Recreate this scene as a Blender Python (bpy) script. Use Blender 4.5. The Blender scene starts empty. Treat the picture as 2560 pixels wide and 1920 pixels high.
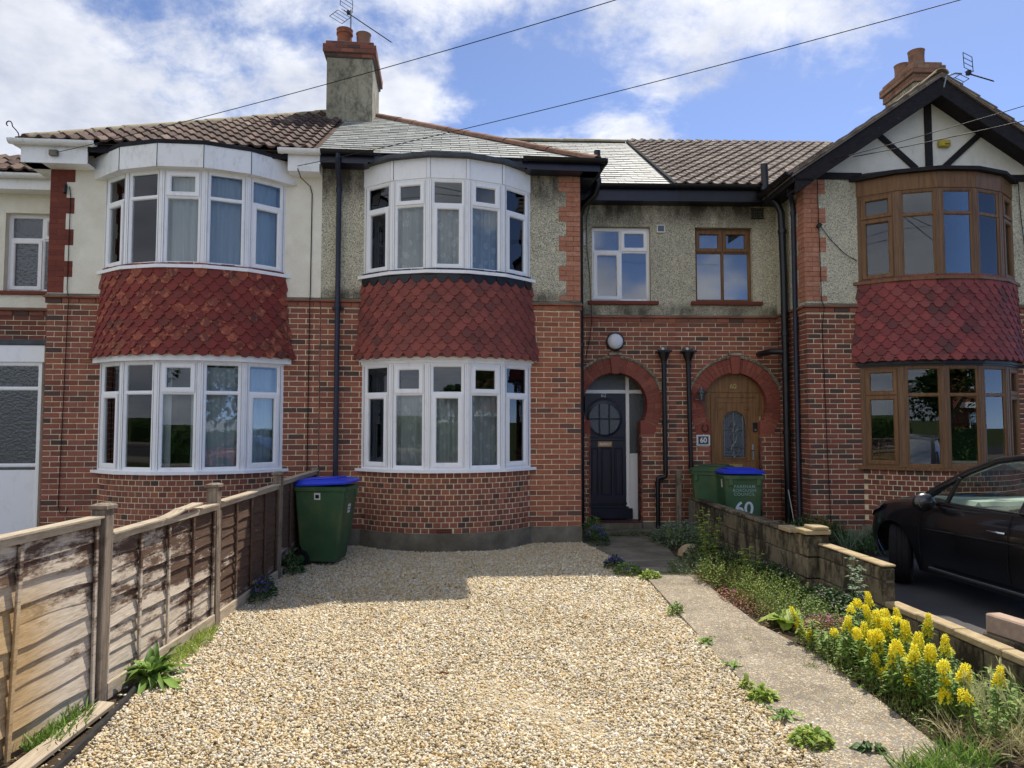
import bpy, math, random
import numpy as np
from mathutils import Vector, Matrix

rng = random.Random(11)
S = bpy.context.scene
COL = S.collection
R_ = math.radians

# ------------------------------------------------------------------ camera, sky, sun, exposure
cam_d = bpy.data.cameras.new('camera'); cam = bpy.data.objects.new('camera', cam_d); COL.objects.link(cam)
cam.location = (0, 0, 1.76)
cam.rotation_euler = (math.pi/2 + math.atan(95/1775), 0, -R_(5.5))
cam_d.sensor_width = 36; cam_d.lens = 36*1775/2560
cam_d.clip_start = 0.05; cam_d.clip_end = 3000
S.camera = cam

SUN = Vector((2.14, 2.84, 5.6)).normalized()
sun_d = bpy.data.lights.new('sun', 'SUN'); sun = bpy.data.objects.new('sun', sun_d); COL.objects.link(sun)
sun_d.energy = 2.0; sun_d.angle = R_(0.55); sun_d.color = (1.0, 0.93, 0.82)
sun.rotation_euler = SUN.to_track_quat('Z', 'Y').to_euler()
sun.location = SUN*40

world = bpy.data.worlds.new('World'); S.world = world; world.use_nodes = True
def build_world():
    nt = world.node_tree; N = nt.nodes; L = nt.links
    bg = N['Background']
    sky = N.new('ShaderNodeTexSky'); sky.sky_type = 'NISHITA'; sky.sun_disc = False
    sky.sun_elevation = math.asin(SUN.z)
    sky.sun_rotation = math.atan2(SUN.x, SUN.y)
    sky.air_density = 0.22; sky.dust_density = 0.15; sky.ozone_density = 2.2
    tc = N.new('ShaderNodeTexCoord')
    # clouds: the direction is flattened onto a layer overhead, then noise
    sep = N.new('ShaderNodeSeparateXYZ'); L.new(tc.outputs['Generated'], sep.inputs[0])
    def m(op, a, b=None, c=None, clamp=False):
        n = N.new('ShaderNodeMath'); n.operation = op; n.use_clamp = clamp
        for i, v in enumerate((a, b, c)):
            if v is None: continue
            if isinstance(v, (int, float)): n.inputs[i].default_value = v
            else: L.new(v, n.inputs[i])
        return n.outputs[0]
    zz = m('ADD', m('MAXIMUM', sep.outputs[2], 0.0), 0.34)
    cx = m('DIVIDE', sep.outputs[0], zz); cy = m('DIVIDE', sep.outputs[1], zz)
    cmb = N.new('ShaderNodeCombineXYZ'); L.new(m('ADD', cx, 0.35), cmb.inputs[0]); L.new(m('ADD', cy, -0.2), cmb.inputs[1]); cmb.inputs[2].default_value = CLOUD_SEED
    def noise(scale, detail, rough, dist=0.0):
        n = N.new('ShaderNodeTexNoise'); n.inputs['Scale'].default_value = scale; n.inputs['Detail'].default_value = detail
        n.inputs['Roughness'].default_value = rough; n.inputs['Distortion'].default_value = dist
        L.new(cmb.outputs[0], n.inputs['Vector']); return n.outputs[0]
    big = noise(1.05, 2.0, 0.5)
    fine = noise(3.6, 9.0, 0.6, 0.2)
    wisp = noise(9.0, 6.0, 0.65, 0.3)
    dens = m('ADD', m('ADD', m('MULTIPLY', big, 1.15), m('MULTIPLY', fine, 0.85)), m('MULTIPLY', wisp, 0.22))
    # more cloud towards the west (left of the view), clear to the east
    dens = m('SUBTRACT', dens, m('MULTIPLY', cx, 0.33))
    dens = m('SUBTRACT', dens, m('MULTIPLY', cy, 0.09))  # extra unseen cloud behind the camera, added to brighten the shaded house fronts
    mr = N.new('ShaderNodeMapRange'); mr.interpolation_type = 'SMOOTHSTEP'
    L.new(dens, mr.inputs[0]); mr.inputs[1].default_value = CLOUD_LO; mr.inputs[2].default_value = CLOUD_HI
    mask = m('MULTIPLY', mr.outputs[0], 0.94)
    shade = N.new('ShaderNodeMapRange'); L.new(noise(4.2, 6.0, 0.6), shade.inputs[0])
    shade.inputs[1].default_value = 0.3; shade.inputs[2].default_value = 0.66
    ccol = N.new('ShaderNodeMix'); ccol.data_type = 'RGBA'
    L.new(shade.outputs[0], ccol.inputs[0])
    ccol.inputs[6].default_value = (1.35, 1.45, 1.72, 1); ccol.inputs[7].default_value = (2.55, 2.58, 2.68, 1)
    mix = N.new('ShaderNodeMix'); mix.data_type = 'RGBA'
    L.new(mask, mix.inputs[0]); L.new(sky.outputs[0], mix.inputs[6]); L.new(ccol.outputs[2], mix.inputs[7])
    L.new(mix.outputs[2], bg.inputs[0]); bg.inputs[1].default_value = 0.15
CLOUD_SEED = 64.2; CLOUD_LO = 0.96; CLOUD_HI = 1.14
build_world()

vs = S.view_settings
vs.view_transform = 'Standard'; vs.look = 'None'; vs.gamma = 1.0; vs.use_curve_mapping = False
vs.exposure = 1.54
S.render.engine = 'CYCLES'
S.cycles.max_bounces = 7; S.cycles.diffuse_bounces = 3; S.cycles.glossy_bounces = 3
S.cycles.transparent_max_bounces = 12; S.cycles.transmission_bounces = 4
S.cycles.sample_clamp_indirect = 6.0

# ------------------------------------------------------------------ helpers
WM = {}                       # object -> world matrix
I4 = Matrix.Identity(4)

def tag(o, label=None, cat=None, group=None, kind=None):
    if label: o['label'] = label
    if cat: o['category'] = cat
    if group: o['group'] = group
    if kind: o['kind'] = kind
    return o

def thing(name, label, cat, loc=(0, 0, 0), group=None, rotz=0.0):
    o = bpy.data.objects.new(name, None); COL.objects.link(o)
    o.empty_display_size = 0.2
    M = Matrix.Translation(Vector(loc)) @ Matrix.Rotation(rotz, 4, 'Z')
    o.matrix_basis = M; WM[o] = M
    return tag(o, label, cat, group)

def place(name, me, parent=None, W=I4):
    o = bpy.data.objects.new(name, me); COL.objects.link(o)
    if parent is not None:
        o.parent = parent
        o.matrix_basis = WM[parent].inverted() @ W
    else:
        o.matrix_basis = W
    WM[o] = W.copy()
    return o

def copy_tree(src, W, parent=None):
    """copy a thing and its parts, moved so that the root stands at world matrix W"""
    o = src.copy(); COL.objects.link(o)
    WM[o] = W
    if parent is None:
        o.parent = None; o.matrix_basis = W
    for ch in [c for c in src.children]:
        _cp(ch, o)
    return o
def _cp(src, parent):
    c = src.copy(); COL.objects.link(c); c.parent = parent; c.matrix_basis = src.matrix_basis.copy()
    WM[c] = WM[parent] @ c.matrix_basis
    for ch in [k for k in src.children]:
        _cp(ch, c)

class MB:
    def __init__(self): self.v = []; self.f = []; self.r = []
    def add(self, vs, fs, r=0.0, M=None):
        b = len(self.v)
        if M is not None: vs = [tuple(M @ Vector(p)) for p in vs]
        self.v += [tuple(p) for p in vs]
        self.f += [tuple(i+b for i in f) for f in fs]
        self.r += [r]*len(fs)
        return self
    def box(self, x0, x1, y0, y1, z0, z1, r=0.0, M=None):
        vs = [(x0,y0,z0),(x1,y0,z0),(x1,y1,z0),(x0,y1,z0),(x0,y0,z1),(x1,y0,z1),(x1,y1,z1),(x0,y1,z1)]
        return self.add(vs, [(0,3,2,1),(4,5,6,7),(0,1,5,4),(1,2,6,5),(2,3,7,6),(3,0,4,7)], r, M)
    def cbox(self, x0, x1, y0, y1, z0, z1, c=0.004, r=0.0, M=None):
        """box with chamfered vertical+horizontal edges on all sides (26-face rounded box)"""
        vs = []; idx = {}
        for i, (xa, xs) in enumerate(((x0, 1), (x1, -1))):
            for j, (ya, ys) in enumerate(((y0, 1), (y1, -1))):
                for k, (za, zs) in enumerate(((z0, 1), (z1, -1))):
                    for ax in range(3):
                        d = [xs*c, ys*c, zs*c]; d[ax] = 0
                        idx[(i, j, k, ax)] = len(vs)
                        vs.append((xa+d[0], ya+d[1], za+d[2]))
        fs = []
        g = lambda i, j, k, a: idx[(i, j, k, a)]
        fs += [(g(0,0,0,0), g(0,0,1,0), g(0,1,1,0), g(0,1,0,0)), (g(1,0,0,0), g(1,1,0,0), g(1,1,1,0), g(1,0,1,0))]
        fs += [(g(0,0,0,1), g(1,0,0,1), g(1,0,1,1), g(0,0,1,1)), (g(0,1,0,1), g(0,1,1,1), g(1,1,1,1), g(1,1,0,1))]
        fs += [(g(0,0,0,2), g(0,1,0,2), g(1,1,0,2), g(1,0,0,2)), (g(0,0,1,2), g(1,0,1,2), g(1,1,1,2), g(0,1,1,2))]
        for i in (0, 1):
            for j in (0, 1):
                q = (g(i,j,0,0), g(i,j,0,1), g(i,j,1,1), g(i,j,1,0)); fs.append(q if i != j else q[::-1])
            for k in (0, 1):
                q = (g(i,0,k,0), g(i,0,k,2), g(i,1,k,2), g(i,1,k,0)); fs.append(q if i == k else q[::-1])
        for j in (0, 1):
            for k in (0, 1):
                q = (g(0,j,k,1), g(0,j,k,2), g(1,j,k,2), g(1,j,k,1)); fs.append(q if j != k else q[::-1])
        for i in (0, 1):
            for j in (0, 1):
                for k in (0, 1):
                    q = (g(i,j,k,0), g(i,j,k,1), g(i,j,k,2)); fs.append(q if (i+j+k) % 2 else q[::-1])
        return self.add(vs, fs, r, M)
    def prism(self, poly, d0, d1, M=None, r=0.0):
        """poly [(a,b)] -> x=a, z=b ; extruded along y from d0 to d1"""
        n = len(poly)
        vs = [(a, d0, b) for a, b in poly] + [(a, d1, b) for a, b in poly]
        fs = [tuple(range(n)), tuple(range(2*n-1, n-1, -1))]
        for i in range(n):
            j = (i+1) % n; fs.append((j, i, n+i, n+j))
        return self.add(vs, fs, r, M)
    def tube(self, pts, rad, n=8, r=0.0, M=None, cap=True):
        pts = [Vector(p) for p in pts]
        rads = rad if isinstance(rad, (list, tuple)) else [rad]*len(pts)
        vs = []; fs = []
        prev = None
        for i, p in enumerate(pts):
            t = (pts[min(i+1, len(pts)-1)] - pts[max(i-1, 0)])
            t = t.normalized() if t.length > 1e-9 else Vector((0, 0, 1))
            if prev is None:
                a = Vector((0, 0, 1)) if abs(t.z) < 0.9 else Vector((1, 0, 0))
            else: a = prev
            u = (a - t*a.dot(t)).normalized(); w = t.cross(u); prev = u
            for k in range(n):
                an = 2*math.pi*k/n
                vs.append(p + (u*math.cos(an) + w*math.sin(an))*rads[i])
        for i in range(len(pts)-1):
            for k in range(n):
                k2 = (k+1) % n
                fs.append((i*n+k, i*n+k2, (i+1)*n+k2, (i+1)*n+k))
        if cap:
            fs.append(tuple(range(n-1, -1, -1))); fs.append(tuple(range((len(pts)-1)*n, len(pts)*n)))
        return self.add(vs, fs, r, M)
    def lathe(self, prof, n=16, c=(0, 0, 0), M=None, r=0.0, a0=0.0, a1=None):
        full = a1 is None; a1 = 2*math.pi if full else a1
        cols = n if full else n+1
        vs = []; fs = []
        for k in range(cols):
            an = a0 + (a1-a0)*k/n
            for rr, z in prof: vs.append((c[0]+rr*math.cos(an), c[1]+rr*math.sin(an), c[2]+z))
        m = len(prof)
        for k in range(n):
            k2 = (k+1) % cols
            for i in range(m-1):
                fs.append((k*m+i, k2*m+i, k2*m+i+1, k*m+i+1))
        return self.add(vs, fs, r, M)
    def ring(self, poly_in, poly_out, z0, z1, M=None, r=0.0):
        """open band between two polylines in plan, from z0 to z1, closed ends"""
        n = len(poly_in); vs = []; fs = []
        for (xi, yi), (xo, yo) in zip(poly_in, poly_out):
            vs += [(xi, yi, z0), (xo, yo, z0), (xo, yo, z1), (xi, yi, z1)]
        for i in range(n-1):
            b = i*4; c = b+4
            fs += [(b, c, c+1, b+1), (b+1, c+1, c+2, b+2), (b+2, c+2, c+3, b+3), (b+3, c+3, c, b)]
        fs += [(0, 1, 2, 3), (4*(n-1)+3, 4*(n-1)+2, 4*(n-1)+1, 4*(n-1))]
        return self.add(vs, fs, r, M)
    def mesh(self, name, mat, smooth=None):
        me = bpy.data.meshes.new(name); me.from_pydata(self.v, [], self.f)
        if any(self.r):
            a = me.attributes.new('rnd', 'FLOAT', 'FACE'); a.data.foreach_set('value', self.r)
        if mat is not None: me.materials.append(mat)
        if smooth is not None:
            me.polygons.foreach_set('use_smooth', [True]*len(me.polygons))
            me.set_sharp_from_angle(angle=R_(smooth))
        me.update(); return me
    def part(self, name, mat, parent=None, W=I4, smooth=None):
        return place(name, self.mesh(name, mat, smooth), parent, W)

def frame(o, x, y, z=(0, 0, 1)):
    x = Vector(x); y = Vector(y); z = Vector(z); o = Vector(o)
    return Matrix(((x.x, y.x, z.x, o.x), (x.y, y.y, z.y, o.y), (x.z, y.z, z.z, o.z), (0, 0, 0, 1)))
T = lambda x, y, z: Matrix.Translation((x, y, z))
RZ = lambda a: Matrix.Rotation(a, 4, 'Z')
RX = lambda a: Matrix.Rotation(a, 4, 'X')
RY = lambda a: Matrix.Rotation(a, 4, 'Y')

def clip_poly(poly, hp):
    """clip convex polygon [(u,v)] by half-planes (a,b,c): a*u+b*v<=c"""
    for a, b, c in hp:
        out = []
        for i in range(len(poly)):
            p, q = poly[i], poly[(i+1) % len(poly)]
            dp = a*p[0]+b*p[1]-c; dq = a*q[0]+b*q[1]-c
            if dp <= 0: out.append(p)
            if dp*dq < 0:
                t = dp/(dp-dq); out.append((p[0]+(q[0]-p[0])*t, p[1]+(q[1]-p[1])*t))
        poly = out
        if len(poly) < 3: return []
    return poly

# text as mesh
def text_mesh(txt, size, mat, depth=0.002, bold=False, align='CENTER', spacing=1.0, line=0.9, offset=0.0):
    cu = bpy.data.curves.new('txt', 'FONT'); cu.body = txt; cu.size = size; cu.extrude = depth
    cu.align_x = align; cu.align_y = 'CENTER'; cu.space_character = spacing; cu.space_line = line; cu.offset = offset
    o = bpy.data.objects.new('txt', cu); COL.objects.link(o)
    dg = bpy.context.evaluated_depsgraph_get()
    me = bpy.data.meshes.new_from_object(o.evaluated_get(dg))
    bpy.data.objects.remove(o); bpy.data.curves.remove(cu)
    me.materials.clear(); me.materials.append(mat)
    return me
# ------------------------------------------------------------------ materials
GAIN = 1.0                     # brightness factor for the paint or clay tones of one family
def lin(h):
    h = h.lstrip('#'); c = [int(h[i:i+2], 16)/255 for i in (0, 2, 4)]
    return tuple(min(0.92, GAIN*(x/12.92 if x <= 0.04045 else ((x+0.055)/1.055)**2.4)) for x in c) + (1,)

class G:
    """small node-graph helper"""
    def __init__(self, name, rough=0.8, spec=0.3):
        self.m = bpy.data.materials.new(name); self.m.use_nodes = True
        self.nt = self.m.node_tree; self.N = self.nt.nodes; self.L = self.nt.links
        self.b = self.N['Principled BSDF']; self.out = self.N['Material Output']
        self.b.inputs['Roughness'].default_value = rough; self.b.inputs['Specular IOR Level'].default_value = spec
        self._pos = None
    def set(self, sock, v):
        if v is None: return
        if hasattr(v, 'links') or isinstance(v, bpy.types.NodeSocket): self.L.new(v, sock)
        else: sock.default_value = v
    def pos(self):
        if self._pos is None: self._pos = self.N.new('ShaderNodeNewGeometry').outputs['Position']
        return self._pos
    def vmap(self, scale=(1, 1, 1), loc=(0, 0, 0), vec=None, rot=(0, 0, 0)):
        n = self.N.new('ShaderNodeMapping'); self.set(n.inputs['Vector'], vec or self.pos())
        n.inputs['Scale'].default_value = scale; n.inputs['Location'].default_value = loc; n.inputs['Rotation'].default_value = rot
        return n.outputs[0]
    def noise(self, scale, detail=4, rough=0.55, vec=None, dist=0, col=False):
        n = self.N.new('ShaderNodeTexNoise'); self.set(n.inputs['Vector'], vec or self.pos())
        n.inputs['Scale'].default_value = scale; n.inputs['Detail'].default_value = detail
        n.inputs['Roughness'].default_value = rough; n.inputs['Distortion'].default_value = dist
        return n.outputs[1 if col else 0]
    def voro(self, scale, vec=None, feature='F1', out=0):
        n = self.N.new('ShaderNodeTexVoronoi'); self.set(n.inputs['Vector'], vec or self.pos())
        n.inputs['Scale'].default_value = scale; n.feature = feature
        return n.outputs[out]
    def ramp(self, fac, stops, interp='LINEAR'):
        n = self.N.new('ShaderNodeValToRGB'); self.set(n.inputs[0], fac); cr = n.color_ramp; cr.interpolation = interp
        while len(cr.elements) < len(stops): cr.elements.new(0.5)
        for e, (p, c) in zip(cr.elements, stops):
            e.position = p
            e.color = lin(c) if isinstance(c, str) else ((c, c, c, 1) if isinstance(c, (int, float)) else c)
        return n.outputs[0]
    def math(self, op, a, b=None, clamp=False):
        n = self.N.new('ShaderNodeMath'); n.operation = op; n.use_clamp = clamp
        self.set(n.inputs[0], a); self.set(n.inputs[1], b); return n.outputs[0]
    def mix(self, fac, a, b, blend='MIX'):
        n = self.N.new('ShaderNodeMix'); n.data_type = 'RGBA'; n.blend_type = blend
        self.set(n.inputs[0], fac)
        for i, v in ((6, a), (7, b)):
            self.set(n.inputs[i], lin(v) if isinstance(v, str) else v)
        return n.outputs[2]
    def sep(self, vec=None):
        n = self.N.new('ShaderNodeSeparateXYZ'); self.set(n.inputs[0], vec or self.pos()); return n.outputs
    def rand(self):
        """a random number for each object, or for each piece of a joined mesh"""
        a = self.N.new('ShaderNodeAttribute'); a.attribute_name = 'rnd'
        o = self.N.new('ShaderNodeObjectInfo')
        return self.math('FRACT', self.math('ADD', a.outputs['Fac'], o.outputs['Random']))
    def bump(self, h, strength=0.3, dist=0.01):
        n = self.N.new('ShaderNodeBump'); self.set(n.inputs['Height'], h)
        n.inputs['Strength'].default_value = strength; n.inputs['Distance'].default_value = dist
        self.L.new(n.outputs[0], self.b.inputs['Normal']); return n
    def color(self, c): self.set(self.b.inputs['Base Color'], lin(c) if isinstance(c, str) else c); return self
    def rough(self, r): self.set(self.b.inputs['Roughness'], r); return self

MT = {}
def simple(name, col, rough=0.6, spec=0.35, var=0.12, scale=8, metal=0.0, bump=0.0, bscale=60):
    g = G(name, rough, spec)
    n = g.noise(scale, 5, 0.6)
    c = lin(col)
    d = tuple(x*(1-var*1.6) for x in c[:3]) + (1,); l = tuple(min(1, x*(1+var)) for x in c[:3]) + (1,)
    g.color(g.ramp(n, [(0.3, d), (0.7, l)]))
    g.b.inputs['Metallic'].default_value = metal
    if bump: g.bump(g.noise(bscale, 4, 0.6), bump, 0.004)
    MT[name] = g.m; return g.m

def brick_mat(name, stops, stain=0.35):
    g = G(name, 0.88, 0.2); r = g.rand()
    c = g.ramp(r, stops)
    n = g.noise(22, 6, 0.7)
    c = g.mix(g.ramp(n, [(0.35, 0.0), (0.75, 0.55)]), c, '#5c3c34')
    sp = g.noise(140, 3, 0.6)
    c = g.mix(g.ramp(sp, [(0.62, 0.0), (0.74, 0.45)]), c, '#c0836a')
    big = g.noise(0.9, 4, 0.6)
    c = g.mix(g.ramp(big, [(0.5, 0.0), (0.8, stain)]), c, '#5a4238')
    g.color(c); g.bump(g.noise(120, 5, 0.7), 0.5, 0.004); MT[name] = g.m
GAIN = 1.4
brick_mat('brick', [(0.0, '#7e4c40'), (0.2, '#8f594a'), (0.38, '#6f4238'), (0.55, '#87564a'), (0.70, '#935a44'), (0.80, '#62423a'), (0.88, '#7a5044'), (0.95, '#4e3e3a'), (1.0, '#403836')])
brick_mat('brick_orange', [(0.0, '#935a44'), (0.3, '#a0664e'), (0.5, '#84503e'), (0.7, '#99604a'), (0.85, '#744c40'), (0.95, '#654840'), (1.0, '#50423e')], 0.25)
brick_mat('brick_dark', [(0.0, '#764438'), (0.3, '#824c3e'), (0.5, '#683c33'), (0.68, '#7a4c40'), (0.80, '#523c36'), (0.92, '#463a36'), (1.0, '#3a3432')], 0.5)
GAIN = 1.2
brick_mat('quoin_red', [(0.0, '#783c32'), (0.5, '#6a362d'), (1.0, '#7e4234')], 0.3)
GAIN = 1.15
brick_mat('quoin_orange', [(0.0, (0.52, 0.235, 0.145, 1)), (0.5, (0.46, 0.20, 0.12, 1)), (1.0, (0.57, 0.28, 0.18, 1))], 0.12)
GAIN = 1.25
brick_mat('arch_red', [(0.0, '#8a4c40'), (0.5, '#7e4238'), (0.8, '#935646'), (1.0, '#6e3c34')], 0.3)
GAIN = 1.5

g = G('mortar', 0.95, 0.1); g.color(g.ramp(g.noise(6, 6, 0.7), [(0.3, '#a58f72'), (0.7, '#d8c8a6')])); g.bump(g.noise(90, 4), 0.4, 0.004); MT['mortar'] = g.m
GAIN = 1.0
g = G('quoin_joint', 0.95, 0.1); g.color(g.ramp(g.noise(9, 6, 0.7), [(0.3, '#5c3a32'), (0.7, '#83584a')])); MT['quoin_joint'] = g.m

def render_mat(name, base, dark, stain, amount, zones, dash):
    """roughcast / pebbledash; zones = [(z0, z1)] where run-off dirt collects"""
    g = G(name, 0.95, 0.1)
    v = g.voro(95 if dash else 60, out=0); vc = g.voro(95, out=1)
    c = g.ramp(g.noise(3, 6, 0.7), [(0.3, dark), (0.7, base)])
    if dash:
        sp = g.sep(vc)
        c = g.mix(g.ramp(sp[0], [(0.74, 0.0), (0.80, 0.65)]), c, '#4a4034')
        c = g.mix(g.ramp(sp[1], [(0.62, 0.0), (0.68, 0.75)]), c, '#cfc4a6')
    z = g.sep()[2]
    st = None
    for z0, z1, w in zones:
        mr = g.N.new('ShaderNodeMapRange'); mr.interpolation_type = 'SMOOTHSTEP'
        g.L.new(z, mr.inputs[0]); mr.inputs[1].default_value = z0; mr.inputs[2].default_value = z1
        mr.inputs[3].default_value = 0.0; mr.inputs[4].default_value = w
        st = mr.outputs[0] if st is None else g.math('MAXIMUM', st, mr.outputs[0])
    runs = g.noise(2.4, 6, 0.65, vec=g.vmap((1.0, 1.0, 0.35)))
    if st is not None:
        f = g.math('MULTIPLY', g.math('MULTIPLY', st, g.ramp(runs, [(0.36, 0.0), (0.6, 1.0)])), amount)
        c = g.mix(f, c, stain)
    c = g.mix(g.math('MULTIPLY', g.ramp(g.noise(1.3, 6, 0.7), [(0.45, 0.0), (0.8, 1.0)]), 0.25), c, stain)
    g.color(c)
    g.bump(g.math('ADD', v, g.math('MULTIPLY', g.noise(160, 3), 0.5)), 0.9 if dash else 0.55, 0.012 if dash else 0.008); MT[name] = g.m
GAIN = 1.2
render_mat('roughcast_cream', '#e4dece', '#d6cfbc', '#8f8570', 0.35, [(5.0, 5.6, 0.6)], False)
GAIN = 1.6
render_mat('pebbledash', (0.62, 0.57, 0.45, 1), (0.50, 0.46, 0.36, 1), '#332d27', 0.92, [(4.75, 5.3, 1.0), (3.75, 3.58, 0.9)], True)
render_mat('pebbledash_pale', (0.66, 0.62, 0.50, 1), (0.54, 0.50, 0.40, 1), '#5a5244', 0.6, [(4.9, 5.5, 0.8)], True)
GAIN = 1.0
g = G('render_white', 0.9, 0.15)
c = g.ramp(g.noise(2, 6, 0.7), [(0.3, '#cfccc0'), (0.7, '#e6e3d8')])
c = g.mix(g.ramp(g.noise(5, 7, 0.75, vec=g.vmap((1, 1, 0.5))), [(0.55, 0.0), (0.75, 0.5)]), c, '#a09a88')
g.color(c); g.bump(g.noise(40, 4), 0.2, 0.006); MT['render_white'] = g.m

def upvc(name, col, grime):
    g = G(name, 0.38, 0.4)
    c = g.ramp(g.noise(2.5, 4, 0.6), [(0.3, col), (0.7, '#f0f1f2')])
    c = g.mix(g.math('MULTIPLY', g.ramp(g.noise(9, 8, 0.75, vec=g.vmap((1, 1, 0.4))), [(0.52, 0.0), (0.75, 1.0)]), grime), c, '#8d8a80')
    g.color(c); MT[name] = g.m
GAIN = 1.1
upvc('upvc', '#f4f5f5', 0.26); upvc('upvc_grimy', '#e4e4e2', 0.5)
GAIN = 1.0
g = G('upvc_oak', 0.5, 0.35)
w = g.noise(30, 5, 0.6, vec=g.vmap((1, 1, 0.08)))
g.color(g.ramp(w, [(0.25, (0.100, 0.046, 0.017, 1)), (0.5, (0.180, 0.090, 0.034, 1)), (0.75, (0.240, 0.128, 0.054, 1))])); g.bump(w, 0.1, 0.002); MT['upvc_oak'] = g.m
g = G('door_oak', 0.5, 0.35)
w = g.noise(24, 6, 0.6, vec=g.vmap((1, 1, 0.07)))
g.color(g.ramp(w, [(0.25, '#5a3b1e'), (0.5, '#84603a'), (0.8, '#967048')])); g.bump(w, 0.12, 0.002); MT['door_oak'] = g.m

# glass: thin pane, a clear mirror over what lies behind
def glass(name, tint, ior=2.0, rough=0.0, wav=0.0, opaq=0.0):
    g = G(name); N, L = g.N, g.L
    tr = N.new('ShaderNodeBsdfTransparent'); tr.inputs[0].default_value = lin(tint)
    gl = N.new('ShaderNodeBsdfGlossy'); gl.inputs['Roughness'].default_value = rough; gl.inputs[0].default_value = (0.95, 0.97, 1, 1)
    fr = N.new('ShaderNodeFresnel'); fr.inputs[0].default_value = ior
    if wav:
        bn = N.new('ShaderNodeBump'); L.new(g.noise(wav, 3, 0.5), bn.inputs['Height']); bn.inputs['Strength'].default_value = 0.6; bn.inputs['Distance'].default_value = 0.02
        L.new(bn.outputs[0], gl.inputs['Normal']); L.new(bn.outputs[0], fr.inputs['Normal'])
    mx = N.new('ShaderNodeMixShader'); L.new(fr.outputs[0], mx.inputs[0])
    base = tr.outputs[0]
    if opaq:
        df = N.new('ShaderNodeBsdfDiffuse'); df.inputs[0].default_value = lin('#5a6268')
        m2 = N.new('ShaderNodeMixShader'); m2.inputs[0].default_value = opaq; L.new(tr.outputs[0], m2.inputs[1]); L.new(df.outputs[0], m2.inputs[2]); base = m2.outputs[0]
    L.new(base, mx.inputs[1]); L.new(gl.outputs[0], mx.inputs[2])
    L.new(mx.outputs[0], g.out.inputs[0]); MT[name] = g.m
glass('glass', '#f0f4f4', 1.6); glass('glass_frosted', '#9aa2a4', 1.8, 0.12, 25, 0.45); glass('glass_obscure', '#8a8c88', 1.7, 0.06, 45, 0.5)
glass('glass_car', '#e2ebe4', 1.6)
glass('glass_blue', '#9aa6b4', 2.6, 0.04, 0, 0.35)

g = G('lace', 0.9, 0.1); N, L = g.N, g.L
n1 = g.voro(9, vec=g.vmap((1, 1, 0.8))); n2 = g.noise(26, 5, 0.7, dist=1.5)
z = g.sep()[2]
al = g.math('MULTIPLY', g.ramp(n1, [(0.25, 1.0), (0.42, 0.0)]), g.ramp(n2, [(0.44, 0.0), (0.52, 0.5)]))
tr = N.new('ShaderNodeBsdfTransparent'); df = N.new('ShaderNodeBsdfDiffuse'); df.inputs[0].default_value = (0.88, 0.9, 0.92, 1)
tl = N.new('ShaderNodeBsdfTranslucent'); tl.inputs[0].default_value = (0.8, 0.82, 0.85, 1)
a1 = N.new('ShaderNodeMixShader'); a1.inputs[0].default_value = 0.2; L.new(df.outputs[0], a1.inputs[1]); L.new(tl.outputs[0], a1.inputs[2])
a2 = N.new('ShaderNodeMixShader'); L.new(g.math('ADD', al, 0.74, True), a2.inputs[0]); L.new(tr.outputs[0], a2.inputs[1]); L.new(a1.outputs[0], a2.inputs[2])
L.new(a2.outputs[0], g.out.inputs[0]); MT['lace'] = g.m
g = G('voile', 0.9, 0.1); N, L = g.N, g.L
tr = N.new('ShaderNodeBsdfTransparent'); df = N.new('ShaderNodeBsdfDiffuse'); df.inputs[0].default_value = (0.8, 0.82, 0.83, 1)
a2 = N.new('ShaderNodeMixShader'); a2.inputs[0].default_value = 0.9; L.new(tr.outputs[0], a2.inputs[1]); L.new(df.outputs[0], a2.inputs[2])
L.new(a2.outputs[0], g.out.inputs[0]); MT['voile'] = g.m

def hung(name, stops, lichen, orange):
    g = G(name, 0.75, 0.25); r = g.rand()
    c = g.ramp(r, stops)
    n = g.noise(5, 6, 0.7); n2 = g.noise(38, 6, 0.75)
    c = g.mix(g.math('MULTIPLY', g.ramp(n, [(0.46, 0.0), (0.68, 1.0)]), g.ramp(n2, [(0.35, 0.2), (0.62, lichen)])), c, '#3f3530')
    if orange: c = g.mix(g.math('MULTIPLY', g.ramp(g.noise(14, 5, 0.7), [(0.5, 0.0), (0.66, 1.0)]), g.ramp(r, [(0.45, 0.0), (0.6, orange)])), c, '#b0684a')
    c = g.mix(g.ramp(g.noise(70, 3, 0.6), [(0.7, 0.0), (0.8, 0.35)]), c, '#a8867a')
    g.color(c); g.bump(g.noise(80, 5, 0.7), 0.35, 0.004); MT[name] = g.m
GAIN = 1.3
hung('hung_tile', [(0, (0.25, 0.070, 0.055, 1)), (0.4, (0.29, 0.082, 0.064, 1)), (0.8, (0.22, 0.062, 0.050, 1)), (1, (0.17, 0.058, 0.050, 1))], 0.75, 0)
hung('hung_tile_worn', [(0, '#6c2f2b'), (0.35, '#7a3730'), (0.7, '#632c29'), (0.85, '#8a4a3a'), (1, '#54302c')], 0.6, 0.85)
hung('hung_tile_maroon', [(0, '#74383a'), (0.3, '#84423f'), (0.6, '#6a3436'), (0.85, '#7e4442'), (1, '#543434')], 0.85, 0)
GAIN = 1.0

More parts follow.
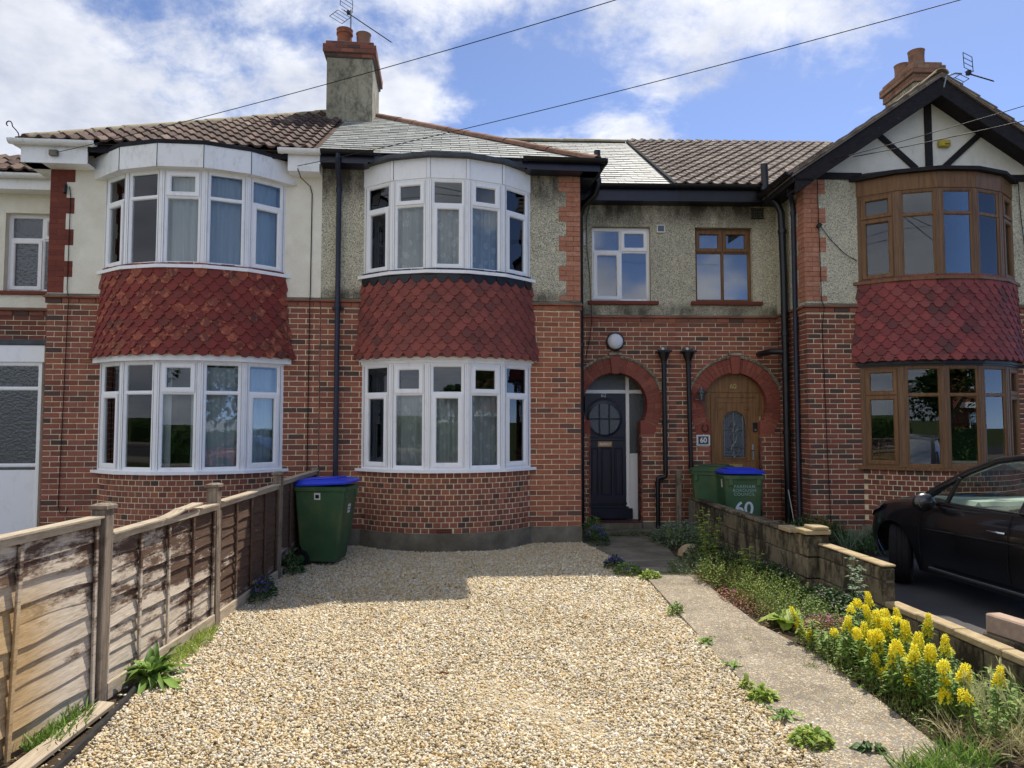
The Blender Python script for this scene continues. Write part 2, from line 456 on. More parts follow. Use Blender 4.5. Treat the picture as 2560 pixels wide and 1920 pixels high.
g = G('slate', 0.6, 0.4); r = g.rand()
c = g.ramp(r, [(0, '#8b8f8c'), (0.3, '#a2a59f'), (0.6, '#7c807d'), (0.85, '#b0b2a8'), (1, '#6e726f')])
c = g.mix(g.ramp(g.noise(6, 7, 0.75), [(0.48, 0), (0.7, 0.65)]), c, '#5f6058')
c = g.mix(g.ramp(g.noise(17, 5, 0.7), [(0.62, 0), (0.74, 0.5)]), c, '#a09a6a')
g.color(c); g.bump(g.noise(50, 6, 0.7), 0.3, 0.004); MT['slate'] = g.m
def rtile(name, stops, stain, moss):
    g = G(name, 0.85, 0.2); r = g.rand()
    c = g.ramp(r, stops)
    c = g.mix(g.ramp(g.noise(3.2, 6, 0.75), [(0.48, 0), (0.66, 0.8)]), c, stain)
    c = g.mix(g.ramp(g.noise(16, 6, 0.75), [(0.56, 0), (0.72, moss)]), c, '#8d8a68')
    g.color(c); g.bump(g.noise(70, 5, 0.7), 0.4, 0.004); MT[name] = g.m
rtile('tile_red', [(0, (0.125, 0.078, 0.060, 1)), (0.35, (0.085, 0.056, 0.046, 1)), (0.6, (0.19, 0.125, 0.098, 1)), (0.8, (0.065, 0.045, 0.040, 1)), (1, (0.28, 0.20, 0.155, 1))], (0.045, 0.034, 0.030, 1), 0.6)
rtile('tile_brown', [(0, '#7d7068'), (0.5, '#695d56'), (1, '#8e8278')], '#4c4440', 0.35)
rtile('ridge_terracotta', [(0, '#96705c'), (0.5, '#866250'), (1, '#a07c66')], '#5c4a40', 0.6)
rtile('ridge_cream', [(0, '#a89c80'), (0.5, '#988c70'), (1, '#b0a488')], '#6c6450', 0.8)
rtile('terracotta', [(0, '#9c5e44'), (0.5, '#8d553e'), (1, '#a86a4e')], '#6a4436', 0.3)

simple('black_paint', '#16161a', 0.4, 0.45, 0.35, 5); simple('navy_paint', '#141830', 0.35, 0.5, 0.3, 4)
simple('pipe_navy', '#23283a', 0.4, 0.45, 0.2, 5); simple('pipe_black', '#17171b', 0.35, 0.5, 0.3, 6)
simple('lead', '#4a4e54', 0.55, 0.4, 0.25, 7, 0.2, 0.2, 30); simple('felt', '#2a2a2e', 0.8, 0.2, 0.25, 9, 0, 0.4, 90)
g = G('black_timber', 0.7, 0.25)
w = g.noise(26, 6, 0.7, vec=g.vmap((0.4, 1, 1)))
c = g.ramp(w, [(0.3, '#121013'), (0.7, '#2a2526')]); c = g.mix(g.ramp(g.noise(9, 7, 0.8), [(0.66, 0), (0.72, 0.8)]), c, '#8d8880')
g.color(c); g.bump(w, 0.3, 0.005); MT['black_timber'] = g.m
g = G('plinth', 0.92, 0.15)
c = g.ramp(g.noise(3.5, 7, 0.7), [(0.3, '#5d594e'), (0.55, '#7d776a'), (0.75, '#918b7f')])
c = g.mix(g.ramp(g.noise(1.6, 5, 0.6), [(0.5, 0), (0.7, 0.5)]), c, '#54503c')
g.color(c); g.bump(g.noise(45, 6, 0.7), 0.4, 0.006); MT['plinth'] = g.m
g = G('chimney_render', 0.95, 0.1)
c = g.ramp(g.noise(1.8, 6, 0.7), [(0.3, '#8a8470'), (0.5, '#a29a84'), (0.75, '#b4ad9a')])
c = g.mix(g.ramp(g.noise(7, 8, 0.8, vec=g.vmap((1, 1, 0.6))), [(0.46, 0), (0.62, 0.75)]), c, '#55544c')
g.color(c); g.bump(g.noise(35, 6, 0.7), 0.5, 0.01); MT['chimney_render'] = g.m
g = G('block', 0.95, 0.1); r = g.rand()
c = g.ramp(r, [(0, '#7c7260'), (0.5, '#8b8068'), (1, '#6e6556')])
st = g.noise(4.5, 8, 0.75, vec=g.vmap((1, 1, 0.45)))
c = g.mix(g.ramp(st, [(0.44, 0), (0.56, 0.9)]), c, '#37332c')
c = g.mix(g.ramp(g.noise(8, 6, 0.7), [(0.6, 0), (0.72, 0.7)]), c, '#b0a890')
g.color(c); g.bump(g.noise(60, 6, 0.75), 0.7, 0.01); MT['block'] = g.m
g = G('coping', 0.95, 0.1)
c = g.ramp(g.noise(9, 7, 0.7), [(0.3, '#9c8868'), (0.6, '#b8a684'), (0.8, '#c8b898')])
g.color(c); g.bump(g.noise(55, 6, 0.75), 0.7, 0.01); MT['coping'] = g.m
simple('stone_loose', '#b09a88', 0.9, 0.15, 0.15, 14, 0, 0.5, 60)

# ground
g = G('path', 0.93, 0.15)
def agg(scale, thr, keep):
    v = g.N.new('ShaderNodeTexVoronoi'); v.inputs['Scale'].default_value = scale; g.L.new(g.vmap((1, 1, 0.2), (scale, 0, 0)), v.inputs['Vector'])
    cs = g.sep(v.outputs[1]); sel = g.math('MULTIPLY', g.math('LESS_THAN', v.outputs[0], thr), g.math('GREATER_THAN', cs[0], keep))
    return sel, g.ramp(cs[1], [(0, '#ccbc9a'), (0.3, '#b0966e'), (0.55, '#ddd2ba'), (0.8, '#8a8072'), (1, '#a68458')])
base = g.ramp(g.noise(3.2, 8, 0.72), [(0.3, '#6c675f'), (0.5, '#858077'), (0.72, '#9e988e')])
base = g.mix(g.ramp(g.noise(90, 5, 0.7), [(0.3, 0.0), (0.7, 0.5)]), base, '#a39c8e')
h = None
for sc, th, kp in ((60, 0.46, 0.42), (105, 0.5, 0.35), (38, 0.40, 0.72)):
    sel, col = agg(sc, th, kp); base = g.mix(g.math('MULTIPLY', sel, 0.9), base, col); h = sel if h is None else g.math('MAXIMUM', h, sel)
base = g.mix(g.ramp(g.noise(1.4, 7, 0.75), [(0.46, 0), (0.7, 0.6)]), base, '#565148')
base = g.mix(g.ramp(g.noise(5, 7, 0.75), [(0.6, 0), (0.75, 0.4)]), base, '#b8b2a4')
g.color(base)
g.bump(g.math('ADD', g.math('MULTIPLY', h, 0.6), g.noise(80, 5, 0.7)), 0.9, 0.01); MT['path'] = g.m
g = G('gravel', 0.8, 0.3); r = g.rand()
tones = [(0.0, 0.67, 0.57, 0.39), (0.12, 0.60, 0.47, 0.27), (0.24, 0.73, 0.66, 0.50), (0.36, 0.55, 0.40, 0.20), (0.48, 0.68, 0.60, 0.42), (0.60, 0.56, 0.52, 0.44),
         (0.68, 0.78, 0.73, 0.61), (0.80, 0.58, 0.45, 0.24), (0.90, 0.48, 0.45, 0.40), (0.95, 0.48, 0.34, 0.17), (1.0, 0.65, 0.55, 0.36)]
c = g.ramp(r, [(t[0], (t[1], t[2], t[3], 1)) for t in tones], 'CONSTANT')
c = g.mix(g.ramp(g.noise(130, 4, 0.7), [(0.45, 0), (0.8, 0.3)]), c, '#a8906a')
c = g.mix(g.ramp(g.noise(0.9, 5, 0.65), [(0.45, 0.0), (0.75, 0.35)]), c, (0.42, 0.31, 0.15, 1))
g.color(c); MT['gravel'] = g.m
g = G('gravel_bed', 0.95, 0.1)
v = g.N.new('ShaderNodeTexVoronoi'); v.inputs['Scale'].default_value = 75; g.L.new(g.pos(), v.inputs['Vector'])
cs = g.sep(v.outputs[1])
g.color(g.ramp(cs[0], [(0, '#a89878'), (0.4, '#bcac8c'), (0.7, '#988a70'), (1, '#c6baa0')])); g.bump(v.outputs[0], 0.8, 0.01); MT['gravel_bed'] = g.m
g = G('soil', 0.97, 0.05)
c = g.ramp(g.noise(20, 8, 0.75), [(0.3, '#3c332a'), (0.6, '#5e5142'), (0.8, '#7a6c58')]); g.color(c); g.bump(g.noise(50, 7, 0.75), 1.0, 0.02); MT['soil'] = g.m
g = G('asphalt', 0.92, 0.2)
c = g.ramp(g.noise(120, 4, 0.7), [(0.3, '#35353a'), (0.7, '#56565a')]); c = g.mix(g.ramp(g.noise(1.2, 5), [(0.4, 0), (0.7, 0.4)]), c, '#6a665e'); g.color(c); g.bump(g.noise(180, 3), 0.5, 0.005); MT['asphalt'] = g.m
g = G('ground', 0.95, 0.1)
c = g.ramp(g.noise(0.8, 6, 0.7), [(0.3, '#3e4a28'), (0.6, '#4a5430'), (0.8, '#5a5c3c')]); g.color(c); MT['ground'] = g.m
simple('paving', '#8b857a', 0.9, 0.15, 0.2, 3, 0, 0.3, 40)

# timber fence
g = G('fence_wood', 0.9, 0.15); r = g.rand()
p = g.sep()
grain = g.noise(30, 7, 0.7, vec=g.vmap((1.5, 0.12, 2.2)))
bare = g.ramp(grain, [(0.25, (0.34, 0.28, 0.21, 1)), (0.5, (0.54, 0.46, 0.36, 1)), (0.75, (0.70, 0.62, 0.50, 1))])
stainc = g.ramp(grain, [(0.3, '#4a3a30'), (0.7, '#6a5446')])
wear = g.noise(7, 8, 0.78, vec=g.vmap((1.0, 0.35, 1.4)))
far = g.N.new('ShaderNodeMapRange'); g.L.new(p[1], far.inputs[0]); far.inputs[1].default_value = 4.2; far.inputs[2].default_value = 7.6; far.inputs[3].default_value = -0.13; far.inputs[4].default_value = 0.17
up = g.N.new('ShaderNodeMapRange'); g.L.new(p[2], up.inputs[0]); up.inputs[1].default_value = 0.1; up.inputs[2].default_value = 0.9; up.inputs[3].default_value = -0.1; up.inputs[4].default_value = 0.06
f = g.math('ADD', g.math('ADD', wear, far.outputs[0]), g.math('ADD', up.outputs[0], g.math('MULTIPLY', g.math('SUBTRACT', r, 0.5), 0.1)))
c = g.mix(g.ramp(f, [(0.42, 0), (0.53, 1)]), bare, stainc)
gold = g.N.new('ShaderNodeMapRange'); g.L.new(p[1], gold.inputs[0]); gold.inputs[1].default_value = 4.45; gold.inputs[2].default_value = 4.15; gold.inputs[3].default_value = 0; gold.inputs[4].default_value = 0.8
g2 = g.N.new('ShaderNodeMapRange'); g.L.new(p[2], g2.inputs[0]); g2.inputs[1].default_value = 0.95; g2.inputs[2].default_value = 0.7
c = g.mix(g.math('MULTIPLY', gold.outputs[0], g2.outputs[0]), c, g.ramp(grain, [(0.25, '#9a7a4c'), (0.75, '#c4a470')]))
g.color(c); g.bump(grain, 0.5, 0.006); MT['fence_wood'] = g.m
g = G('post_wood', 0.92, 0.12)
grain = g.noise(26, 7, 0.7, vec=g.vmap((2, 2, 0.12)))
c = g.ramp(grain, [(0.25, '#5c5044'), (0.5, '#85786a'), (0.75, '#a39684')])
c = g.mix(g.ramp(g.noise(4, 6, 0.7), [(0.52, 0), (0.66, 0.7)]), c, '#4a3d34'); g.color(c); g.bump(grain, 0.5, 0.005); MT['post_wood'] = g.m
g = G('bare_wood', 0.9, 0.15)
grain = g.noise(24, 7, 0.7, vec=g.vmap((2, 0.15, 2))); g.color(g.ramp(grain, [(0.25, '#8a7a66'), (0.75, '#c8bba4')])); g.bump(grain, 0.4, 0.004); MT['bare_wood'] = g.m

g = G('bin_green', 0.5, 0.35)
c = g.ramp(g.noise(3, 5, 0.6), [(0.3, (0.036, 0.088, 0.040, 1)), (0.7, (0.060, 0.130, 0.062, 1))])
c = g.mix(g.ramp(g.noise(2.4, 4, 0.6, vec=g.vmap((1, 1, 0.5))), [(0.46, 0), (0.7, 0.5)]), c, '#7a7a4c')
g.color(c); g.bump(g.noise(180, 2), 0.1, 0.002); MT['bin_green'] = g.m
simple('bin_blue', '#2a44d0', 0.42, 0.4, 0.12, 5); simple('rubber', '#1c1c1e', 0.85, 0.2, 0.2, 20, 0, 0.3, 80)
simple('sticker', '#d6d6d0', 0.6, 0.3, 0.08, 10); simple('print_white', '#c8d2dc', 0.6, 0.3, 0.05, 10); simple('print_dim', '#8aa89a', 0.7, 0.2, 0.05, 10)
simple('brass', '#b89a5a', 0.3, 0.5, 0.1, 12, 0.9); simple('chrome', '#c8ccd0', 0.15, 0.5, 0.05, 10, 1.0); simple('steel', '#8a8e92', 0.4, 0.5, 0.1, 10, 0.9)
simple('sign_navy', '#1a2440', 0.3, 0.5, 0.1, 20); simple('alarm_yellow', '#b5a238', 0.5, 0.35, 0.1, 14)
simple('white_plastic', '#dcdcd8', 0.45, 0.4, 0.06, 12); simple('lamp_glass', '#e2e4ea', 0.3, 0.5, 0.04, 12)
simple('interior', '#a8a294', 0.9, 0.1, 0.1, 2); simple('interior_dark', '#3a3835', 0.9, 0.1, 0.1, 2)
simple('horseshoe_iron', '#4a3028', 0.7, 0.3, 0.3, 30); simple('wire', '#1a1a1c', 0.6, 0.3, 0.1, 10)
simple('plastic_edge', '#2c2d30', 0.5, 0.35, 0.2, 10); simple('dead_leaf', '#6a3f22', 0.8, 0.2, 0.25, 40)
simple('tile_red_floor', '#5a3a38', 0.6, 0.35, 0.2, 14)
simple('car_trim', '#17181a', 0.5, 0.4, 0.1, 10); simple('car_seat', '#2a2c30', 0.9, 0.15, 0.1, 10); simple('dash_pale', '#c0c8c0', 0.7, 0.25, 0.06, 6)
g = G('car_paint', 0.32, 0.5); g.color(g.ramp(g.noise(2, 3), [(0.3, '#0c0d10'), (0.7, '#121318')])); g.b.inputs['Coat Weight'].default_value = 1.0; g.b.inputs['Coat Roughness'].default_value = 0.03; MT['car_paint'] = g.m
g = G('headlamp', 0.1, 0.6); g.color('#7a8086'); g.b.inputs['Coat Weight'].default_value = 1.0; g.b.inputs['Metallic'].default_value = 0.4; MT['headlamp'] = g.m

def leaf(name, a, b, trans=0.25, rough=0.55):
    g = G(name, rough, 0.3); r = g.rand()
    n = g.math('ADD', g.math('MULTIPLY', r, 0.75), g.math('MULTIPLY', g.noise(9, 3), 0.25))
    c = g.ramp(n, [(0.1, a), (0.9, b)])
    g.color(c); N, L = g.N, g.L
    t = N.new('ShaderNodeBsdfTranslucent'); L.new(c, t.inputs[0])
    mx = N.new('ShaderNodeMixShader'); mx.inputs[0].default_value = trans
    L.new(g.b.outputs[0], mx.inputs[1]); L.new(t.outputs[0], mx.inputs[2]); L.new(mx.outputs[0], g.out.inputs[0]); MT[name] = g.m
leaf('leaf_mid', '#46682a', '#94b254', 0.3); leaf('leaf_lime', '#6a8a30', '#b8c860', 0.35); leaf('leaf_dark', '#26401f', '#4c6c38', 0.2)
leaf('leaf_grey', '#4a6248', '#8aa07c', 0.2); leaf('leaf_rust', '#6a4030', '#a86a4c', 0.2); leaf('grass_pale', (0.34, 0.38, 0.14, 1), (0.70, 0.66, 0.38, 1), 0.35)
leaf('straw', '#a09060', '#d8caa0', 0.3); leaf('petal_yellow', '#ffe000', '#fff45a', 0.35); leaf('petal_purple', '#5a3ca8', '#8464d0', 0.3); leaf('petal_pink', '#b078a8', '#e0b4d4', 0.3); leaf('petal_white', '#d8dad0', '#f0f0ea', 0.3)
leaf('hedge_leaf', '#2c4a1e', '#5c8034', 0.2); leaf('tree_leaf', '#24401c', '#4e7030', 0.2); leaf('stem', '#5c6c38', '#8a8a50', 0.0)
# ------------------------------------------------------------------ generic house pieces
FM = T(0, 10.338, 0)                                   # facade of the pair on the left: x world, y into the house
FR = T(2.016, 10.338, 0) @ RZ(-R_(3.5))                # the pair on the right turns a little
CAM = Vector((0, 0, 1.76))
_mesh_cache = {}

class Pieces:
    """many alike pieces: the largest in view become objects, the rest one joined part"""
    def __init__(self, name, rest_name, limit=300): self.name = name; self.rest = rest_name; self.limit = limit; self.items = []
    def add(self, key, make, W, mat, size):
        self.items.append((size/max(0.5, (W.translation-CAM).length), key, make, W, mat))
    def build(self, parent):
        self.items.sort(key=lambda t: -t[0])
        rest = {}
        for i, (s, key, make, W, mat) in enumerate(self.items):
            if i < self.limit:
                k = (self.name, key, mat.name)
                if k not in _mesh_cache: _mesh_cache[k] = make().mesh(self.name, mat)
                place(self.name, _mesh_cache[k], parent, W)
            else: rest.setdefault(mat.name, []).append((make, W))
        for mn, lst in rest.items():
            mb = MB()
            for make, W in lst:
                p = make(); mb.add([tuple(W @ Vector(v)) for v in p.v], p.f, rng.uniform(0.02, 0.98))
            tag(mb.part(self.rest, bpy.data.materials[mn], parent), kind='stuff')

def brick_mb(L, H, d=0.03, c=0.004):
    def f():
        x, z = L/2, H/2; m = MB()
        vs = [(-x, d, -z), (x, d, -z), (x, d, z), (-x, d, z), (-x, c, -z), (x, c, -z), (x, c, z), (-x, c, z),
              (-x+c, 0, -z+c), (x-c, 0, -z+c), (x-c, 0, z-c), (-x+c, 0, z-c)]
        fs = [(8, 9, 10, 11)]
        for i in range(4):
            j = (i+1) % 4; fs += [(i, j, 4+j, 4+i), (4+i, 4+j, 8+j, 8+i)]
        return m.add(vs, fs)
    return f

def put_brick(P, F, x0, x1, z0, z1, mat, y=0.0, jit=0.0025):
    L = round((x1-x0)/0.005)*0.005; H = round((z1-z0)/0.005)*0.005
    if L < 0.02: return
    W = F @ T((x0+x1)/2, y + rng.uniform(-jit, jit), (z0+z1)/2) @ RY(rng.uniform(-0.004, 0.004))
    P.add((L, H), brick_mb(L, H), W, MT[mat], L)

def brickwork(P, F, x0, x1, z0, n, mat, hole=None, course=0.075, phase=0, y=0.0, blen=0.213, joint=0.012, cut=True):
    for k in range(n):
        za = z0 + k*course + joint/2; zb = z0 + (k+1)*course - joint/2
        rem = hole((za+zb)/2) if hole else []
        spans = [(x0, x1)]
        for a, b in rem:
            ns = []
            for s, e in spans:
                if b <= s or a >= e: ns.append((s, e)); continue
                if a > s: ns.append((s, a))
                if b < e: ns.append((b, e))
            spans = ns
        step = blen + joint
        off = -(step/2 if (k+phase) % 2 else 0)
        nb = int((x1-x0)/step)+3
        for s, e in spans:
            seg = []
            for i in range(nb):
                a = x0 + off + i*step; b = a + blen
                a2, b2 = max(a, s), min(b, e)
                if b2 - a2 > 0.004: seg.append([a2, b2])
            if len(seg) > 1 and seg[0][1]-seg[0][0] < 0.06: seg[1][0] = seg[0][0]; seg.pop(0)
            if len(seg) > 1 and seg[-1][1]-seg[-1][0] < 0.06: seg[-2][1] = seg[-1][1]; seg.pop()
            if seg and seg[0][0]-s < 0.016: seg[0][0] = s
            if seg and e-seg[-1][1] < 0.016: seg[-1][1] = e
            for a2, b2 in seg: put_brick(P, F, a2, b2, za, zb, mat, y)

def rect_ring(m, x0, x1, z0, z1, t, y0, y1, tb=None):
    tb = tb or t
    m.box(x0, x0+t, y0, y1, z0, z1); m.box(x1-t, x1, y0, y1, z0, z1)
    m.box(x0+t, x1-t, y0, y1, z1-t, z1); m.box(x0+t, x1-t, y0, y1, z0, z0+tb)
    return m

def sash_ring(m, x0, x1, z0, z1, t, y0, y1):
    """mitred ring with a bevelled face, like a plastic casement"""
    b = 0.012
    o = [(x0, z0), (x1, z0), (x1, z1), (x0, z1)]
    i = [(x0+t, z0+t), (x1-t, z0+t), (x1-t, z1-t), (x0+t, z1-t)]
    i2 = [(x0+t-b, z0+t-b), (x1-t+b, z0+t-b), (x1-t+b, z1-t+b), (x0+t-b, z1-t+b)]
    vs = [(a, y1, c) for a, c in o] + [(a, y0, c) for a, c in o] + [(a, y0, c) for a, c in i2] + [(a, y0+b, c) for a, c in i] + [(a, y1, c) for a, c in i]
    fs = []
    for k in range(4):
        j = (k+1) % 4
        for r in range(4): fs.append((r*4+k, r*4+j, (r+1)*4+j, (r+1)*4+k))
    return m.add(vs, fs)

def window(parent, W, w, z0, z1, cells, mat, gmat='glass', depth=0.07, border=0.028, y=0.0, tilt=0.006):
    """a framed window in frame W (x along the wall, y inward); cells = (x0,x1,z0,z1,opens) as fractions"""
    m = MB(); m2 = rect_ring(m, 0, w, z0, z1, border, y, y+depth)
    xi0, xi1, zi0, zi1 = border, w-border, z0+border, z1-border
    cs = []
    for a, b, c, d, op in cells:
        x0 = xi0+(xi1-xi0)*a; x1 = xi0+(xi1-xi0)*b; za = zi0+(zi1-zi0)*c; zb = zi0+(zi1-zi0)*d
        sash_ring(m, x0, x1, za, zb, 0.026, y+0.004, y+depth-0.006)
        cs.append((x0, x1, za, zb, op))
    fr = m.part('window', MT[mat], parent, W)
    for x0, x1, za, zb, op in cs:
        t = 0.026
        if op:
            s = sash_ring(MB(), x0+0.010, x1-0.010, za+0.010, zb-0.010, 0.058, y-0.016, y+0.03)
            s.part('sash', MT[mat], fr, W); t = 0.062
        cx, cz = (x0+x1)/2, (za+zb)/2; hw, hh = (x1-x0)/2-t+0.012, (zb-za)/2-t+0.012
        if hw > 0.01 and hh > 0.01:
            p = MB().box(-hw, hw, -0.003, 0.003, -hh, hh)
            p.part('pane', MT[gmat], fr, W @ T(cx, y+0.024, cz) @ RX(rng.uniform(-tilt, tilt)) @ RZ(rng.uniform(-tilt, tilt)))
            # dark gasket line round the pane
            q = rect_ring(MB(), cx-hw+0.002, cx+hw-0.002, cz-hh+0.002, cz+hh-0.002, 0.007, y+0.017, y+0.0205)
            q.part('gasket', MT['rubber'], fr, W)
    return fr

# ---- bay geometry
class Bay:
    def __init__(self, F, cx, half=1.21, sag=0.55, n=5):
        self.F = F; self.cx = cx; self.R = (half**2+sag**2)/(2*sag); self.yc = -sag+self.R
        self.amax = math.asin(half/self.R); self.n = n
    def pt(self, a, off=0.0): r = self.R+off; return (self.cx + r*math.sin(a), self.yc - r*math.cos(a))
    def lim(self, off): return math.acos(max(-1, min(1, self.yc/(self.R+off))))
    def poly(self, off=0.0, back=0.0):
        n = self.n; pts = []
        for k in range(n+1):
            a = -self.amax + 2*self.amax*k/n
            if k == 0: a = -self.lim(off)
            if k == n: a = self.lim(off)
            x, y = self.pt(a, off); pts.append((x, y+back if k in (0, n) else y))
        return pts
    def arc(self, off=0.0, n=40):
        L = self.lim(off); return [self.pt(-L+2*L*k/n, off) for k in range(n+1)]
    def facet(self, k, off=0.0):
        a0 = -self.amax + 2*self.amax*k/self.n; a1 = -self.amax + 2*self.amax*(k+1)/self.n
        p0 = Vector(self.pt(a0, off)+(0,)); p1 = Vector(self.pt(a1, off)+(0,))
        ux = (p1-p0).normalized(); uy = Vector((-ux.y, ux.x, 0))
        return self.F @ frame(p0, ux, uy), (p1-p0).length

def scallop_mb(w=0.166, h=0.2, th=0.022):
    def f():
        r = w*0.375; m = MB(); pts = [(-w/2, h), (-w/2, r*0.95), (-r, r*0.95)]
        for k in range(1, 8):
            a = math.pi + math.pi*k/8; pts.append((r*math.cos(a), r*0.95 + r*math.sin(a)*0.95))
        pts += [(r, r*0.95), (w/2, r*0.95), (w/2, h)]
        return m.prism(pts, 0, th)
    return f

def hung_tiles(P, bay, z0, z1, rows, flare, mat, top_mat=None, w=0.174):
    g = (z1-z0)/rows
    for j in range(rows):
        z = z0 + j*g
        t = 1-(z-z0)/(z1-z0)
        off = 0.035 + flare*t**2.0
        r = bay.R+off
        L = bay.lim(off); da = w/r
        n = int(2*L/da)+2
        slope = flare*2.0*t/(z1-z0)
        for i in range(-n//2-1, n//2+2):
            a = (i + (0.5 if j % 2 else 0))*da
            if abs(a) > L - 0.02: continue
            x, y = bay.pt(a, off+0.018)
            top = top_mat and j == rows-1
            W = bay.F @ T(x, y, z) @ RZ(a) @ RX(-math.atan(slope)-0.15) @ RY(rng.uniform(-0.028, 0.028)) @ T(0, rng.uniform(-0.004, 0.003), rng.uniform(-0.006, 0.004))
            P.add('scallop', scallop_mb(w-0.006), W, MT[top_mat] if top else MT[mat], w)

def bay_skirt(parent, bay, z0, z1, flare, mat, name='skirt_backing'):
    rows = 8; m = MB(); prev = None; vs = []; cols = 40
    for j in range(rows+1):
        t = 1-j/rows; off = 0.02 + flare*t**2.0; z = z0+(z1-z0)*j/rows
        for x, y in bay.arc(off, cols): vs.append((x, y, z))
    fs = [(j*(cols+1)+i, j*(cols+1)+i+1, (j+1)*(cols+1)+i+1, (j+1)*(cols+1)+i) for j in range(rows) for i in range(cols)]
    m.add(vs, fs); return m.part(name, MT[mat], parent, bay.F, smooth=40)

def curtain(name, label, bay, z0, z1, mat, depth=0.13, waves=22, amp=0.028, a_lo=-1.12, a_hi=1.12, group=None):
    m = MB(); n = 200; vs = []
    for z in (z0, (z0+z1)/2, z1):
        k = 1.0 if z < z1 else 0.6
        for i in range(n+1):
            s = a_lo+(a_hi-a_lo)*i/n
            a = bay.amax*0.99*s
            o = -depth + k*amp*(math.sin(s*waves*math.pi)+0.5*math.sin(s*waves*2.3+1))
            x, y = bay.pt(a, o); vs.append((x, y, z))
    fs = [(j*(n+1)+i, j*(n+1)+i+1, (j+1)*(n+1)+i+1, (j+1)*(n+1)+i) for j in range(2) for i in range(n)]
    m.add(vs, fs)
    o = m.part(name, MT[mat], None, bay.F, smooth=60)
    return tag(o, label, 'curtain', group)

def half_gutter(parent, F, x0, x1, y, z, mat, r=0.058, name='gutter'):
    poly = [(r*math.cos(a), r*math.sin(a)) for a in [math.pi+math.pi*k/10 for k in range(11)]]
    poly += [(0.82*r*math.cos(a), 0.82*r*math.sin(a)) for a in [2*math.pi-math.pi*k/10 for k in range(11)]]
    m = MB().prism(poly, x0, x1, M=frame((0, y, z), (0, 1, 0), (1, 0, 0)))
    g = m.part(name, MT[mat], parent, F, smooth=40)
    k = max(2, int((x1-x0)/0.9))
    for i in range(k+1):
        x = x0+0.05+(x1-x0-0.1)*i/k
        poly2 = [((r+0.006)*math.cos(a), (r+0.006)*math.sin(a)) for a in [math.pi+math.pi*q/8 for q in range(9)]] + [(r*0.5, 0), (-r*0.5, 0)]
        MB().prism(poly2[:9], x-0.018, x+0.018, M=frame((0, y, z), (0, 1, 0), (1, 0, 0))).part('gutter_bracket', MT[mat], g, F)
    return g

def pipe(parent, F, pts, r, mat, collars=(), name='drainpipe'):
    o = MB().tube(pts, r, 14).part(name, MT[mat], parent, F, smooth=40)
    for c in collars:
        MB().tube([(c[0], c[1], c[2]-0.03), (c[0], c[1], c[2]+0.03)], r*1.25, 14).part('collar', MT[mat], o, F, smooth=40)
    return o

# ---- roofs
def slates(P, F, P0, U, V, Nn, umin, umax, vmax, hp, w, g, mat, th=0.009):
    rows = int(vmax/g)+1
    hps = hp + [(0, 1, vmax), (-1, 0, -umin), (1, 0, umax)]
    for j in range(rows):
        v0 = j*g; i = 0
        u = umin - (w/2 if j % 2 else 0)
        while u < umax:
            poly = [(u+0.004, v0), (u+w-0.004, v0), (u+w-0.004, v0+g*1.45), (u+0.004, v0+g*1.45)]
            q = clip_poly(poly, hps)
            full = len(q) == 4 and all(abs(a[0]-b[0])+abs(a[1]-b[1]) < 1e-6 for a, b in zip(sorted(q), sorted(poly)))
            if q:
                cu, cv = u+w/2, v0
                def make(q=q, cu=cu, cv=cv):
                    m = MB(); n = len(q); vs = []
                    hh = lambda v: 0.016*(1-(v-cv)/(g*1.45))+0.006
                    for a, b in q: vs.append((a-cu, b-cv, hh(b)))
                    for a, b in q: vs.append((a-cu, b-cv, hh(b)-th))
                    fs = [tuple(range(n)), tuple(range(2*n-1, n-1, -1))] + [((k+1) % n, k, n+k, n+(k+1) % n) for k in range(n)]
                    return m.add(vs, fs)
                o = Vector(P0)+Vector(U)*cu+Vector(V)*cv
                W = F @ frame(o, U, V, Nn) @ T(0, rng.uniform(-0.006, 0.006), rng.uniform(0, 0.003)) @ RZ(rng.uniform(-0.006, 0.006))
                P.add(('full', w, g) if full else (id(P), j, round(u, 3)), make, W, MT[mat], w if full else w*0.5)
            u += w

def roman_mb(w, g, h=0.044):
    def f():
        m = MB(); L = g*1.22; n = 9; vs = []
        prof = []
        for k in range(n):
            s = k/(n-1); x = (s-0.5)*(w+0.02)
            z = h*(0.5-0.5*math.cos(2*math.pi*min(1, max(0, (s-0.30)/0.62)))) if s > 0.30 else 0.0
            prof.append((x, z))
        for v, lift in ((0, 0.036), (L, 0.004)):
            for x, z in prof: vs.append((x, v, z+lift+0.01))
        for x, z in prof: vs.append((x, 0, z+0.036+0.01-0.030))
        fs = [(k, k+1, n+k+1, n+k) for k in range(n-1)] + [(2*n+k, 2*n+k+1, k+1, k) for k in range(n-1)]
        return m.add(vs, fs)
    return f

def roman_tiles(P, F, P0, U, V, Nn, umin, umax, vmax, inside, w, g, mat):
    for j in range(int(vmax/g)+1):
        u = umin + w/2
        while u < umax:
            v0 = j*g
            if v0 < vmax - 0.05 and inside(u, v0+g*0.5):
                o = Vector(P0)+Vector(U)*u+Vector(V)*v0
                W = F @ frame(o, U, V, Nn) @ T(0, rng.uniform(-0.006, 0.006), rng.uniform(0, 0.004))
                P.add(('roman', w, g), roman_mb(w, g), W, MT[mat], w)
            u += w

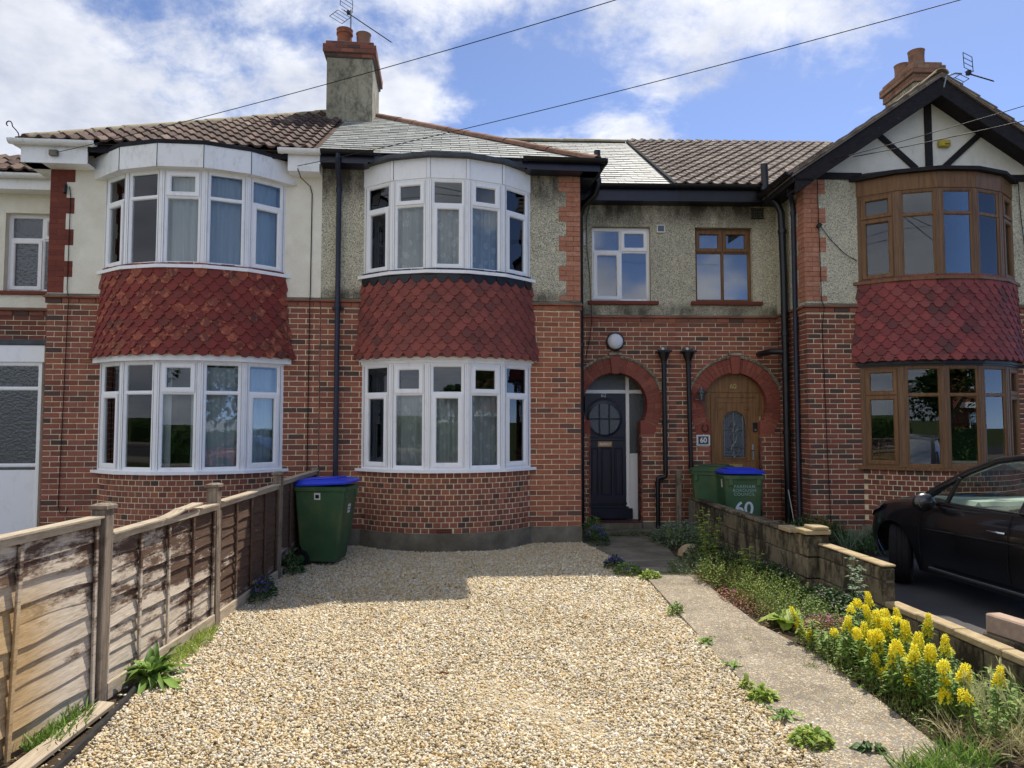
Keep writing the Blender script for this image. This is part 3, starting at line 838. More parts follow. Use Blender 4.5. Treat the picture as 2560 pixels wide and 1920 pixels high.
def ridge_run(parent, F, a, b, mat, r=0.12, L=0.42, name='ridge_tile', flat=0.75):
    a = Vector(a); b = Vector(b); d = (b-a); n = max(1, round(d.length/L)); t = d.normalized()
    s = Vector((0, 0, 1)).cross(t).normalized(); up = t.cross(s)
    for i in range(n):
        p = a + d*(i/n); l = d.length/n
        m = MB(); k = 8; vs = []
        for q, (rr, yy) in enumerate(((r*1.0, 0), (r*0.93, l*1.04))):
            for e in range(k+1):
                an = math.pi*e/k; vs.append((rr*math.cos(an), yy, rr*math.sin(an)*flat))
        for q, (rr, yy) in enumerate(((r*0.85, 0), (r*0.8, l*1.04))):
            for e in range(k+1):
                an = math.pi*e/k; vs.append((rr*math.cos(an), yy, rr*math.sin(an)*flat))
        c = k+1
        fs = [(e, e+1, c+e+1, c+e) for e in range(k)] + [(2*c+e+1, 2*c+e, e, e+1) for e in range(k)] + [(c+e, c+e+1, 3*c+e+1, 3*c+e) for e in range(k)]
        m.add(vs, fs)
        W = F @ frame(p, s, t, up) @ T(rng.uniform(-0.006, 0.006), 0, rng.uniform(-0.004, 0.006)) @ RY(rng.uniform(-0.03, 0.03))
        m.part(name, MT[mat], parent, W, smooth=50)

def room(parent, F, x0, x1, y0, y1, z0, z1, mat='interior', front=()):
    t = 0.06; m = MB()
    m.box(x0-t, x0, y0, y1, z0, z1); m.box(x1, x1+t, y0, y1, z0, z1); m.box(x0-t, x1+t, y1, y1+t, z0-t, z1+t)
    m.box(x0-t, x1+t, y0, y1, z0-t, z0); m.box(x0-t, x1+t, y0, y1, z1, z1+t)
    return m.part('room_lining', MT[mat], parent, F)

TAN = 0.585; PITCH = math.atan(TAN); CP, SP = math.cos(PITCH), math.sin(PITCH)
EZ = 5.56                                               # height of the roof plane at the eaves
# ------------------------------------------------------------------ the houses
house_main = thing('terraced_house', 'terraced house numbered 62 with white bay windows, slate roof and tan pebbledash', 'house', (0, 14, 0))
house_left = thing('terraced_house', 'terraced house with cream roughcast, red tiled roof and white bays left of the fence', 'house', (-3.6, 14, 0))
house_right = thing('terraced_house', 'terraced house numbered 60 with brown bay windows and black and white gable', 'house', (7.2, 14, 0))
house_far = thing('terraced_house', 'partly hidden house at the left picture edge with white glazed porch', 'house', (-7.2, 15, 0))

BZ0 = 0.24
def build_bay(house, bay, st):
    F = bay.F
    P = st['bricks']
    # plinth and curved brickwork below the sill
    MB().ring(bay.arc(-0.16), bay.arc(0.03), -0.15, BZ0).part('plinth', MT['plinth'], house, F, smooth=30)
    MB().ring(bay.arc(-0.16), bay.arc(-0.006), BZ0, 1.07).part('mortar', MT['mortar'], house, F, smooth=30)
    step = 0.1125/bay.R
    for k in range(11):
        z0 = BZ0+k*0.075+0.005; z1 = BZ0+(k+1)*0.075-0.005
        i = 0; a = -bay.lim(0) + (step/2 if k % 2 else 0)
        while a < bay.lim(0):
            x, y = bay.pt(a+step/2, 0)
            if a+step*0.6 < bay.lim(0) and not (k == 0 and st.get('airbrick') and abs(a+step*0.5-st['airbrick']) < step*1.05):
                put_brick(P, F @ T(x, y, 0) @ RZ(a+step/2), -0.051, 0.051, z0, z1, st.get('brick', 'brick'))
            a += step
    if st.get('airbrick') is not None and st.get('airbrick'):
        x, y = bay.pt(st['airbrick'], 0)
        Wa = F @ T(x, y, 0) @ RZ(st['airbrick'])
        m = MB(); m.box(-0.105, 0.105, 0.002, 0.03, BZ0+0.006, BZ0+0.069)
        ab = m.part('air_brick', MT['interior_dark'], house, Wa)
        m = MB()
        for q in range(3): m.box(-0.107, 0.107, -0.004, 0.004, BZ0+0.005+q*0.028, BZ0+0.014+q*0.028)
        for q in range(10): m.box(-0.107+q*0.0225, -0.099+q*0.0225, -0.0035, 0.0045, BZ0+0.014, BZ0+0.061)
        m.part('grating', MT['brick_dark'], ab, Wa)
    # sills
    for z, zh in ((1.065, 1.105), (3.815, 3.86)):
        MB().ring(bay.poly(-0.10), bay.poly(0.075), z, zh).part('window_sill', MT[st['sill']], house, F)
    # windows
    for lvl, (z0, z1, sp) in enumerate(((1.105, 2.575, 0.72), (3.86, 5.165, 0.725))):
        for k in range(5):
            W, w = bay.facet(k)
            lo, to = st['open'][k]
            inset = 0.028
            Wk = W @ T(inset, 0, 0)
            window(house, Wk, w-2*inset, z0, z1, [(0, 1, 0, sp, lo), (0, 1, sp, 1, to)], st['frame'])
        for k in range(6):
            a = -bay.amax + 2*bay.amax*k/5; x, y = bay.pt(a, -0.012)
            M = T(x, y, 0) @ RZ(a)
            m = MB().cbox(-0.04, 0.04, -0.012, 0.085, z0, z1, 0.005, M=M)
            m.cbox(-0.012, 0.012, -0.018, -0.006, z0, z1, 0.003, M=M)
            bp = m.part('bay_post', MT[st['frame']], house, F)
            m = MB()
            for s_ in (-0.0415, -0.0135, 0.0115, 0.0395): m.box(s_, s_+0.002, -0.0135, -0.008, z0+0.02, z1-0.02, M=M)
            m.part('post_seam', MT['steel'], bp, F)
    # lintel over the ground floor
    for (zo, z1_, o0) in st['lintel']:
        MB().ring(bay.poly(-0.12), bay.poly(o0), zo, z1_).part('cornice', MT[st['lintel_mat']], house, F)
    # solid parapet between storeys, ceilings
    MB().ring(bay.poly(-0.18), bay.poly(-0.02), 2.60, 3.82).part('spandrel', MT['interior'], house, F)
    for z in (2.66, 3.78):
        q = bay.poly(-0.03); m = MB()
        m.add([(x, y, z) for x, y in q] + [(x, y, z+0.05) for x, y in q], [tuple(range(len(q))), tuple(range(2*len(q)-1, len(q)-1, -1))])
        m.part('bay_floor', MT['interior'], house, F)
    # hung tiles
    bay_skirt(house, bay, 2.655, 3.82, st['flare'], st['tile'])
    T_ = Pieces('hanging_tile', 'hanging_tiles')
    hung_tiles(T_, bay, 2.64, 3.80-0.012, 12, st['flare'], st['tile'], st.get('top_row'))
    T_.build(house)
    # fascia and little roof over the upper window
    f0, f1, off = st['fascia']
    q_in = bay.poly(-0.1); q_out = bay.poly(off)
    for k in range(5):
        MB().ring(q_in[k:k+2], q_out[k:k+2], f0, f1).part('fascia_board', MT[st['fascia_mat']], house, F)
    for k in range(1, 5):
        x, y = q_out[k]; a = -bay.amax + 2*bay.amax*k/5
        if st['strip'] > 0.01:
            m = MB()
            for s_ in (-st['strip']-0.003, st['strip']): m.box(s_, s_+0.003, -0.0025, 0.01, f0+0.004, f1-0.004, M=T(x, y, 0) @ RZ(a))
            m.part('joint_seam', MT['rubber'], house, F)
        MB().box(-st['strip'], st['strip'], -0.004, 0.01, f0-0.003, f1-0.003, M=T(x, y, 0) @ RZ(a)).part('joint_strip', MT[st.get('strip_mat', st['fascia_mat'])], house, F)
    q = bay.poly(off+st['over'])
    m = MB(); n = len(q); zt = f1+0.065
    qt = bay.poly(off+st['over']-0.03); back = [(q[-1][0]-0.03, 0.3), (q[0][0]+0.03, 0.3)]
    vs = [(x, y, f1+0.001) for x, y in q] + [(x, y, zt-0.012) for x, y in q] + [(x, y, zt) for x, y in qt] + [(x, y, zt+0.13) for x, y in back]
    fs = [(i, i+1, n+i+1, n+i) for i in range(n-1)] + [(n+i, n+i+1, 2*n+i+1, 2*n+i) for i in range(n-1)] + [tuple(range(2*n, 3*n)) + (3*n, 3*n+1)] + [tuple(range(n-1, -1, -1))]
    m.add(vs, fs).part('bay_roof', MT[st['roof_mat']], house, F, smooth=25)

def strips(house, F, spans, string_z=3.5, top=5.5, low='mortar', up='pebbledash', z0=BZ0, plinth=True):
    for x0, x1 in spans:
        if plinth: MB().box(x0, x1, -0.028, 0.25, -0.15, z0).part('plinth', MT['plinth'], house, F)
        MB().box(x0+0.008, x1-0.008, 0.0062, 0.25, z0, string_z+0.04).part('mortar', MT[low], house, F)
        MB().box(x0, x1, -0.008, 0.25, string_z+0.043, top).part('rendered_wall', MT[up], house, F)

def string_course(P, house, F, x0, x1, z=3.43, mat='brick'):
    # projecting brick course with a thin tile creasing on top
    x = x0
    while x < x1-0.03:
        b = min(x+0.215, x1); put_brick(P, F, x, b, z+0.004, z+0.071, mat, -0.022, 0.001); x += 0.225
    m = MB(); x = x0-0.015; 
    while x < x1+0.01:
        b = min(x+rng.uniform(0.16, 0.19), x1+0.015); m.box(x, b-0.003, -0.048+rng.uniform(-0.003, 0.003), 0.02, z+0.077, z+0.098+rng.uniform(-0.002, 0.003)); x = b
    m.part('tile_creasing', MT['terracotta'], house, F)
    MB().prism([(-0.04, z+0.1), (0.0, z+0.1), (0.0, z+0.135)], x0, x1, M=frame((0, 0, 0), (0, 1, 0), (1, 0, 0))).part('mortar_fillet', MT['plinth'], house, F)

def quoins(P, F, edge, sgn, top, bottom, mat, y=-0.014, start_wide=True, house=None):
    k = 0; z = top; jm = MB()
    while z > bottom+0.03:
        wide = (k//3) % 2 == (0 if start_wide else 1)
        ls = ([0.215, 0.105] if k % 2 else [0.105, 0.215]) if wide else ([0.215] if k % 2 else [0.105, 0.105])
        x = edge
        for L in ls:
            a, b = (x, x+L) if sgn > 0 else (x-L, x)
            put_brick(P, F, a, b, max(bottom, z-0.0725), z-0.004, mat, y, 0.0015); x += sgn*(L+0.004)
        a, b = sorted((edge+sgn*0.0006, x-sgn*0.006)); jm.box(a, b, -0.0108, 0.05, z-0.0745, z)
        z -= 0.0745; k += 1
    jm.part('quoin_joint', MT['quoin_joint'], house, F)

# ============================================================ main house
Bm = Pieces('brick', 'brickwork')
bay_m = Bay(FM, 0.05)
st_main = dict(bricks=Bm, frame='upvc', sill='upvc', open=[(1, 0), (0, 1), (1, 0), (0, 1), (1, 0)], lintel=[(2.575, 2.62, 0.02), (2.62, 2.645, 0.045), (2.645, 2.675, 0.07), (2.675, 2.70, 0.09)],
               lintel_mat='upvc', flare=0.085, tile='hung_tile', top_row='black_paint', fascia=(5.165, 5.45, 0.015), fascia_mat='upvc', strip=0.024, over=0.10, roof_mat='lead', airbrick=-0.02)
build_bay(house_main, bay_m, st_main)
strips(house_main, FM, [(-1.765, -1.13), (1.23, 2.02)])
brickwork(Bm, FM, -1.765, -1.14, BZ0, 42, 'brick')
brickwork(Bm, FM, 1.25, 2.02, BZ0, 42, 'brick_orange', phase=1)
string_course(Bm, house_main, FM, -1.765, -1.13, 3.405); string_course(Bm, house_main, FM, 1.24, 2.035, 3.405, 'brick_orange')
quoins(Bm, FM, 2.02, -1, 5.42, 3.55, 'quoin_orange', house=house_main)
# re-render over the quoin joint field beyond the toothing
# side return, party wall, rooms
MB().box(1.80, 2.0195, 0.25, 1.3, -0.1, 5.6).part('return_wall', MT['brick_dark'], house_main, FM)
MB().box(-1.84, -1.76, 0.26, 5.0, -0.1, 5.5).part('party_wall', MT['interior'], house_main, FM)
MB().box(-1.765, 5.2, 8.4, 8.6, -0.1, 5.6).part('rear_wall', MT['brick_dark'], house_main, FM)
room(house_main, FM, -1.66, 1.78, 0.25, 4.2, 0.15, 2.62); room(house_main, FM, -1.66, 1.78, 0.25, 4.2, 2.84, 5.35)
curtain('net_curtain', 'white lace net curtain inside the ground floor bay of number 62', bay_m, 1.12, 2.16, 'lace')
curtain('net_curtain', 'white lace net curtain inside the upper bay window of number 62', bay_m, 3.88, 4.80, 'lace')

# ---- recess shared with number 60: left half belongs to 62
ARC1, ARC2, ARZ, ARR, ARO = 0.70, 2.67, 2.04, 0.525, 0.76
def hole_inner(c, g=0.0):
    def f(z):
        if z < 1.79: return [(c-0.41-g, c+0.41+g)]
        d = (ARR+g)**2-(z-ARZ)**2
        return [(c-math.sqrt(d), c+math.sqrt(d))] if d > 0 else []
    return f
def hole_outer(c):
    def f(z):
        if z < 1.565: return [(c-0.41, c+0.41)]
        d = ARO**2-(z-ARZ)**2
        if z < 1.80: return [(c-max(0.65, math.sqrt(max(0, d))), c+max(0.65, math.sqrt(max(0, d))))]
        return [(c-math.sqrt(d), c+math.sqrt(d))] if d > 0 else []
    return f
FREC = FR @ T(0, 1.04, 0)
def backing(house, F, x0, x1, z0, z1, hole, mat, y0=0.0062, y1=0.22, dz=0.02, name='mortar'):
    m = MB(); z = z0
    while z < z1-1e-6:
        # merge equal slices
        h = hole(z+dz/2); ze = z+dz
        while ze < z1-1e-6 and hole(ze+dz/2) == h: ze += dz
        ze = min(ze, z1); xs = x0
        for a, b in sorted(h):
            if a > xs: m.box(xs, min(a, x1), y0, y1, z, ze)
            xs = max(xs, b)
        if xs < x1: m.box(xs, x1, y0, y1, z, ze)
        z = ze
    return m.part(name, MT[mat], house, F)
def arch(house, F, c):
    n = 33; a0, a1 = -27, 207
    for k in range(n):
        b0 = R_(a0+(a1-a0)*k/n)+0.004; b1 = R_(a0+(a1-a0)*(k+1)/n)-0.004
        if abs((b0+b1)/2-math.pi/2) < 0.085: continue
        split = 0.5 if k % 2 else 0
        rr = [(ARR, ARO)] if not split else [(ARR, (ARR+ARO)/2-0.003), ((ARR+ARO)/2+0.003, ARO)]
        for r0, r1 in rr:
            pts = [(c+r*math.cos(b), ARZ+r*math.sin(b)) for r, b in ((r0, b0), (r1, b0), (r1, (b0+b1)/2), (r1, b1), (r0, b1), (r0, (b0+b1)/2))]
            MB().prism(pts, -0.010+rng.uniform(-0.002, 0.002), 0.215).part('arch_brick', MT['arch_red'], house, F)
    key = [(c-0.055, ARZ+ARR-0.02), (c+0.055, ARZ+ARR-0.02), (c+0.085, ARZ+ARO+0.045), (c-0.085, ARZ+ARO+0.045)]
    MB().prism(key, -0.05, 0.05).part('keystone', MT['arch_red'], house, F)
    MB().prism([(c-0.11, ARZ+ARO+0.046), (c+0.11, ARZ+ARO+0.046), (c+0.10, ARZ+ARO+0.085), (c-0.10, ARZ+ARO+0.085)], -0.07, 0.03).part('keystone_cap', MT['chimney_render'], house, F)
    for s in (-1, 1):
        b = R_(-27)
        pts = [(c+s*0.41, 1.57), (c+s*0.64, 1.57), (c+s*(ARO*math.cos(b)-0.004), ARZ+ARO*math.sin(b)-0.004), (c+s*0.455, ARZ+ARR*math.sin(b)-0.004), (c+s*0.41, 1.77)]
        MB().prism(pts if s > 0 else pts[::-1], -0.010, 0.215).part('springer', MT['arch_red'], house, F)
    # drip moulding of tiles round the top
    m = MB(); q = 26
    for k in range(q):
        b0 = R_(18+144*k/q); b1 = R_(18+144*(k+1)/q)-0.01
        if abs((b0+b1)/2-math.pi/2) < 0.11: continue
        for r0, r1, y in ((ARO+0.006, ARO+0.024, -0.035), (ARO+0.026, ARO+0.042, -0.048)):
            m.prism([(c+r*math.cos(b), ARZ+r*math.sin(b)) for r, b in ((r0, b0), (r1, b0), (r1, b1), (r0, b1))], y, 0.02)
    m.part('drip_mould', MT['chimney_render'], house, F)
def jambs(P, F, c):
    for s in (-1, 1):
        Fj = F @ (frame((c+0.41, 0.0, 0), (0, 1, 0), (1, 0, 0)) if s > 0 else frame((c-0.41, 0.215, 0), (0, -1, 0), (-1, 0, 0)))
        for k in range(18):
            z = 0.165+k*0.075
            for a, b in (((0.0, 0.10), (0.11, 0.215)) if k % 2 else ((0.0, 0.215),)): put_brick(P, Fj, a, b, z, z+0.065, 'brick_dark', 0.0, 0.001)
def merged(*fs): return lambda z: sorted(sum((f(z) for f in fs), []))

for house, c, xa, xb, pcs in ((house_main, ARC1, 0.0, 1.70, Bm),):
    backing(house, FREC, xa, xb, 0.02, 3.46, hole_inner(c, 0.025), 'mortar')
    brickwork(pcs, FREC, xa, xb, 0.16, 43, 'brick', hole_outer(c))
    arch(house, FREC, c); jambs(pcs, FREC, c)
    string_course(pcs, house, FREC, xa, xb, 3.385)
    MB().box(xa, 0.27, -0.02, 0.0, -0.1, 0.15).part('plinth', MT['plinth'], house, FREC)
    MB().box(1.13, xb, -0.02, 0.0, -0.1, 0.15).part('plinth', MT['plinth'], house, FREC)
# rendered upper recess wall with window openings
def rect_hole(x0, x1, z0, z1): return lambda z: [(x0, x1)] if z0 < z < z1 else []
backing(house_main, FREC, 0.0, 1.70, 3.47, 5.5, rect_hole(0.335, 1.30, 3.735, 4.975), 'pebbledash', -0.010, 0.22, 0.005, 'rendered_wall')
window(house_main, FREC @ T(0.335, 0.075, 0), 0.965, 3.735, 4.97, [(0, 0.5, 0, 0.69, 1), (0, 0.5, 0.69, 1, 0), (0.5, 1, 0, 0.69, 0), (0.5, 1, 0.69, 1, 1)], 'upvc', 'glass_blue')
MB().cbox(0.26, 1.42, -0.07, 0.10, 3.675, 3.735, 0.006).part('tile_sill', MT['quoin_red'], house_main, FREC)
MB().box(0.335, 1.30, 0.151, 0.2, 3.735, 4.97).part('roller_blind', MT['interior'], house_main, FREC)
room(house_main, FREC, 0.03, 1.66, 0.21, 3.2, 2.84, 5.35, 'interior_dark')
# porch of 62
MB().box(0.10, 1.40, 0.225, 0.9, 0.02, 0.14).part('porch_floor', MT['plinth'], house_main, FREC)
MB().box(ARC1-0.41, ARC1+0.41, -0.06, 0.2249, 0.0, 0.139).part('threshold', MT['plinth'], house_main, FREC)
tl = Pieces('floor_tile', 'floor_tiles')
def ft_mb(): return MB().cbox(-0.036, 0.036, -0.036, 0.036, 0, 0.006, 0.0015)
for i in range(11):
    for j in range(6):
        tl.add('t', ft_mb, FREC @ T(ARC1-0.37+i*0.075, -0.018+j*0.075, 0.1395), MT['tile_red_floor'], 0.07)
tl.build(house_main)
MB().box(ARC1-0.62, ARC1+0.72, -0.36, -0.0605, -0.05, 0.055).part('door_step', MT['plinth'], house_main, FREC)
m = MB(); m.box(0.02, 0.272, 0.2205, 0.335, 0.12, 1.66); m.box(1.128, 1.36, 0.2205, 0.335, 0.12, 1.66)
m.part('porch_reveal', MT['brick_dark'], house_main, FREC)
m = MB(); m.box(-0.02, 0.02, 0.2, 0.95, 0.0, 2.8); m.box(1.40, 1.44, 0.2, 0.95, 0.0, 2.8); m.box(-0.02, 1.44, 0.2, 0.95, 2.8, 2.84); m.box(-0.02, 1.44, 0.93, 0.97, 0.0, 2.84)
m.part('porch_lining', MT['interior_dark'], house_main, FREC)
FD = FREC @ T(0, 0.34, 0)
dm = MB(); dm.cbox(0.25, 0.93, 0.0, 0.05, 0.15, 2.235, 0.003)
door = dm.part('front_door', MT['navy_paint'], house_main, FD)
# raised mouldings on the door
m = MB().lathe([(0.262, 0.0), (0.30, 0.0), (0.30, 0.012), (0.262, 0.022), (0.262, 0.0)], 40, M=frame((0.576, 0, 1.81), (1, 0, 0), (0, 0, 1), (0, -1, 0)))
m.part('round_moulding', MT['navy_paint'], door, FD, smooth=35)
m = MB().lathe([(0.30, 0.0), (0.335, 0.0), (0.335, 0.012), (0.30, 0.006)], 24, M=frame((0.576, 0, 1.83), (1, 0, 0), (0, 0, 1), (0, -1, 0)), a0=0.0, a1=math.pi)
m.part('arched_moulding', MT['navy_paint'], door, FD, smooth=35)
MB().lathe([(0.0, 0.004), (0.262, 0.004)], 40, M=frame((0.576, 0, 1.81), (1, 0, 0), (0, 0, 1), (0, -1, 0))).part('round_pane', MT['glass_obscure'], door, FD)
MB().lathe([(0.0, 0.002), (0.262, 0.002)], 40, M=frame((0.576, 0, 1.81), (1, 0, 0), (0, 0, 1), (0, -1, 0))).part('pane_backing', MT['interior_dark'], door, FD)
m = MB(); m.cbox(0.576-0.262, 0.576+0.262, -0.02, 0.0, 1.80, 1.825, 0.004); m.cbox(0.483, 0.505, -0.019, 0.0, 1.565, 2.055, 0.004); m.cbox(0.647, 0.669, -0.019, 0.0, 1.565, 2.055, 0.004)
m.part('glazing_bar', MT['navy_paint'], door, FD)
m = MB(); m.cbox(0.30, 0.92, -0.03, 0.0, 1.45, 1.495, 0.006); m.cbox(0.30, 0.92, -0.014, 0.0, 1.495, 1.515, 0.004); m.part('lock_rail', MT['navy_paint'], door, FD)
for xa, xb in ((0.36, 0.455), (0.525, 0.68), (0.75, 0.865)):
    m = MB(); sash_ring(m, xa-0.02, xb+0.02, 0.53, 1.34, 0.022, -0.010, 0.002); m.cbox(xa+0.015, xb-0.015, -0.008, 0.002, 0.56, 1.305, 0.006); m.part('door_panel', MT['navy_paint'], door, FD)
m = MB(); m.cbox(0.26, 0.945, -0.03, 0.0, 0.40, 0.425, 0.005); m.cbox(0.26, 0.97, -0.045, 0.0, 0.335, 0.36, 0.005); m.cbox(0.26, 1.03, -0.06, 0.0, 0.16, 0.333, 0.008); m.part('weather_board', MT['navy_paint'], door, FD)
m = MB(); rect_ring(m, 0.467, 0.699, 1.352, 1.433, 0.012, -0.012, 0.0); m.part('letter_plate_frame', MT['brass'], door, FD)
MB().cbox(0.482, 0.684, -0.010, 0.0, 1.366, 1.419, 0.003).part('letter_flap', MT['chrome'], door, FD)
place('door_number', text_mesh('62', 0.09, MT['print_white'], 0.003), door, FD @ T(0.566, -0.006, 2.205) @ RX(math.pi/2))
# white screen: transom, mullion, side light
m = MB(); m.cbox(0.10, 0.935, -0.012, 0.07, 2.237, 2.297, 0.004); m.cbox(0.995, 1.30, -0.012, 0.07, 2.237, 2.297, 0.004)
m.cbox(0.9355, 0.9945, -0.014, 0.07, 0.15, 2.75, 0.004); m.part('door_screen', MT['upvc'], house_main, FD)
MB().box(0.995, 1.33, 0.03, 0.05, 0.14, 1.21).part('screen_panel', MT['upvc'], house_main, FD)
MB().box(0.995, 1.33, 0.02, 0.05, 1.21, 1.235).part('screen_rail', MT['upvc'], house_main, FD)
MB().box(0.995, 1.35, 0.036, 0.042, 1.236, 2.236).part('side_pane', MT['glass_obscure'], house_main, FD)
MB().box(0.05, 0.935, 0.036, 0.042, 2.298, 2.78).part('fan_pane', MT['glass_obscure'], house_main, FD)
MB().box(0.9955, 1.35, 0.036, 0.042, 2.298, 2.78).part('fan_pane', MT['glass_obscure'], house_main, FD)

# ---- eaves of 62
MB().box(-1.76, 2.25, -0.27, -0.25, 5.455, 5.60).part('fascia_board', MT['navy_paint'], house_main, FM)
MB().box(-1.76, -1.09, -0.27, 0.0, 5.43, 5.4545).part('soffit', MT['navy_paint'], house_main, FM)
MB().box(1.19, 2.25, -0.27, 0.0, 5.43, 5.4545).part('soffit', MT['navy_paint'], house_main, FM)
MB().box(2.0205, 2.25, -0.2494, 1.0, 5.43, 5.45).part('soffit', MT['navy_paint'], house_main, FM)
MB().box(2.2505, 2.27, -0.27, 1.0, 5.43, 5.60).part('fascia_board', MT['navy_paint'], house_main, FM)
half_gutter(house_main, FM, -1.74, -1.0, -0.335, 5.585, 'black_paint'); half_gutter(house_main, FM, 1.12, 2.36, -0.335, 5.585, 'black_paint')
half_gutter(house_main, FM @ frame((2.33, -0.28, 0), (0, 1, 0), (-1, 0, 0)), 0.0, 1.1, 0.0, 5.585, 'black_paint')
pipe(house_main, FM, [(-1.50, -0.335, 5.55), (-1.50, -0.335, 5.45), (-1.51, -0.26, 5.33), (-1.515, -0.10, 5.20), (-1.516, -0.075, 5.12), (-1.516, -0.075, 3.6), (-1.516, -0.075, 0.12)], 0.036, 'pipe_navy', [(-1.516, -0.075, 5.1), (-1.516, -0.075, 3.42), (-1.516, -0.075, 1.9)])
MB().cbox(-1.60, -1.43, -0.05, -0.01, 3.365, 3.40, 0.005).part('pipe_clip', MT['pipe_navy'], house_main, FM)
MB().box(0.0, 1.70, -0.27, -0.25, 5.33, 5.58).part('fascia_board', MT['navy_paint'], house_main, FREC)
MB().box(0.0, 1.70, -0.2495, 0.0, 5.33, 5.35).part('soffit', MT['navy_paint'], house_main, FREC)
half_gutter(house_main, FREC, -0.1, 1.70, -0.335, 5.575, 'black_paint')
# soil stack in the corner of the recess
pipe(house_main, FREC, [(0.12, -0.12, 0.05), (0.12, -0.12, 5.10), (0.16, -0.2, 5.25), (0.34, -0.38, 5.40), (0.365, -0.42, 5.52), (0.365, -0.42, 6.08)], 0.052, 'pipe_black', [(0.365, -0.42, 5.60), (0.12, -0.12, 3.0)], 'soil_pipe')
# small drain with hopper beside the arch
def hopper(house, F, x, pts, c):
    m = MB(); m.lathe([(0.04, -0.22), (0.045, -0.16), (0.06, -0.12), (0.105, -0.02), (0.105, 0.0), (0.095, 0.0), (0.09, -0.02), (0.03, -0.14)], 8, c=(x, -0.10, 2.90), a0=0)
    h = m.part('rain_hopper', MT['pipe_black'], house, F)
    MB().cbox(x-0.115, x+0.115, -0.21, 0.0, 2.885, 2.915, 0.006).part('hopper_rim', MT['pipe_black'], h, F)
    m = MB()
    for k in range(5):
        a = 0.9*k-1.8; m.cbox(-0.03, 0.03, -0.04, 0.04, -0.02, 0.03, 0.012, M=T(x+0.035*a*0.8, -0.06+0.02*math.sin(k*3), 2.935) @ RZ(k) @ RX(0.3*k))
    m.part('mortar_lump', MT['plinth'], h, F)
    MB().tube([(x-0.02, -0.05, 2.95), (x-0.02, -0.13, 2.945)], 0.022, 10).part('waste_pipe', MT['white_plastic'], h, F, smooth=40)
    pipe(house, F, pts, 0.036, 'pipe_black', c)
hopper(house_main, FREC, 1.48, [(1.48, -0.09, 2.72), (1.49, -0.09, 0.93), (1.485, -0.09, 0.885), (1.44, -0.09, 0.87), (1.40, -0.09, 0.87), (1.365, -0.09, 0.855), (1.36, -0.09, 0.81), (1.36, -0.09, 0.05)], [(1.48, -0.09, 2.66), (1.485, -0.09, 1.75), (1.36, -0.09, 0.78)])

# ---- roof of 62
Sm = Pieces('roof_slate', 'roof_slates')
U, V, Nn = (1, 0, 0), (0, CP, SP), (0, -SP, CP)
EX = 2.25
slates(Sm, FM, (0, -0.30, EZ), U, V, Nn, -1.80, EX, 4.75, [(1, CP, EX)], 0.29, 0.185, 'slate')
LRX, LRX0 = -1.80, -5.74
m = MB(); rv = (EX-LRX)/CP
m.add([(-1.80, -0.29, EZ-0.01), (EX, -0.29, EZ-0.01), (-1.80, -0.29+rv*CP, EZ-0.01+rv*SP)], [(0, 1, 2)])
m.add([(EX, -0.29, EZ-0.011), (EX, 4.6, EZ-0.011), (-1.80, 4.6, EZ+rv*SP-0.011), (-1.80, -0.29+rv*CP, EZ+rv*SP-0.011)], [(0, 1, 2, 3)])
m.part('roof_deck', MT['slate'], house_main, FM)
ridge_run(house_main, FM, (EX-0.02, -0.28, EZ+0.0), (-1.75, -0.28+(EX-0.02+1.75), EZ+(EX+1.73)*TAN-0.02), 'ridge_terracotta', 0.13, 0.46)
# main slope behind the recess
EV = 0.76
slates(Sm, FR, (0, EV, EZ-0.01), U, V, Nn, -1.7, 1.66, 4.55, [], 0.29, 0.185, 'slate')
m = MB(); m.add([(-2.5, EV, EZ-0.02), (1.66, EV, EZ-0.02), (1.66, EV+4.55*CP, EZ-0.02+4.55*SP), (-2.5, EV+4.55*CP, EZ-0.02+4.55*SP), (-2.5, EV+8.6, EZ-0.3), (1.66, EV+8.6, EZ-0.3)], [(0, 1, 2, 3), (3, 2, 5, 4)])
m.part('roof_deck', MT['slate'], house_main, FR)
Sm.build(house_main)
ridge_run(house_main, FR, (-2.0, EV+4.55*CP, EZ-0.02+4.55*SP), (1.62, EV+4.55*CP, EZ-0.02+4.55*SP), 'ridge_cream', 0.12, 0.45)
# moss and mortar on the slates
m = MB()
for k in range(9): m.lathe([(0.0, 0.03), (0.05, 0.025), (0.08, 0.0)], 7, M=FM @ T(-0.95+rng.uniform(-0.16, 0.16), 0.02, EZ+0.16+rng.uniform(-0.03, 0.03)) @ RX(PITCH) @ RZ(k))
m.part('moss_patch', MT['ridge_cream'], house_main)

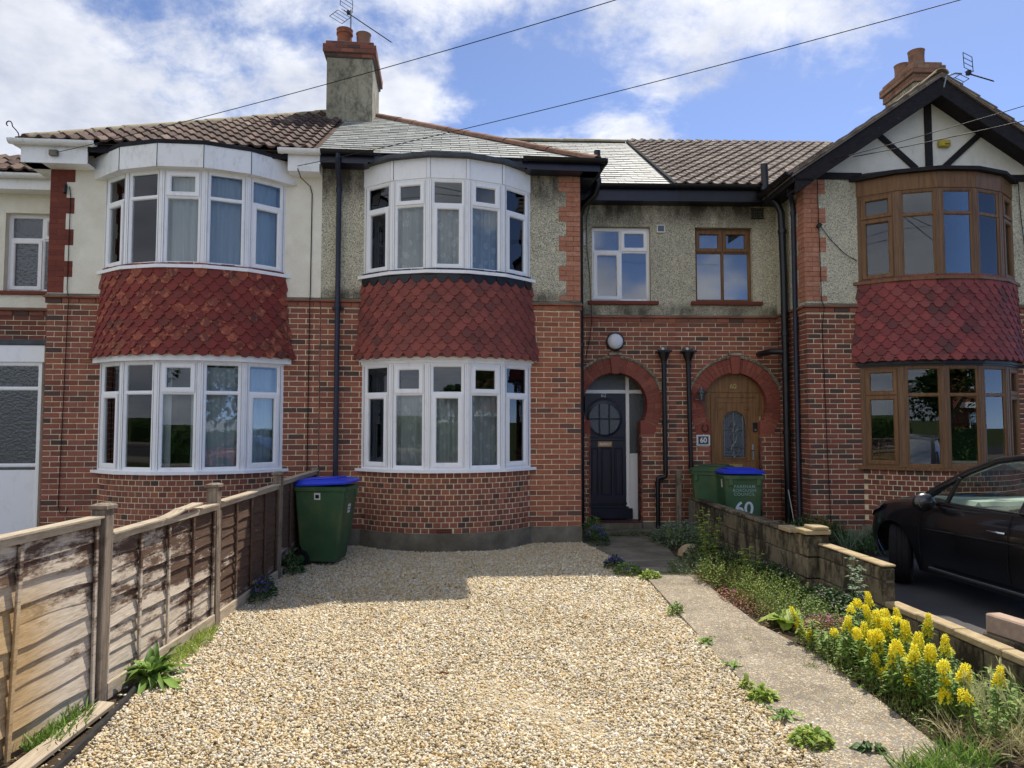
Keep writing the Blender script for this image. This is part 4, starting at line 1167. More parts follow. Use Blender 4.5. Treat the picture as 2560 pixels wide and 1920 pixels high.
# ---- chimney over the party wall
CX0, CX1, CY0, CY1 = -2.14, -1.32, 2.46, 3.75
ch = MB().cbox(CX0, CX1, CY0, CY1, 6.5, 8.37, 0.012).part('chimney_stack', MT['chimney_render'], house_main, FM)
MB().box(CX0-0.10, CX1+0.10, CY0-0.14, CY1, 6.95, 7.10, M=Matrix.Identity(4)).part('lead_flashing', MT['lead'], ch, FM)
Cb = Pieces('chimney_brick', 'chimney_bricks')
z = 8.372
for k, o in enumerate((0.03, 0.065, 0.065, 0.02)):
    m = MB().box(CX0-o+0.008, CX1+o-0.008, CY0-o+0.008, CY1+o-0.008, z, z+0.0745); m.part('chimney_course', MT['plinth'], ch, FM)
    for F_, x0, x1 in ((FM @ T(0, CY0-o, 0), CX0-o, CX1+o), (FM @ frame((CX1+o, CY0-o, 0), (0, 1, 0), (-1, 0, 0)), 0.0, CY1-CY0+2*o)):
        x = x0-(0.11 if k % 2 else 0)
        while x < x1-0.02:
            a, b = max(x, x0), min(x+0.215, x1)
            if b-a > 0.03: put_brick(Cb, F_, a, b, z+0.003, z+0.07, 'brick_dark' if rng.random() < 0.5 else 'brick')
            x += 0.222
    z += 0.075
Cb.build(ch)
def pot(parent, F, x, y, z, r, h, mat='terracotta', lip=True):
    prof = [(r*1.05, 0), (r*0.98, h*0.1), (r*0.92, h*0.55), (r*0.93, h*0.7)] + ([(r*1.04, h*0.74), (r*1.04, h*0.82), (r*0.97, h*0.86), (r*1.05, h)] if lip else [(r*0.97, h*0.95), (r*1.03, h)]) + [(r*0.85, h), (r*0.8, h*0.6)]
    p = MB().lathe(prof, 22, c=(x, y, z)).part('chimney_pot', MT[mat], parent, F, smooth=35)
    MB().lathe([(0, 0), (r*0.82, 0)], 22, c=(x, y, z+h*0.62)).part('pot_inside', MT['interior_dark'], p, F)
    MB().lathe([(r*1.3, -0.01), (r*1.12, 0.06), (r*1.0, 0.08)], 14, c=(x, y, z)).part('flaunching', MT['plinth'], p, F, smooth=50)
    return p
pot(ch, FM, -1.86, 2.70, 8.67, 0.145, 0.34); pot(ch, FM, -1.52, 2.74, 8.67, 0.138, 0.30, 'ridge_terracotta', False); pot(ch, FM, -1.72, 3.35, 8.67, 0.14, 0.3)
Bm.build(house_main)

# ============================================================ left house
Bl = Pieces('brick', 'brickwork')
bay_l = Bay(FM, -3.51, 1.235, 0.56)
st_left = dict(bricks=Bl, frame='upvc', sill='upvc', open=[(1, 0), (0, 0), (0, 1), (0, 0), (1, 0)], lintel=[(2.575, 2.72, 0.085)], lintel_mat='upvc', flare=0.09,
               tile='hung_tile_worn', fascia=(5.16, 5.47, 0.13), fascia_mat='upvc_grimy', strip=0.004, strip_mat='rubber', over=0.012, roof_mat='felt')
build_bay(house_left, bay_l, st_left)
strips(house_left, FM, [(-5.48, -4.71), (-2.31, -1.7655)], up='roughcast_cream')
brickwork(Bl, FM, -5.48, -4.72, BZ0, 42, 'brick', phase=1); brickwork(Bl, FM, -2.30, -1.775, BZ0, 42, 'brick')
string_course(Bl, house_left, FM, -5.495, -4.715, 3.405); string_course(Bl, house_left, FM, -2.30, -1.775, 3.405)
quoins(Bl, FM, -5.48, 1, 5.34, 3.55, 'quoin_red', house=house_left)
MB().box(-5.4795, -5.26, 0.25, 1.3, -0.1, 5.6).part('return_wall', MT['brick_dark'], house_left, FM)
room(house_left, FM, -5.2, -1.95, 0.25, 4.2, 0.15, 2.62); room(house_left, FM, -5.2, -1.95, 0.25, 4.2, 2.84, 5.35)
curtain('window_curtain', 'pale blue-white curtain hanging inside the upper bay above the worn red tiles', bay_l, 3.88, 5.12, 'voile', 0.14, 26, 0.02, -1.12, 1.12)
curtain('window_curtain', 'pale curtain pulled to the left side in the ground floor bay behind the fence', bay_l, 1.12, 2.5, 'voile', 0.15, 20, 0.02, -1.12, -0.10)
curtain('window_curtain', 'pale curtain pulled to the right side in the ground floor bay behind the fence', bay_l, 1.12, 2.5, 'voile', 0.15, 20, 0.02, 0.10, 1.12)
MB().box(-4.8795, -2.2005, -0.27, -0.25, 5.46, 5.56).part('fascia_board', MT['felt'], house_left, FM)
for x0, x1 in ((-5.72, -4.88), (-2.20, -1.765)):
    MB().box(x0, x1, -0.27, -0.25, 5.29, 5.56).part('fascia_board', MT['upvc_grimy'], house_left, FM)
    MB().box(x0, x1, -0.2495, 0.0, 5.29, 5.31).part('soffit', MT['upvc'], house_left, FM)
MB().box(-5.74, -5.7205, -0.27, 1.0, 5.29, 5.56).part('fascia_board', MT['upvc_grimy'], house_left, FM)
MB().box(-5.72, -5.4805, -0.2494, 1.0, 5.29, 5.31).part('soffit', MT['upvc'], house_left, FM)
half_gutter(house_left, FM, -5.86, -4.75, -0.335, 5.575, 'upvc_grimy', 0.062); half_gutter(house_left, FM, -2.32, -1.74, -0.335, 5.575, 'upvc_grimy', 0.062)
half_gutter(house_left, FM @ frame((-5.80, 0.9, 0), (0, -1, 0), (1, 0, 0)), 0.0, 1.2, 0.0, 5.575, 'upvc_grimy', 0.062)
Sl = Pieces('roof_tile', 'roof_tiles')
LX = -5.76
roman_tiles(Sl, FM, (0, -0.34, EZ+0.0), U, V, Nn, LX, -1.80, 4.75, lambda u, v: v*CP < (u-LX)+0.03 and u < -1.80+0.02, 0.185, 0.275, 'tile_red')
Sl.build(house_left)
m = MB(); rv = (-1.80-LX)/CP
m.add([(LX, -0.33, EZ-0.012), (-1.80, -0.33, EZ-0.012), (-1.80, -0.33+rv*CP, EZ-0.012+rv*SP)], [(0, 1, 2)])
m.add([(LX, -0.33, EZ-0.013), (LX, 4.6, EZ-0.013), (-1.80, 4.6, EZ+rv*SP-0.013), (-1.80, -0.33+rv*CP, EZ+rv*SP-0.013)], [(0, 3, 2, 1)])
m.part('roof_deck', MT['tile_red'], house_left, FM)
ridge_run(house_left, FM, (LX+0.06, -0.27, EZ+0.03), (-1.82, -0.27+3.88, EZ+0.03+3.88*TAN), 'ridge_cream', 0.12, 0.46)
# iron scroll at the hip end
m = MB().tube([(LX+0.02+0.09*math.sin(t*0.9)*0.3-0.02*t*0.3, -0.33-0.02*t, EZ+0.02+0.035*t) for t in range(5)] + [(LX-0.05+0.035*math.cos(a), -0.43, EZ+0.19+0.035*math.sin(a)) for a in (0.2, 1.0, 1.8, 2.6, 3.4, 4.2)], 0.008, 6)
m.part('hip_iron', MT['wire'], house_left, FM)
# telephone bracket box on the fascia and cable clips
MB().cbox(-5.36, -5.25, -0.32, -0.271, 5.38, 5.46, 0.006).part('junction_box', MT['plinth'], house_left, FM)
Bl.build(house_left)

# ============================================================ right house
Br = Pieces('brick', 'brickwork')
WX = 3.41
bay_r = Bay(FR, 5.43)
st_right = dict(bricks=Br, brick='brick_dark', frame='upvc_oak', sill='upvc_oak', open=[(1, 1), (0, 0), (0, 0), (0, 0), (1, 1)], lintel=[(2.575, 2.60, 0.03), (2.60, 2.64, 0.06)], lintel_mat='black_paint', flare=0.09,
                tile='hung_tile_maroon', fascia=(5.165, 5.40, 0.015), fascia_mat='upvc_oak', strip=0.006, over=0.08, roof_mat='black_timber')
build_bay(house_right, bay_r, st_right)
strips(house_right, FR, [(WX, 4.25), (6.61, 7.25)], up='pebbledash_pale', z0=0.16)
brickwork(Br, FR, WX, 4.24, 0.16, 43, 'brick_dark'); brickwork(Br, FR, 6.63, 7.2, 0.16, 43, 'brick_dark')
string_course(Br, house_right, FR, WX-0.02, 4.24, 3.405, 'brick'); string_course(Br, house_right, FR, 6.63, 7.2, 3.405, 'brick')
quoins(Br, FR, WX, 1, 5.44, 3.55, 'quoin_orange', house=house_right)
FRr = FR @ frame((WX, 1.04, 0), (0, -1, 0), (1, 0, 0))
MB().box(0, 1.0335, 0.0062, 0.2, -0.1, 3.46).part('mortar', MT['mortar'], house_right, FRr)
MB().box(0, 1.03, -0.008, 0.2, 3.47, 5.5).part('rendered_wall', MT['pebbledash_pale'], house_right, FRr)
brickwork(Br, FRr, 0.0, 1.04, 0.16, 43, 'brick_dark', phase=1)
string_course(Br, house_right, FRr, 0.0, 1.05, 3.405, 'brick')
quoins(Br, FRr, 1.05, -1, 5.44, 3.55, 'quoin_orange', start_wide=False, house=house_right)
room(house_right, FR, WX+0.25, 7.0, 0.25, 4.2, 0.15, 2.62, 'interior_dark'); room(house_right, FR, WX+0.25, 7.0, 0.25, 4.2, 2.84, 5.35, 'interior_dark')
# recess half of number 60
backing(house_right, FREC, 1.7005, WX, 0.02, 3.46, hole_inner(ARC2, 0.025), 'mortar')
brickwork(Br, FREC, 1.7005, WX, 0.16, 43, 'brick', hole_outer(ARC2))
arch(house_right, FREC, ARC2); jambs(Br, FREC, ARC2)
string_course(Br, house_right, FREC, 1.7005, WX-0.04, 3.385)
MB().box(1.7005, 2.24, -0.02, 0.0, -0.1, 0.15).part('plinth', MT['plinth'], house_right, FREC)
MB().box(3.10, WX, -0.02, 0.0, -0.1, 0.15).part('plinth', MT['plinth'], house_right, FREC)
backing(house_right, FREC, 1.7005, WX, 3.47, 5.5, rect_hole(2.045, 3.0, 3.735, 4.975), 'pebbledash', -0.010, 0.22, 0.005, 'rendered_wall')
window(house_right, FREC @ T(2.045, 0.075, 0), 0.955, 3.735, 4.97, [(0, 0.5, 0, 0.69, 0), (0, 0.5, 0.69, 1, 1), (0.5, 1, 0, 0.69, 0), (0.5, 1, 0.69, 1, 1)], 'upvc_oak', 'glass_blue')
MB().cbox(1.96, 3.14, -0.07, 0.10, 3.675, 3.735, 0.006).part('tile_sill', MT['quoin_red'], house_right, FREC)
MB().box(2.045, 3.0, 0.151, 0.2, 3.735, 4.97).part('roller_blind', MT['interior'], house_right, FREC)
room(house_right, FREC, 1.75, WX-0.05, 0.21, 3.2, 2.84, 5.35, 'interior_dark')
# door of 60
FD6 = FREC @ T(0, 0.12, 0)
dm = MB(); backing(house_right, FD6, 2.05, 3.30, 0.13, 2.62, rect_hole(2.40, 2.965, 0.2, 2.15), 'door_oak', 0.0, 0.06, 0.01, 'door_surround')
m = MB(); rect_ring(m, 2.30, 3.10, 0.13, 2.22, 0.055, -0.02, 0.0); m.cbox(2.2, 3.15, -0.012, 0.0, 2.245, 2.262, 0.003)
m.part('door_frame', MT['door_oak'], house_right, FD6)
def arch_hole(z):
    cx, hw, zt, zb = 2.684, 0.20, 1.945, 1.165
    if z < zb or z > zt: return []
    if z < zt-hw: return [(cx-hw, cx+hw)]
    d = hw**2-(z-(zt-hw))**2; return [(cx-math.sqrt(max(0, d)), cx+math.sqrt(max(0, d)))]
door6 = backing(house_right, FD6, 2.358, 3.048, 0.15, 2.165, arch_hole, 'door_oak', -0.006, 0.05, 0.01, 'front_door')
outl = [(2.684+0.2*math.cos(a), 1.745+0.2*math.sin(a)) for a in [math.pi*k/14 for k in range(15)]]
pts3 = [(2.884, -0.012, 1.165)] + [(x, -0.012, z) for x, z in outl] + [(2.484, -0.012, 1.165), (2.884, -0.012, 1.165)]
MB().tube(pts3, 0.014, 6).part('glazing_bead', MT['door_oak'], door6, FD6, smooth=40)
m = MB(); rect_ring(m, 2.415, 2.955, 1.12, 2.10, 0.018, -0.016, -0.004); m.part('panel_mould', MT['door_oak'], door6, FD6)
for s in (-1, 1):
    m = MB()
    for k in range(4): m.tube([(2.684+s*(0.19+0.01*k), -0.012, 1.97), (2.684+s*(0.19+0.03*k), -0.014, 2.03-0.022*k)], [0.012, 0.002], 5)
    m.part('carved_leaf', MT['door_oak'], door6, FD6)
MB().prism([(2.484, 1.165), (2.884, 1.165)] + outl, 0.012, 0.018).part('door_pane', MT['glass_obscure'], door6, FD6)
MB().prism([(2.484, 1.165), (2.884, 1.165)] + outl, 0.035, 0.04).part('pane_backing', MT['interior'], door6, FD6)
# leaded pattern
m = MB(); cx = 2.684
def came(pts, r=0.004): m.tube([(cx+a, 0.008, b) for a, b in pts], r, 5)
came([(-0.2, 1.62), (0.2, 1.62)]); came([(-0.2, 1.33), (0.2, 1.33)]); came([(-0.155, 1.17), (-0.155, 1.87)]); came([(0.155, 1.17), (0.155, 1.87)]); came([(0, 1.17), (0, 1.94)])
came([(-0.2, 1.20), (0.2, 1.20)])
for s in (-1, 1):
    came([(0, 1.80), (s*0.03, 1.74), (0, 1.68)], 0.006); came([(0, 1.68), (s*0.06, 1.70), (s*0.075, 1.64), (s*0.02, 1.60), (0, 1.66)], 0.006)
    came([(0, 1.60), (s*0.05, 1.52), (s*0.035, 1.44), (-s*0.03, 1.36), (-s*0.045, 1.30), (0, 1.24)], 0.006)
    came([(0, 1.36), (s*0.07, 1.34), (s*0.085, 1.28), (s*0.04, 1.25), (0, 1.31)], 0.006); came([(0, 1.27), (s*0.025, 1.21), (0, 1.17)], 0.005)
for k in range(9):
    a0 = math.pi*k/8; 
came([(0.155*math.cos(math.pi*k/10), 1.745+0.155*math.sin(math.pi*k/10)) for k in range(11)])
m.part('lead_came', MT['steel'], door6, FD6)
MB().prism([(2.50, 1.18), (2.66, 1.18), (2.61, 1.32), (2.58, 1.36), (2.50, 1.35)], 0.0195, 0.021).part('notice_paper', MT['white_plastic'], door6, FD6)
m = MB(); m.cbox(2.57, 2.82, -0.022, -0.006, 1.015, 1.08, 0.005); m.part('letter_plate', MT['brass'], door6, FD6)
m = MB(); m.cbox(2.985, 3.012, -0.018, -0.006, 1.13, 1.40, 0.005); m.part('handle_plate', MT['chrome'], door6, FD6)
MB().tube([(2.998, -0.018, 1.30), (2.998, -0.055, 1.30), (2.94, -0.058, 1.295)], 0.009, 8).part('handle', MT['chrome'], door6, FD6, smooth=40)
place('door_number', text_mesh('60', 0.115, MT['brass'], 0.006), house_right, FD6 @ T(2.68, -0.012, 2.345) @ RX(math.pi/2))
MB().cbox(3.0, 3.07, -0.035, -0.006, 1.60, 1.75, 0.008).part('doorbell', MT['black_paint'], house_right, FD6)
MB().cbox(3.02, 3.05, -0.037, -0.034, 1.615, 1.645, 0.001).part('bell_button', MT['steel'], house_right, FD6)
MB().cbox(3.09, 3.13, -0.02, 0.0, 1.76, 1.85, 0.004).part('key_switch', MT['ridge_cream'], house_right, FD6)
MB().box(2.2, 3.2, -0.1, 0.13, -0.05, 0.139).part('threshold', MT['plinth'], house_right, FREC)
MB().box(2.0, 3.35, 0.24, 0.3, 0.0, 2.8).part('hall_wall', MT['interior_dark'], house_right, FREC)
MB().box(1.7005, WX, -0.27, -0.25, 5.33, 5.58).part('fascia_board', MT['black_paint'], house_right, FREC)
MB().box(1.7005, WX, -0.2495, 0.0, 5.33, 5.35).part('soffit', MT['black_paint'], house_right, FREC)
half_gutter(house_right, FREC, 1.705, 3.25, -0.335, 5.575, 'black_paint')
hopper(house_right, FREC, 1.88, [(1.88, -0.09, 2.72), (1.89, -0.09, 2.0), (1.905, -0.09, 1.02), (1.92, -0.09, 0.95), (1.98, -0.11, 0.90), (2.06, -0.14, 0.84), (2.075, -0.14, 0.75), (2.08, -0.14, 0.05)], [(1.885, -0.09, 2.66), (1.905, -0.09, 1.04)])
# soil stack and rainwater pipe on the return
pipe(house_right, FR, [(3.06, 0.62, 5.90), (3.07, 0.62, 5.55), (3.10, 0.60, 5.40), (3.24, 0.55, 5.22), (3.29, 0.54, 5.08), (3.31, 0.54, 4.0), (3.31, 0.54, 0.0)], 0.056, 'pipe_black', [(3.065, 0.62, 5.50), (3.30, 0.54, 4.78), (3.31, 0.54, 3.15), (3.31, 0.54, 2.65), (3.31, 0.54, 1.6)], 'soil_pipe')
pipe(house_right, FR, [(3.31, 0.54, 2.86), (3.16, 0.68, 2.88), (3.10, 0.74, 2.87), (3.08, 0.98, 2.87), (3.08, 1.05, 2.87)], 0.05, 'pipe_black', [], 'branch_pipe')
pipe(house_right, FR, [(3.18, 0.02, 5.42), (3.22, 0.08, 5.30), (3.34, 0.25, 5.17), (3.362, 0.27, 5.05), (3.362, 0.27, 0.25), (3.33, 0.20, 0.05)], 0.036, 'pipe_navy', [(3.362, 0.27, 5.0), (3.362, 0.27, 3.2)])
m = MB()
for k in range(7): m.box(3.0+k*0.03, 3.008+k*0.03, 1.018, 1.03, 5.13, 5.29); m.box(2.99, 3.2, 1.019, 1.029, 5.13+k*0.026, 5.138+k*0.026)
m.box(2.98, 3.22, 1.0195, 1.0285, 5.12, 5.13); m.box(2.98, 3.22, 1.0195, 1.0285, 5.29, 5.30); m.part('eaves_vent', MT['black_paint'], house_right, FR)

# ---- gable
GA, GZ, GL = 5.38, 6.93, 3.14               # apex u, apex z, left foot u
GT = (GZ-5.42)/(GA-GL); GRt = 2*GA-GL
gz = lambda u: GZ - GT*abs(u-GA)
wall_poly = [(WX, 5.5), (7.35, 5.5), (7.35, gz(7.35)-0.1), (GA, GZ-0.1), (WX, gz(WX)-0.1)]
MB().prism(wall_poly, -0.004, 0.2).part('gable_wall', MT['render_white'], house_right, FR)
MB().box(WX, 4.3, -0.035, 0.0, 5.44, 5.54).part('gable_beam', MT['black_timber'], house_right, FR)
MB().box(6.56, 7.35, -0.035, 0.0, 5.44, 5.54).part('gable_beam', MT['black_timber'], house_right, FR)
def bar(p, q, t, d0, d1, name, mat='black_timber'):
    p = Vector((p[0], 0, p[1])); q = Vector((q[0], 0, q[1])); d = (q-p).normalized(); n = Vector((-d.z, 0, d.x))*t/2
    pts = [(v.x, v.z) for v in (p+n, q+n, q-n, p-n)]
    return MB().prism(pts, d0, d1).part(name, MT[mat], house_right, FR)
bar((5.36, 5.54), (5.36, 6.66), 0.105, -0.034, -0.0045, 'gable_post')
bar((4.52, 6.20), (5.16, 5.62), 0.085, -0.030, -0.0045, 'gable_brace'); bar((6.20, 6.20), (5.56, 5.62), 0.085, -0.030, -0.0045, 'gable_brace')
for s in (-1, 1):
    # verge: bargeboard, roof slab, stepped tile edges
    foot = GA+s*(GA-GL); vd = 0.27
    pts = [(GA, GZ-0.03), (foot, 5.42-0.03), (foot, 5.42-0.03-vd), (GA, GZ-0.03-vd)]
    MB().prism(pts if s < 0 else pts[::-1], -0.33, -0.295).part('bargeboard', MT['black_timber'], house_right, FR)
    pts = [(GA, GZ), (foot-s*(-0.06), 5.42-0.04), (foot-s*(-0.06), 5.42-0.07), (GA, GZ-0.028)]
    MB().prism(pts if s < 0 else pts[::-1], -0.36, 3.2).part('roof_deck', MT['tile_brown'], house_right, FR)
    MB().prism([(GA, GZ-0.031-0.2), (foot, 5.42-0.031-0.2), (foot, 5.42-0.05-0.2), (GA, GZ-0.05-0.2)] if s < 0 else [(foot, 5.42-0.031-0.2), (GA, GZ-0.031-0.2), (GA, GZ-0.05-0.2), (foot, 5.42-0.05-0.2)], -0.2945, -0.0045).part('verge_soffit', MT['black_timber'], house_right, FR)
    nst = 9; L = Vector((foot+s*0.06-GA, 0, 5.38-GZ))
    for k in range(nst):
        a = Vector((GA, 0, GZ))+L*(k/nst); b = Vector((GA, 0, GZ))+L*((k+1.12)/nst); n = Vector((s*GT, 0, 1)).normalized()
        q = [(v.x, v.z) for v in (a+n*0.004, b+n*0.034, b+n*0.056, a+n*0.03)]
        MB().prism(q if s < 0 else q[::-1], -0.37, 2.8).part('verge_tile', MT['tile_brown'], house_right, FR)
    pts = [(GA, GZ+0.002), (foot+s*0.055, 5.395), (foot+s*0.055, 5.425), (GA, GZ+0.03)]
    MB().prism(pts if s < 0 else pts[::-1], -0.365, -0.30).part('verge_mortar', MT['ridge_cream'], house_right, FR)
ridge_run(house_right, FR, (GA, -0.36, GZ+0.02), (GA, 2.9, GZ+0.02), 'ridge_cream', 0.11, 0.42)
MB().box(GL-0.02, WX, -0.33, 0.9, 5.30, 5.345).part('eaves_box', MT['black_timber'], house_right, FR)
MB().box(GL-0.04, GL-0.0205, -0.33, 0.9, 5.28, 5.44).part('fascia_board', MT['black_timber'], house_right, FR)
half_gutter(house_right, FR @ frame((GL-0.10, 0.85, 0), (0, -1, 0), (1, 0, 0)), 0.0, 1.22, 0.0, 5.43, 'black_paint')
# main roof of 60
St = Pieces('roof_tile', 'roof_tiles')
def ins60(u, v):
    zt = EZ+v*SP; y = EV+v*CP
    if u > GL and y < 3.0 and gz(u) > zt+0.02: return False
    return True
roman_tiles(St, FR, (0, EV-0.05, EZ+0.0), U, V, Nn, 1.67, 6.2, 4.5, ins60, 0.205, 0.31, 'tile_brown')
St.build(house_right)
m = MB(); m.add([(1.662, EV-0.04, EZ-0.02), (8.5, EV-0.04, EZ-0.02), (8.5, EV+4.55*CP, EZ-0.02+4.55*SP), (1.662, EV+4.55*CP, EZ-0.02+4.55*SP), (1.662, EV+8.6, EZ-0.3), (8.5, EV+8.6, EZ-0.3)], [(0, 1, 2, 3), (3, 2, 5, 4)])
m.part('roof_deck', MT['tile_brown'], house_right, FR)
MB().tube([(1.665, EV-0.03, EZ+0.03), (1.665, EV+4.5*CP, EZ+0.03+4.5*SP)], 0.035, 6).part('verge_mortar', MT['felt'], house_right, FR)
ridge_run(house_right, FR, (1.66, EV+4.55*CP, EZ+4.55*SP-0.02), (6.6, EV+4.55*CP, EZ+4.55*SP-0.02), 'ridge_cream', 0.12, 0.45)
MB().box(1.7, 8.5, 8.3, 8.5, -0.1, 5.5).part('rear_wall', MT['brick_dark'], house_right, FR)
MB().box(7.2, 7.3, 0.26, 8.3, -0.1, 6.0).part('party_wall', MT['brick_dark'], house_right, FR)
# chimney behind the gable
hx0, hx1, hy0, hy1 = 6.72, 7.22, 2.45, 3.45
ch2 = MB().cbox(hx0, hx1, hy0, hy1, 5.6, 8.22, 0.01).part('chimney_stack', MT['chimney_render'], house_right, FR)
z = 8.222; Cb = Pieces('chimney_brick', 'chimney_bricks')
for k, o in enumerate((0.03, 0.03, 0.075, 0.075, 0.03)):
    MB().box(hx0-o+0.008, hx1+o-0.008, hy0-o+0.008, hy1+o-0.008, z, z+0.0745).part('chimney_course', MT['plinth'], ch2, FR)
    for F_, x0, x1 in ((FR @ T(0, hy0-o, 0), hx0-o, hx1+o), (FR @ frame((hx0-o, hy1+o, 0), (0, -1, 0), (1, 0, 0)), 0.0, hy1-hy0+2*o)):
        x = x0-(0.11 if k % 2 else 0)
        while x < x1-0.02:
            a, b = max(x, x0), min(x+0.215, x1)
            if b-a > 0.03: put_brick(Cb, F_, a, b, z+0.003, z+0.07, 'ridge_terracotta')
            x += 0.222
    z += 0.075
Cb.build(ch2)
pot(ch2, FR, 6.93, 2.70, 8.6, 0.15, 0.34, 'ridge_terracotta', False); pot(ch2, FR, 6.95, 3.2, 8.6, 0.15, 0.32, 'ridge_terracotta', False)
# far chimney beyond the ridge
ch3 = MB().cbox(6.05, 6.75, 6.2, 7.0, 6.9, 8.02, 0.01).part('chimney_stack', MT['ridge_cream'], house_right, FR)
pot(ch3, FR, 6.25, 6.4, 8.02, 0.13, 0.3, 'terracotta', False); pot(ch3, FR, 6.52, 6.4, 8.02, 0.15, 0.42, 'terracotta', False)
Br.build(house_right)

# ============================================================ far left house
Bf = Pieces('brick', 'brickwork')
FL = FM @ T(0, 1.04, 0)
backing(house_far, FL, -8.6, -5.4, 3.46, 5.45, rect_hole(-6.66, -5.66, 3.745, 4.95), 'roughcast_cream', -0.010, 0.22, 0.005, 'rendered_wall')
MB().box(-8.6, -5.4, 0.0062, 0.22, 0.0, 3.459).part('mortar', MT['mortar'], house_far, FL)
brickwork(Bf, FL, -7.4, -5.45, 2.4, 13, 'brick_dark')
string_course(Bf, house_far, FL, -7.4, -5.45, 3.37)
Bf.build(house_far)
window(house_far, FL @ T(-6.66, 0.09, 0), 1.0, 3.745, 4.95, [(0, 0.5, 0, 0.69, 1), (0, 0.5, 0.69, 1, 0), (0.5, 1, 0, 0.69, 0), (0.5, 1, 0.69, 1, 1)], 'upvc', 'glass_frosted')
MB().cbox(-6.75, -5.6, -0.06, 0.10, 3.69, 3.745, 0.006).part('tile_sill', MT['quoin_red'], house_far, FL)
MB().box(-6.66, -5.66, 0.17, 0.21, 3.745, 4.95).part('roller_blind', MT['interior'], house_far, FL)
MB().box(-8.6, -5.44, -0.27, -0.25, 5.24, 5.44).part('fascia_board', MT['upvc_grimy'], house_far, FL)
MB().box(-8.6, -5.44, -0.2495, -0.01, 5.24, 5.26).part('soffit', MT['upvc'], house_far, FL)
half_gutter(house_far, FL, -8.6, -5.46, -0.335, 5.45, 'upvc_grimy', 0.062)
Sf = Pieces('roof_tile', 'roof_tiles')
roman_tiles(Sf, FL, (0, -0.33, EZ-0.08), U, V, Nn, -8.6, -5.3, 0.95, lambda u, v: True, 0.205, 0.33, 'tile_red'); Sf.build(house_far)
m = MB(); m.add([(-8.6, -0.32, EZ-0.1), (-4.6, -0.32, EZ-0.1), (-4.6, 0.55, EZ-0.1+0.87*TAN), (-8.6, 0.55, EZ-0.1+0.87*TAN), (-8.6, 7.5, EZ-0.4), (-4.6, 7.5, EZ-0.4)], [(0, 1, 2, 3), (3, 2, 5, 4)])
m.part('roof_deck', MT['tile_red'], house_far, FL)
# white glazed porch
FP = FM @ T(0, 0.24, 0)
MB().cbox(-7.6, -5.60, -0.03, 0.8, 2.60, 2.84, 0.006).part('porch_fascia', MT['upvc'], house_far, FP)
MB().cbox(-7.6, -5.56, -0.05, 0.8, 2.84, 2.92, 0.01).part('porch_roof', MT['lead'], house_far, FP)
window(house_far, FP @ T(-7.2, 0.0, 0), 1.56, 0.1, 2.60, [(0, 1, 0, 0.42, 0), (0, 1, 0.42, 0.86, 0), (0, 1, 0.86, 1, 0)], 'upvc', 'glass_frosted')
MB().box(-7.15, -5.67, 0.012, 0.045, 0.14, 1.09).part('door_panel', MT['upvc'], house_far, FP)
MB().box(-7.6, -5.64, 0.6, 0.65, 0.0, 2.6).part('porch_back', MT['interior'], house_far, FP)
# ------------------------------------------------------------------ ground
def sheet(name, poly, z, mat, kind='structure', thick=0.0):
    m = MB(); n = len(poly)
    m.add([(x, y, z) for x, y in poly], [tuple(range(n))])
    if thick:
        m.add([(x, y, z) for x, y in poly] + [(x, y, z-thick) for x, y in poly], [(i, n+i, n+(i+1) % n, (i+1) % n) for i in range(n)])
    return tag(m.part(name, MT[mat]), kind=kind)
sheet('ground', [(-600, -600), (600, -600), (600, 600), (-600, 600)], -0.06, 'ground')
GRAV = [(-1.90, 1.2), (-1.92, 3.0), (-1.95, 4.70), (-2.02, 5.4), (-1.96, 6.6), (-1.88, 8.2), (-1.74, 10.3), (2.03, 10.32), (2.06, 10.0), (2.20, 9.0), (2.30, 8.15), (2.15, 6.4), (2.05, 5.28), (1.94, 3.55), (1.90, 2.6), (1.86, 1.2)]
sheet('gravel_driveway', GRAV, -0.012, 'gravel_bed')
PATH = [(1.86, 1.2), (1.90, 2.6), (1.94, 3.55), (2.05, 5.28), (2.15, 6.4), (2.30, 8.10), (2.905, 8.10), (2.80, 7.2), (2.72, 6.07), (2.80, 5.2), (2.73, 4.3), (2.67, 3.75), (2.75, 2.6), (2.75, 1.2)]
sheet('garden_path', PATH, 0.018, 'path', thick=0.06)
sheet('garden_path', [(2.30, 8.106), (2.25, 8.9), (2.96, 8.9), (2.92, 8.106)], 0.020, 'paving', thick=0.06)
sheet('garden_path', [(2.25, 8.906), (2.06, 10.0), (2.05, 10.86), (3.1, 10.86), (3.12, 9.8), (2.98, 8.906)], 0.017, 'plinth', thick=0.06)
sheet('planting_bed', [(2.66, 1.2), (2.66, 6.0), (2.85, 8.0), (3.05, 9.5), (3.05, 11.2), (3.95, 11.25), (3.86, 8), (3.72, 1.2)], -0.002, 'soil')
sheet('planting_bed', [(-2.6, 1.2), (-2.4, 4.0), (-2.2, 6.5), (-1.9, 9.5), (-1.73, 10.3), (-1.6, 10.3), (-1.8, 6.5), (-1.85, 4.0), (-1.86, 1.2)], -0.018, 'soil')
sheet('driveway', [(3.74, -0.6), (3.88, 11.0), (12, 10.5), (12, -0.6)], -0.008, 'asphalt')
sheet('driveway', [(-9, -0.6), (-9, 11.2), (-1.8, 11.2), (-2.5, -0.6)], -0.03, 'paving')
sheet('pavement', [(-60, -2.6), (60, -2.6), (60, -0.55), (-60, -0.55)], -0.01, 'paving', thick=0.12)
sheet('road', [(-80, -9.6), (80, -9.6), (80, -2.66), (-80, -2.66)], -0.05, 'asphalt')
